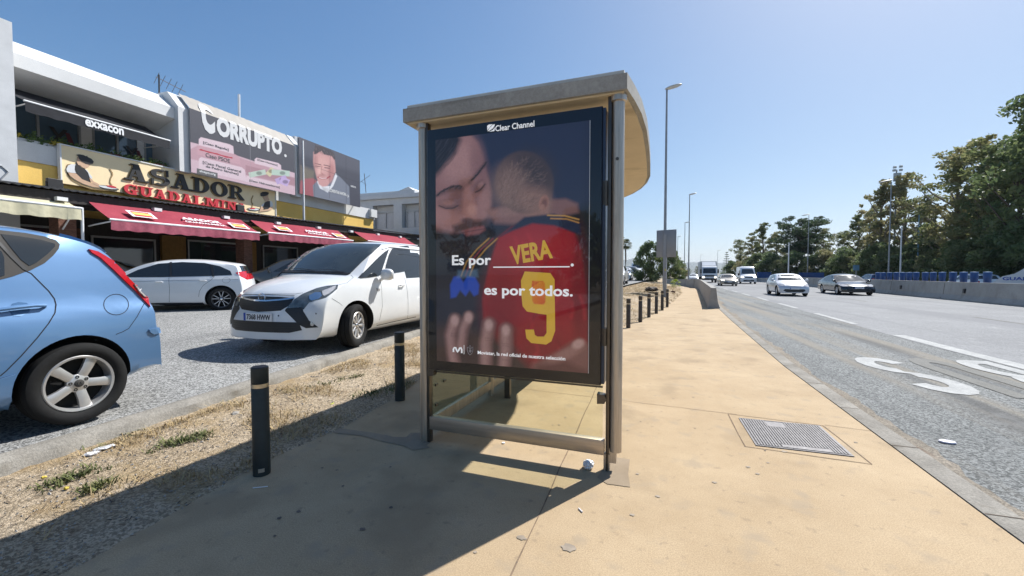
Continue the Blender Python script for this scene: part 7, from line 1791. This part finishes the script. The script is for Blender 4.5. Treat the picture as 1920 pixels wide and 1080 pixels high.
def tree_proto(name, kind, H, seed, m, mb, spread, nclump, leaf, per, low=.3, flat=.7):
    rng = np.random.RandomState(seed); rr = random.Random(seed)
    o = empty(name, (0, 0, 0)); b = MB(); tip = Vector((rr.uniform(-.4, .4), rr.uniform(-.4, .4), H * .8))
    trunk = [Vector((0, 0, -.3)), Vector((rr.uniform(-.1, .1), .1, H * .25)), Vector((tip.x * .5 + .1, tip.y * .5, H * .5)), tip]
    b.tube(trunk, [H * .022, H * .018, H * .013, H * .005], 9); cent, rad, cnt = [], [], []
    for k in range(nclump):
        t = low + (1 - low) * ((k + rr.random()) / nclump); z = H * t
        if kind == 'umbrella': wz = spread * (.45 + .55 * math.sin(min(1, (t - low) / (1 - low) * 1.1) * PI * .8))
        elif kind == 'bush': wz = spread * math.sqrt(max(.05, 1 - (t * 1.02) ** 2.4))
        else: wz = spread * (.35 + .65 * math.sin(PI * min(1, .12 + .85 * (t - low) / (1 - low)))) * rr.uniform(.55, 1.15)
        a = rr.uniform(0, 2 * PI); r = wz * rr.random() ** .55; c = Vector((r * math.cos(a) + tip.x * t, r * math.sin(a) + tip.y * t, z))
        cr_ = spread * (rr.uniform(.16, .34) if kind != 'euc' else rr.uniform(.11, .26)); cent.append(tuple(c)); rad.append(cr_); cnt.append(int(per * (cr_ / (spread * .25)) ** 2))
        if kind != 'bush' and k % 3 == 0:
            z0 = max(H * .18, z - r * .8 - H * .08); f = min(1, z0 / (H * .8)); st = Vector((tip.x * f, tip.y * f, z0)); md_ = st.lerp(c, .5) + Vector((rr.uniform(-.2, .2), rr.uniform(-.2, .2), -.15)); b.tube([st, md_, c], [H * .008, H * .005, H * .0015], 5)
    b.build('trunk', mb, o, smooth=True); leaves_np('crown', cent, rad, cnt, leaf, m, o, rng, flat); return o
PR = {
 'a': tree_proto('eucalyptus_tree', 'euc', 12, 1, M_euc, M_bark, 2.7, 74, .15, 135, low=.26),
 'b': tree_proto('eucalyptus_tree', 'euc', 12, 5, M_euc, M_bark, 2.3, 58, .15, 125, low=.36),
 'c': tree_proto('eucalyptus_tree', 'euc', 12, 9, M_euc, M_bark, 3.4, 74, .15, 125, low=.24),
 'p': tree_proto('pine_tree', 'umbrella', 11, 3, M_pin, M_barkd, 3.6, 56, .13, 240, low=.45, flat=.5),
 'd': tree_proto('dense_tree', 'euc', 12, 12, M_drk, M_barkd, 3.4, 76, .15, 130, low=.16),
 'u': tree_proto('leafy_tree', 'bush', 5, 15, M_drk, M_barkd, 2.8, 46, .13, 190, low=.06),
 'v': tree_proto('leafy_tree', 'bush', 5, 16, M_euc, M_bark, 2.8, 40, .13, 170, low=.06),
}
used = set()
def plant(k, u, vt, d, label, cat='tree', grp=None, z0=ZH, sx=1.0, rz=None):
    pr = PR[k]; h0 = {'a': 12, 'b': 12, 'c': 12, 'd': 12, 'p': 11, 'u': 5, 'v': 5}[k]
    o = pr if k not in used else copy_tree(pr); used.add(k)
    p = at_d(u, 513, d); H = at_d(u, vt, d).z - z0; s = H / (h0 * .97); o.location = (p.x, p.y, z0); o.scale = (s * sx, s * sx, s); o.rotation_euler = (0, 0, rz if rz is not None else (u * 1.7) % 6.28)
    return tag(o, label, cat, grp)
gt = 'trees along the far side of the highway'
for k, u, vt, d, sx, lab in (
 ('c', 1388, 452, 98, 1.0, 'leftmost grey green tree of the far row, beside the layered conifer'),
 ('a', 1412, 446, 92, 1.0, 'grey green tree between the leftmost tree and the reddish one'),
 ('b', 1430, 422, 88, 1.2, 'tall brownish green tree above the tall white van'),
 ('a', 1455, 438, 84, 1.1, 'rounded brownish tree just left of the dark pine'),
 ('p', 1503, 412, 76, 1.25, 'big dark flat topped pine in the middle of the far row'),
 ('a', 1545, 432, 80, 1.1, 'olive tree touching the right side of the dark pine'),
 ('c', 1578, 436, 74, 1.0, 'low olive tree second to the right of the dark pine'),
 ('b', 1606, 408, 66, 1.1, 'light crowned tree above the black saloon'),
 ('a', 1636, 395, 62, 1.0, 'mid green tree just left of the floodlight mast'),
 ('b', 1652, 345, 56, 1.0, 'tall thin tree directly behind the floodlight mast'),
 ('b', 1692, 334, 54, 1.05, 'tall airy eucalyptus right of the floodlight mast'),
 ('c', 1722, 372, 50, .9, 'bushy tree behind the blue pole'),
 ('a', 1752, 392, 48, 1.0, 'lower olive tree filling the dip in the tree line'),
 ('c', 1788, 282, 44, 1.05, 'wide pale green eucalyptus at the start of the tall group on the right'),
 ('a', 1835, 272, 41, 1.15, 'tall yellowish eucalyptus inside the tall group on the right'),
 ('c', 1868, 285, 38, 1.1, 'broad tree left of the tallest dark one'),
 ('d', 1905, 256, 36, .9, 'dark dense tree next to the right edge'),
 ('d', 1950, 180, 33, 1.0, 'tallest dark tree, cut off by the right edge'),
 ('a', 2010, 230, 34, 1.1, 'tree just outside the right edge')): plant(k, u, vt, d, lab, 'tree', gt, sx=sx)
gu = 'lower trees under the far tree row'
for i, (u, vt, d) in enumerate([(1376, 492, 90), (1400, 486, 84), (1425, 480, 80), (1450, 478, 76), (1474, 482, 72), (1498, 476, 70), (1522, 480, 68), (1546, 474, 66), (1570, 478, 64), (1594, 470, 60), (1618, 474, 58), (1643, 468, 55), (1668, 462, 53), (1695, 468, 50), (1722, 458, 47), (1750, 462, 46), (1780, 462, 43), (1812, 458, 40), (1842, 455, 38), (1872, 440, 36), (1902, 430, 34), (1935, 420, 32)]):
    plant('v' if i % 3 == 1 else 'u', u, vt, d, 'low leafy tree of the undergrowth row, %s' % ['left of the tall white van', 'behind the tall white van', 'above the short blue hoarding', 'between the hoarding and the white pole', 'under the white pole', 'under the dark pine, its left half', 'under the dark pine, its right half', 'above the silver hatchback bonnet side', 'above the gap left of the black saloon', 'above the roof of the black saloon', 'above the nose of the black saloon', 'left of the first blue drums', 'behind the floodlight mast foot', 'behind the right white pole', 'behind the foot of the blue pole', 'above the middle blue drums', 'above the right half of the drums', 'above the last three drums', 'above the nearest drum', 'left of the white arched sign', 'behind the white arched sign', 'cut off by the right edge'][i], 'tree', gu, sx=1.15)
# what stands behind the camera and shows in the shelter glass
for i, (x, y, k, H) in enumerate(((-14, -20, 'd', 8), (-7, -26, 'u', 6), (-1, -24, 'd', 7), (5, -27, 'u', 6), (11, -24, 'c', 9), (18, -20, 'd', 8), (-21, -16, 'u', 5))):
    o = copy_tree(PR[k]); h0 = {'d': 12, 'u': 5, 'c': 12}[k]; o.location = (x, y, -.1); s_ = H / h0; o.scale = (s_, s_, s_)
    tag(o, 'tree behind the camera, number %s of the row mirrored in the shelter glass' % ('one two three four five six seven'.split()[i]), 'tree', 'trees behind the camera')
# big dark bush left of the lamp, and neighbours
plant('u', 1222, 460, 46, 'big dark round bush behind the grey road sign, its left half', 'bush', None, z0=.5, sx=.95)
plant('u', 1256, 476, 43, 'dark bush behind the grey road sign, its lower right half', 'bush', None, z0=.3, sx=.9)
plant('v', 1272, 500, 52, 'small pale bush at the foot of the wall lamp', 'bush', None, z0=.2, sx=1.0)
plant('v', 1160, 492, 70, 'small green bush under the left fan palm', 'bush', None, z0=1.0, sx=.9)
for i, (u, vt, d) in enumerate(((1292, 503, 120), (1306, 500, 130), (1322, 503, 125), (1283, 498, 100))): plant('a' if i % 2 else 'c', u, vt, d, ['distant tree above the far white car', 'distant pointed tree left of the truck', 'distant tree touching the truck box', 'distant tree right of the dark bush'][i], 'tree', 'small trees at the far end of the road', z0=-.1)
# layered conifer
p = at_d(1362, 513, 105); o = empty('conifer', (p.x, p.y, ZH), 0, 'slim conifer with level tiers of branches, left of the far tree row', 'tree')
Hc = at_d(1362, 472, 105).z; b = MB().tube([(p.x, p.y, ZH), (p.x, p.y, Hc)], [.12, .02], 7); b.build('trunk', M_barkd, o)
cent, rad, cnt = [], [], []
for k in range(11):
    z = 1.3 + (Hc - 1.6) * k / 10; r = 1.35 * (1 - k / 11) + .08
    for j in range(7):
        for t in (.35, .7, 1.0): cent.append((p.x + r * t * math.cos(j * .9 + k), p.y + r * t * math.sin(j * .9 + k), z + .12 * t)); rad.append(.17); cnt.append(14)
leaves_np('crown', [tuple(Vector(c) - Vector((p.x, p.y, ZH))) for c in cent], rad, cnt, .07, M_pin, o, np.random.RandomState(2), .4)
# fan palms
M_palm = leaf_mat('palm_leaves', (.04, .055, .02), (.07, .085, .03), (.13, .12, .05)); M_palmy = leaf_mat('young_palm', (.15, .22, .03), (.25, .32, .05), (.35, .38, .09))
def palm(u, vc, d, z0, lab, R_=1.35, cat='palm tree', m=None, tr=.14, n=46, trunk=True):
    p = at_d(u, 513, d); zc = at_d(u, vc, d).z; o = empty('fan_palm', (p.x, p.y, z0), 0, lab, cat)
    if trunk: b = MB().tube([(p.x, p.y, z0 - .2), (p.x + .1, p.y, (z0 + zc) / 2), (p.x, p.y, zc)], [tr * 1.3, tr, tr], 9); b.build('trunk', M_bark, o, smooth=True)
    rr = random.Random(int(u)); b = MB(); c = Vector((p.x, p.y, zc))
    for k in range(n):
        a = rr.uniform(0, 2 * PI); e = rr.uniform(-.7, 1.35); dr = Vector((math.cos(a) * math.cos(e), math.sin(a) * math.cos(e), math.sin(e))); st = c + dr * R_ * .42; sd = dr.cross(Vector((0, 0, 1))).normalized(); up_ = sd.cross(dr)
        for j in range(-5, 6):
            f = j / 5 * 1.15; ld = (dr * math.cos(f) + sd * math.sin(f)); md_ = st + ld * R_ * .36 + up_ * .03; tp = st + ld * R_ * .62 - Vector((0, 0, R_ * .16)); w_ = ld.cross(up_).normalized() * R_ * .03
            b.face([st, md_ + w_, tp, md_ - w_])
        b.face([c - sd * .015 * R_, st - sd * .012 * R_, st + sd * .012 * R_, c + sd * .015 * R_])
    b.build('crown', m or M_palm, o, fixn=False); return o
palm(1172, 459, 75, 1.0, 'fan palm with a round shaggy head right of the shelter post')
palm(1159, 452, 70, 1.0, 'fan palm half hidden by the shelter post')
palm(1266, 533, 27, .28, 'young bright green fan palm at the footway edge beyond the bollards', R_=.42, n=18, m=M_palmy, trunk=False, cat='palm')
# dark stump pile and red brown litter near the young palm
M_peb = mat('pebble', (.36, .33, .29), .9, var=.5, scale=9)
p = on_z(1222, 545, .45); lump('tree_stump', (p.x, p.y, .42), (.55, .35, .14), M_barkd, 5, 'broad weathered tree stump on the dry verge behind the bollards', 'tree stump', 3)
p = on_z(1262, 548, .15); lump('palm_stub', (p.x, p.y, .1), (.16, .14, .09), mat('red_brown', (.16, .07, .045), .9, var=.4), 6, 'reddish brown palm stub below the young fan palm', 'palm stub', 3)

# dry grass, weeds and stones on the verge
M_straw = mat('dry_grass', (.26, .17, .07), .9, var=0, scale=14, col2=(.52, .40, .22))
M_weed = mat('green_weed', (.07, .09, .025), .9, var=0, scale=6, col2=(.17, .17, .06))
def verge_pt(rr, y0, y1):
    y = rr.uniform(y0, y1); s = rr.random(); xl = lerp_tab(PL, y) + .06; xr = lerp_tab(KL, y) + .24; x = xl + (xr - xl) * s
    return x, y, s, z_strip(s, x, y)
def blades(name, m, pts, lab, cat, h=(.03, .09), w=.004, lean=.7, seed=0):
    rr = random.Random(seed); V, F = [], []
    for (x, y, z, sc) in pts:
        a = rr.uniform(0, 2 * PI); hh = rr.uniform(*h) * sc; l = hh * rr.uniform(0, lean) * 1.6; dx, dy = math.cos(a), math.sin(a); ww = w * sc * rr.uniform(.7, 1.4); n = len(V)
        V += [(x - dy * ww, y + dx * ww, z - .004), (x + dy * ww, y - dx * ww, z - .004), (x + dx * l * .4 + dy * ww * .7, y + dy * l * .4 - dx * ww * .7, z + hh * .6), (x + dx * l * .4 - dy * ww * .7, y + dy * l * .4 + dx * ww * .7, z + hh * .6), (x + dx * l, y + dy * l, z + hh)]
        F += [(n, n + 1, n + 2, n + 3), (n + 3, n + 2, n + 4)]
    me = bpy.data.meshes.new(name); me.from_pydata(V, [], F); me.materials.append(m); o = link(bpy.data.objects.new(name, me)); return tag(o, lab, cat, kind='stuff')
rr = random.Random(21); pts = []; gpt = []
from mathutils import noise as mn
def clump_list(y0, y1, n, thr, big=1.0):
    out = []
    while len(out) < n:
        x, y, s, z = verge_pt(rr, y0, y1); q = mn.noise(Vector((x * 1.6, y * 1.6, 3))) + .35 * mn.noise(Vector((x * 5, y * 5, 9))) + .28 * (s - .45)
        if y > 9: q += .25
        if q > thr and rr.random() < min(1, (q - thr) * 2.2 + .08): out.append((x, y, z, big * rr.uniform(.5, 1.25)))
    return out
pts = clump_list(1.2, 9, 11000, .03) + clump_list(9, 20, 14000, -.1, 1.2) + clump_list(20, 42, 16000, -.1, 1.8)
blades('dry_grass', M_straw, pts, 'short straw coloured dry grass scattered over the verge', 'grass', h=(.008, .055), w=.0026, lean=2.2)
spots = [(345, 825, .16), (320, 832, .12), (365, 822, .1), (215, 835, .10), (640, 712, .13), (610, 722, .12), (575, 728, .12), (665, 708, .1), (545, 735, .12), (470, 740, .10), (700, 735, .22), (745, 725, .18), (110, 905, .10), (150, 890, .12), (180, 912, .08), (10, 855, .12), (250, 815, .10), (430, 760, .08)]
gpt = []
for u, v, r in spots:
    c = on_z(u, v, .05)
    for _ in range(200):
        a = rr.uniform(0, 6.28); q = r * rr.random() ** .8 * (1 + .35 * math.sin(3 * a + u)); gpt.append((c.x + q * math.cos(a) * .8, c.y + q * math.sin(a) * 1.3, .03 + .03 * rr.random(), rr.uniform(.4, .95)))
for x, y, z, s in clump_list(9.5, 30, 1800, .30): gpt.append((x, y, z, 1.2))
blades('green_weeds', M_weed, gpt, 'low green weeds growing in patches along the verge', 'weeds', h=(.015, .05), w=.006, lean=1.5, seed=3)
b = MB(); rr = random.Random(31)
V, F = [], []
for k in range(5200):
    x, y, s, z = verge_pt(rr, .6, 9 if k % 5 else 22); r = rr.uniform(.003, .011) * (1.6 if rr.random() < .06 else 1); n = len(V)
    for dx, dy, dz in ((1, 0, 0), (-.5, .85, 0), (-.5, -.85, 0), (0, 0, .9)): V.append((x + dx * r * rr.uniform(.6, 1.2), y + dy * r * rr.uniform(.6, 1.2), z + dz * r * rr.uniform(.5, 1)))
    F += [(n, n + 1, n + 3), (n + 1, n + 2, n + 3), (n + 2, n, n + 3)]
me = bpy.data.meshes.new('pebbles'); me.from_pydata(V, [], F); me.materials.append(M_peb); tag(link(bpy.data.objects.new('pebbles', me)), 'small pale stones and gravel strewn over the verge', 'gravel', kind='stuff')
b = MB(); V, F = [], []
M_deb = mat('dark_debris', (.07, .05, .035), .95, var=.4)
for k in range(1500):
    x, y, s, z = verge_pt(rr, .6, 9); r = rr.uniform(.003, .009); a = rr.uniform(0, 6.28); n = len(V); c_, s_ = math.cos(a), math.sin(a)
    for px, py in ((-2, -.4), (2, -.4), (2, .4), (-2, .4)): V.append((x + (px * c_ - py * s_) * r, y + (px * s_ + py * c_) * r, z + .004 + rr.random() * .004))
    F.append((n, n + 1, n + 2, n + 3))
me = bpy.data.meshes.new('twigs'); me.from_pydata(V, [], F); me.materials.append(M_deb); tag(link(bpy.data.objects.new('twigs', me)), 'dark twigs and leaf scraps scattered on the dirt verge', 'debris', kind='stuff')
def litter(name, u, v, m, seed, lab, sz=(.03, .02, .01), z=.06): p = on_z(u, v, z); lump(name, (p.x, p.y, z - .015), sz, m, seed, lab, 'litter')
litter('paper_scrap', 172, 850, M_paper, 41, 'white scrap of paper in the dry grass left of the nearest bollard', (.05, .03, .015), .07)
litter('plastic_scrap', 195, 838, M_foil, 42, 'crumpled clear plastic beside the white paper scrap', (.08, .04, .012), .08)
litter('stone', 442, 775, M_peb, 43, 'pale flat stone left of the nearest bollard top', (.05, .035, .02), .06)
litter('yellow_scrap', 623, 755, mat('yellow_scrap', (.5, .5, .08), .7), 44, 'yellow green wrapper lying at the edge of the shelter shadow', (.035, .012, .006), .04)
litter('yellow_flower', 82, 893, M_fl_y, 45, 'small yellow flower head in the weeds at the lower left', (.014, .014, .01), .07)
litter('yellow_flower', 124, 913, M_fl_y, 46, 'second yellow flower head, nearer the camera', (.016, .014, .01), .06)

# ================================================================ HILLS AND AIR
M_hill = mat('hill_scrub', (.10, .11, .08), .95, var=.3, scale=.004)
def ridge(name, pts, d, lab):
    b = MB(); prev = None
    for u, v in pts:
        p = at_d(u, v, d); q = at_d(u, 513, d); dr = Vector((q.x, q.y, 0)).normalized() * d * .25
        r = [b.b.verts.new((q.x - dr.x, q.y - dr.y, -1)), b.b.verts.new((p.x, p.y, p.z)), b.b.verts.new((q.x + dr.x, q.y + dr.y, -1))]
        if prev:
            for k in range(2): b.b.faces.new((prev[k], prev[k + 1], r[k + 1], r[k]))
        prev = r
    tag(b.build(name, M_hill, smooth=True), lab, 'hills', kind='structure')
rr = random.Random(3)
def jag(pts, n=6): 
    out = []
    for (a, b_), (c, d) in zip(pts, pts[1:]):
        for k in range(n): t = k / n; out.append((a + (c - a) * t, b_ + (d - b_) * t + rr.uniform(-1, 1)))
    return out + [pts[-1]]
ridge('hills', jag([(1000, 500), (1100, 494), (1160, 490), (1180, 486), (1192, 483), (1204, 486), (1230, 492), (1275, 494), (1300, 491), (1330, 492), (1365, 493), (1420, 497), (1520, 500), (1700, 500), (1950, 502)]), 3600, 'pale blue hills along the horizon')
hb = MB(); hb.span((-4200, -420, -3), (5200, 6200, 150)); hz_ = hb.build('haze', MATS['hill_scrub'])
hm = bpy.data.materials.new('haze_air'); hm.use_nodes = True; hn = hm.node_tree; hn.nodes.clear(); ho = hn.nodes.new('ShaderNodeOutputMaterial'); pv = hn.nodes.new('ShaderNodeVolumePrincipled')
pv.inputs['Color'].default_value = (.80, .88, 1.0, 1); pv.inputs['Density'].default_value = .00014; pv.inputs['Anisotropy'].default_value = .1
hn.links.new(pv.outputs[0], ho.inputs['Volume']); hz_.data.materials.clear(); hz_.data.materials.append(hm); tag(hz_, 'thin pale haze over the whole place', 'haze', kind='stuff')
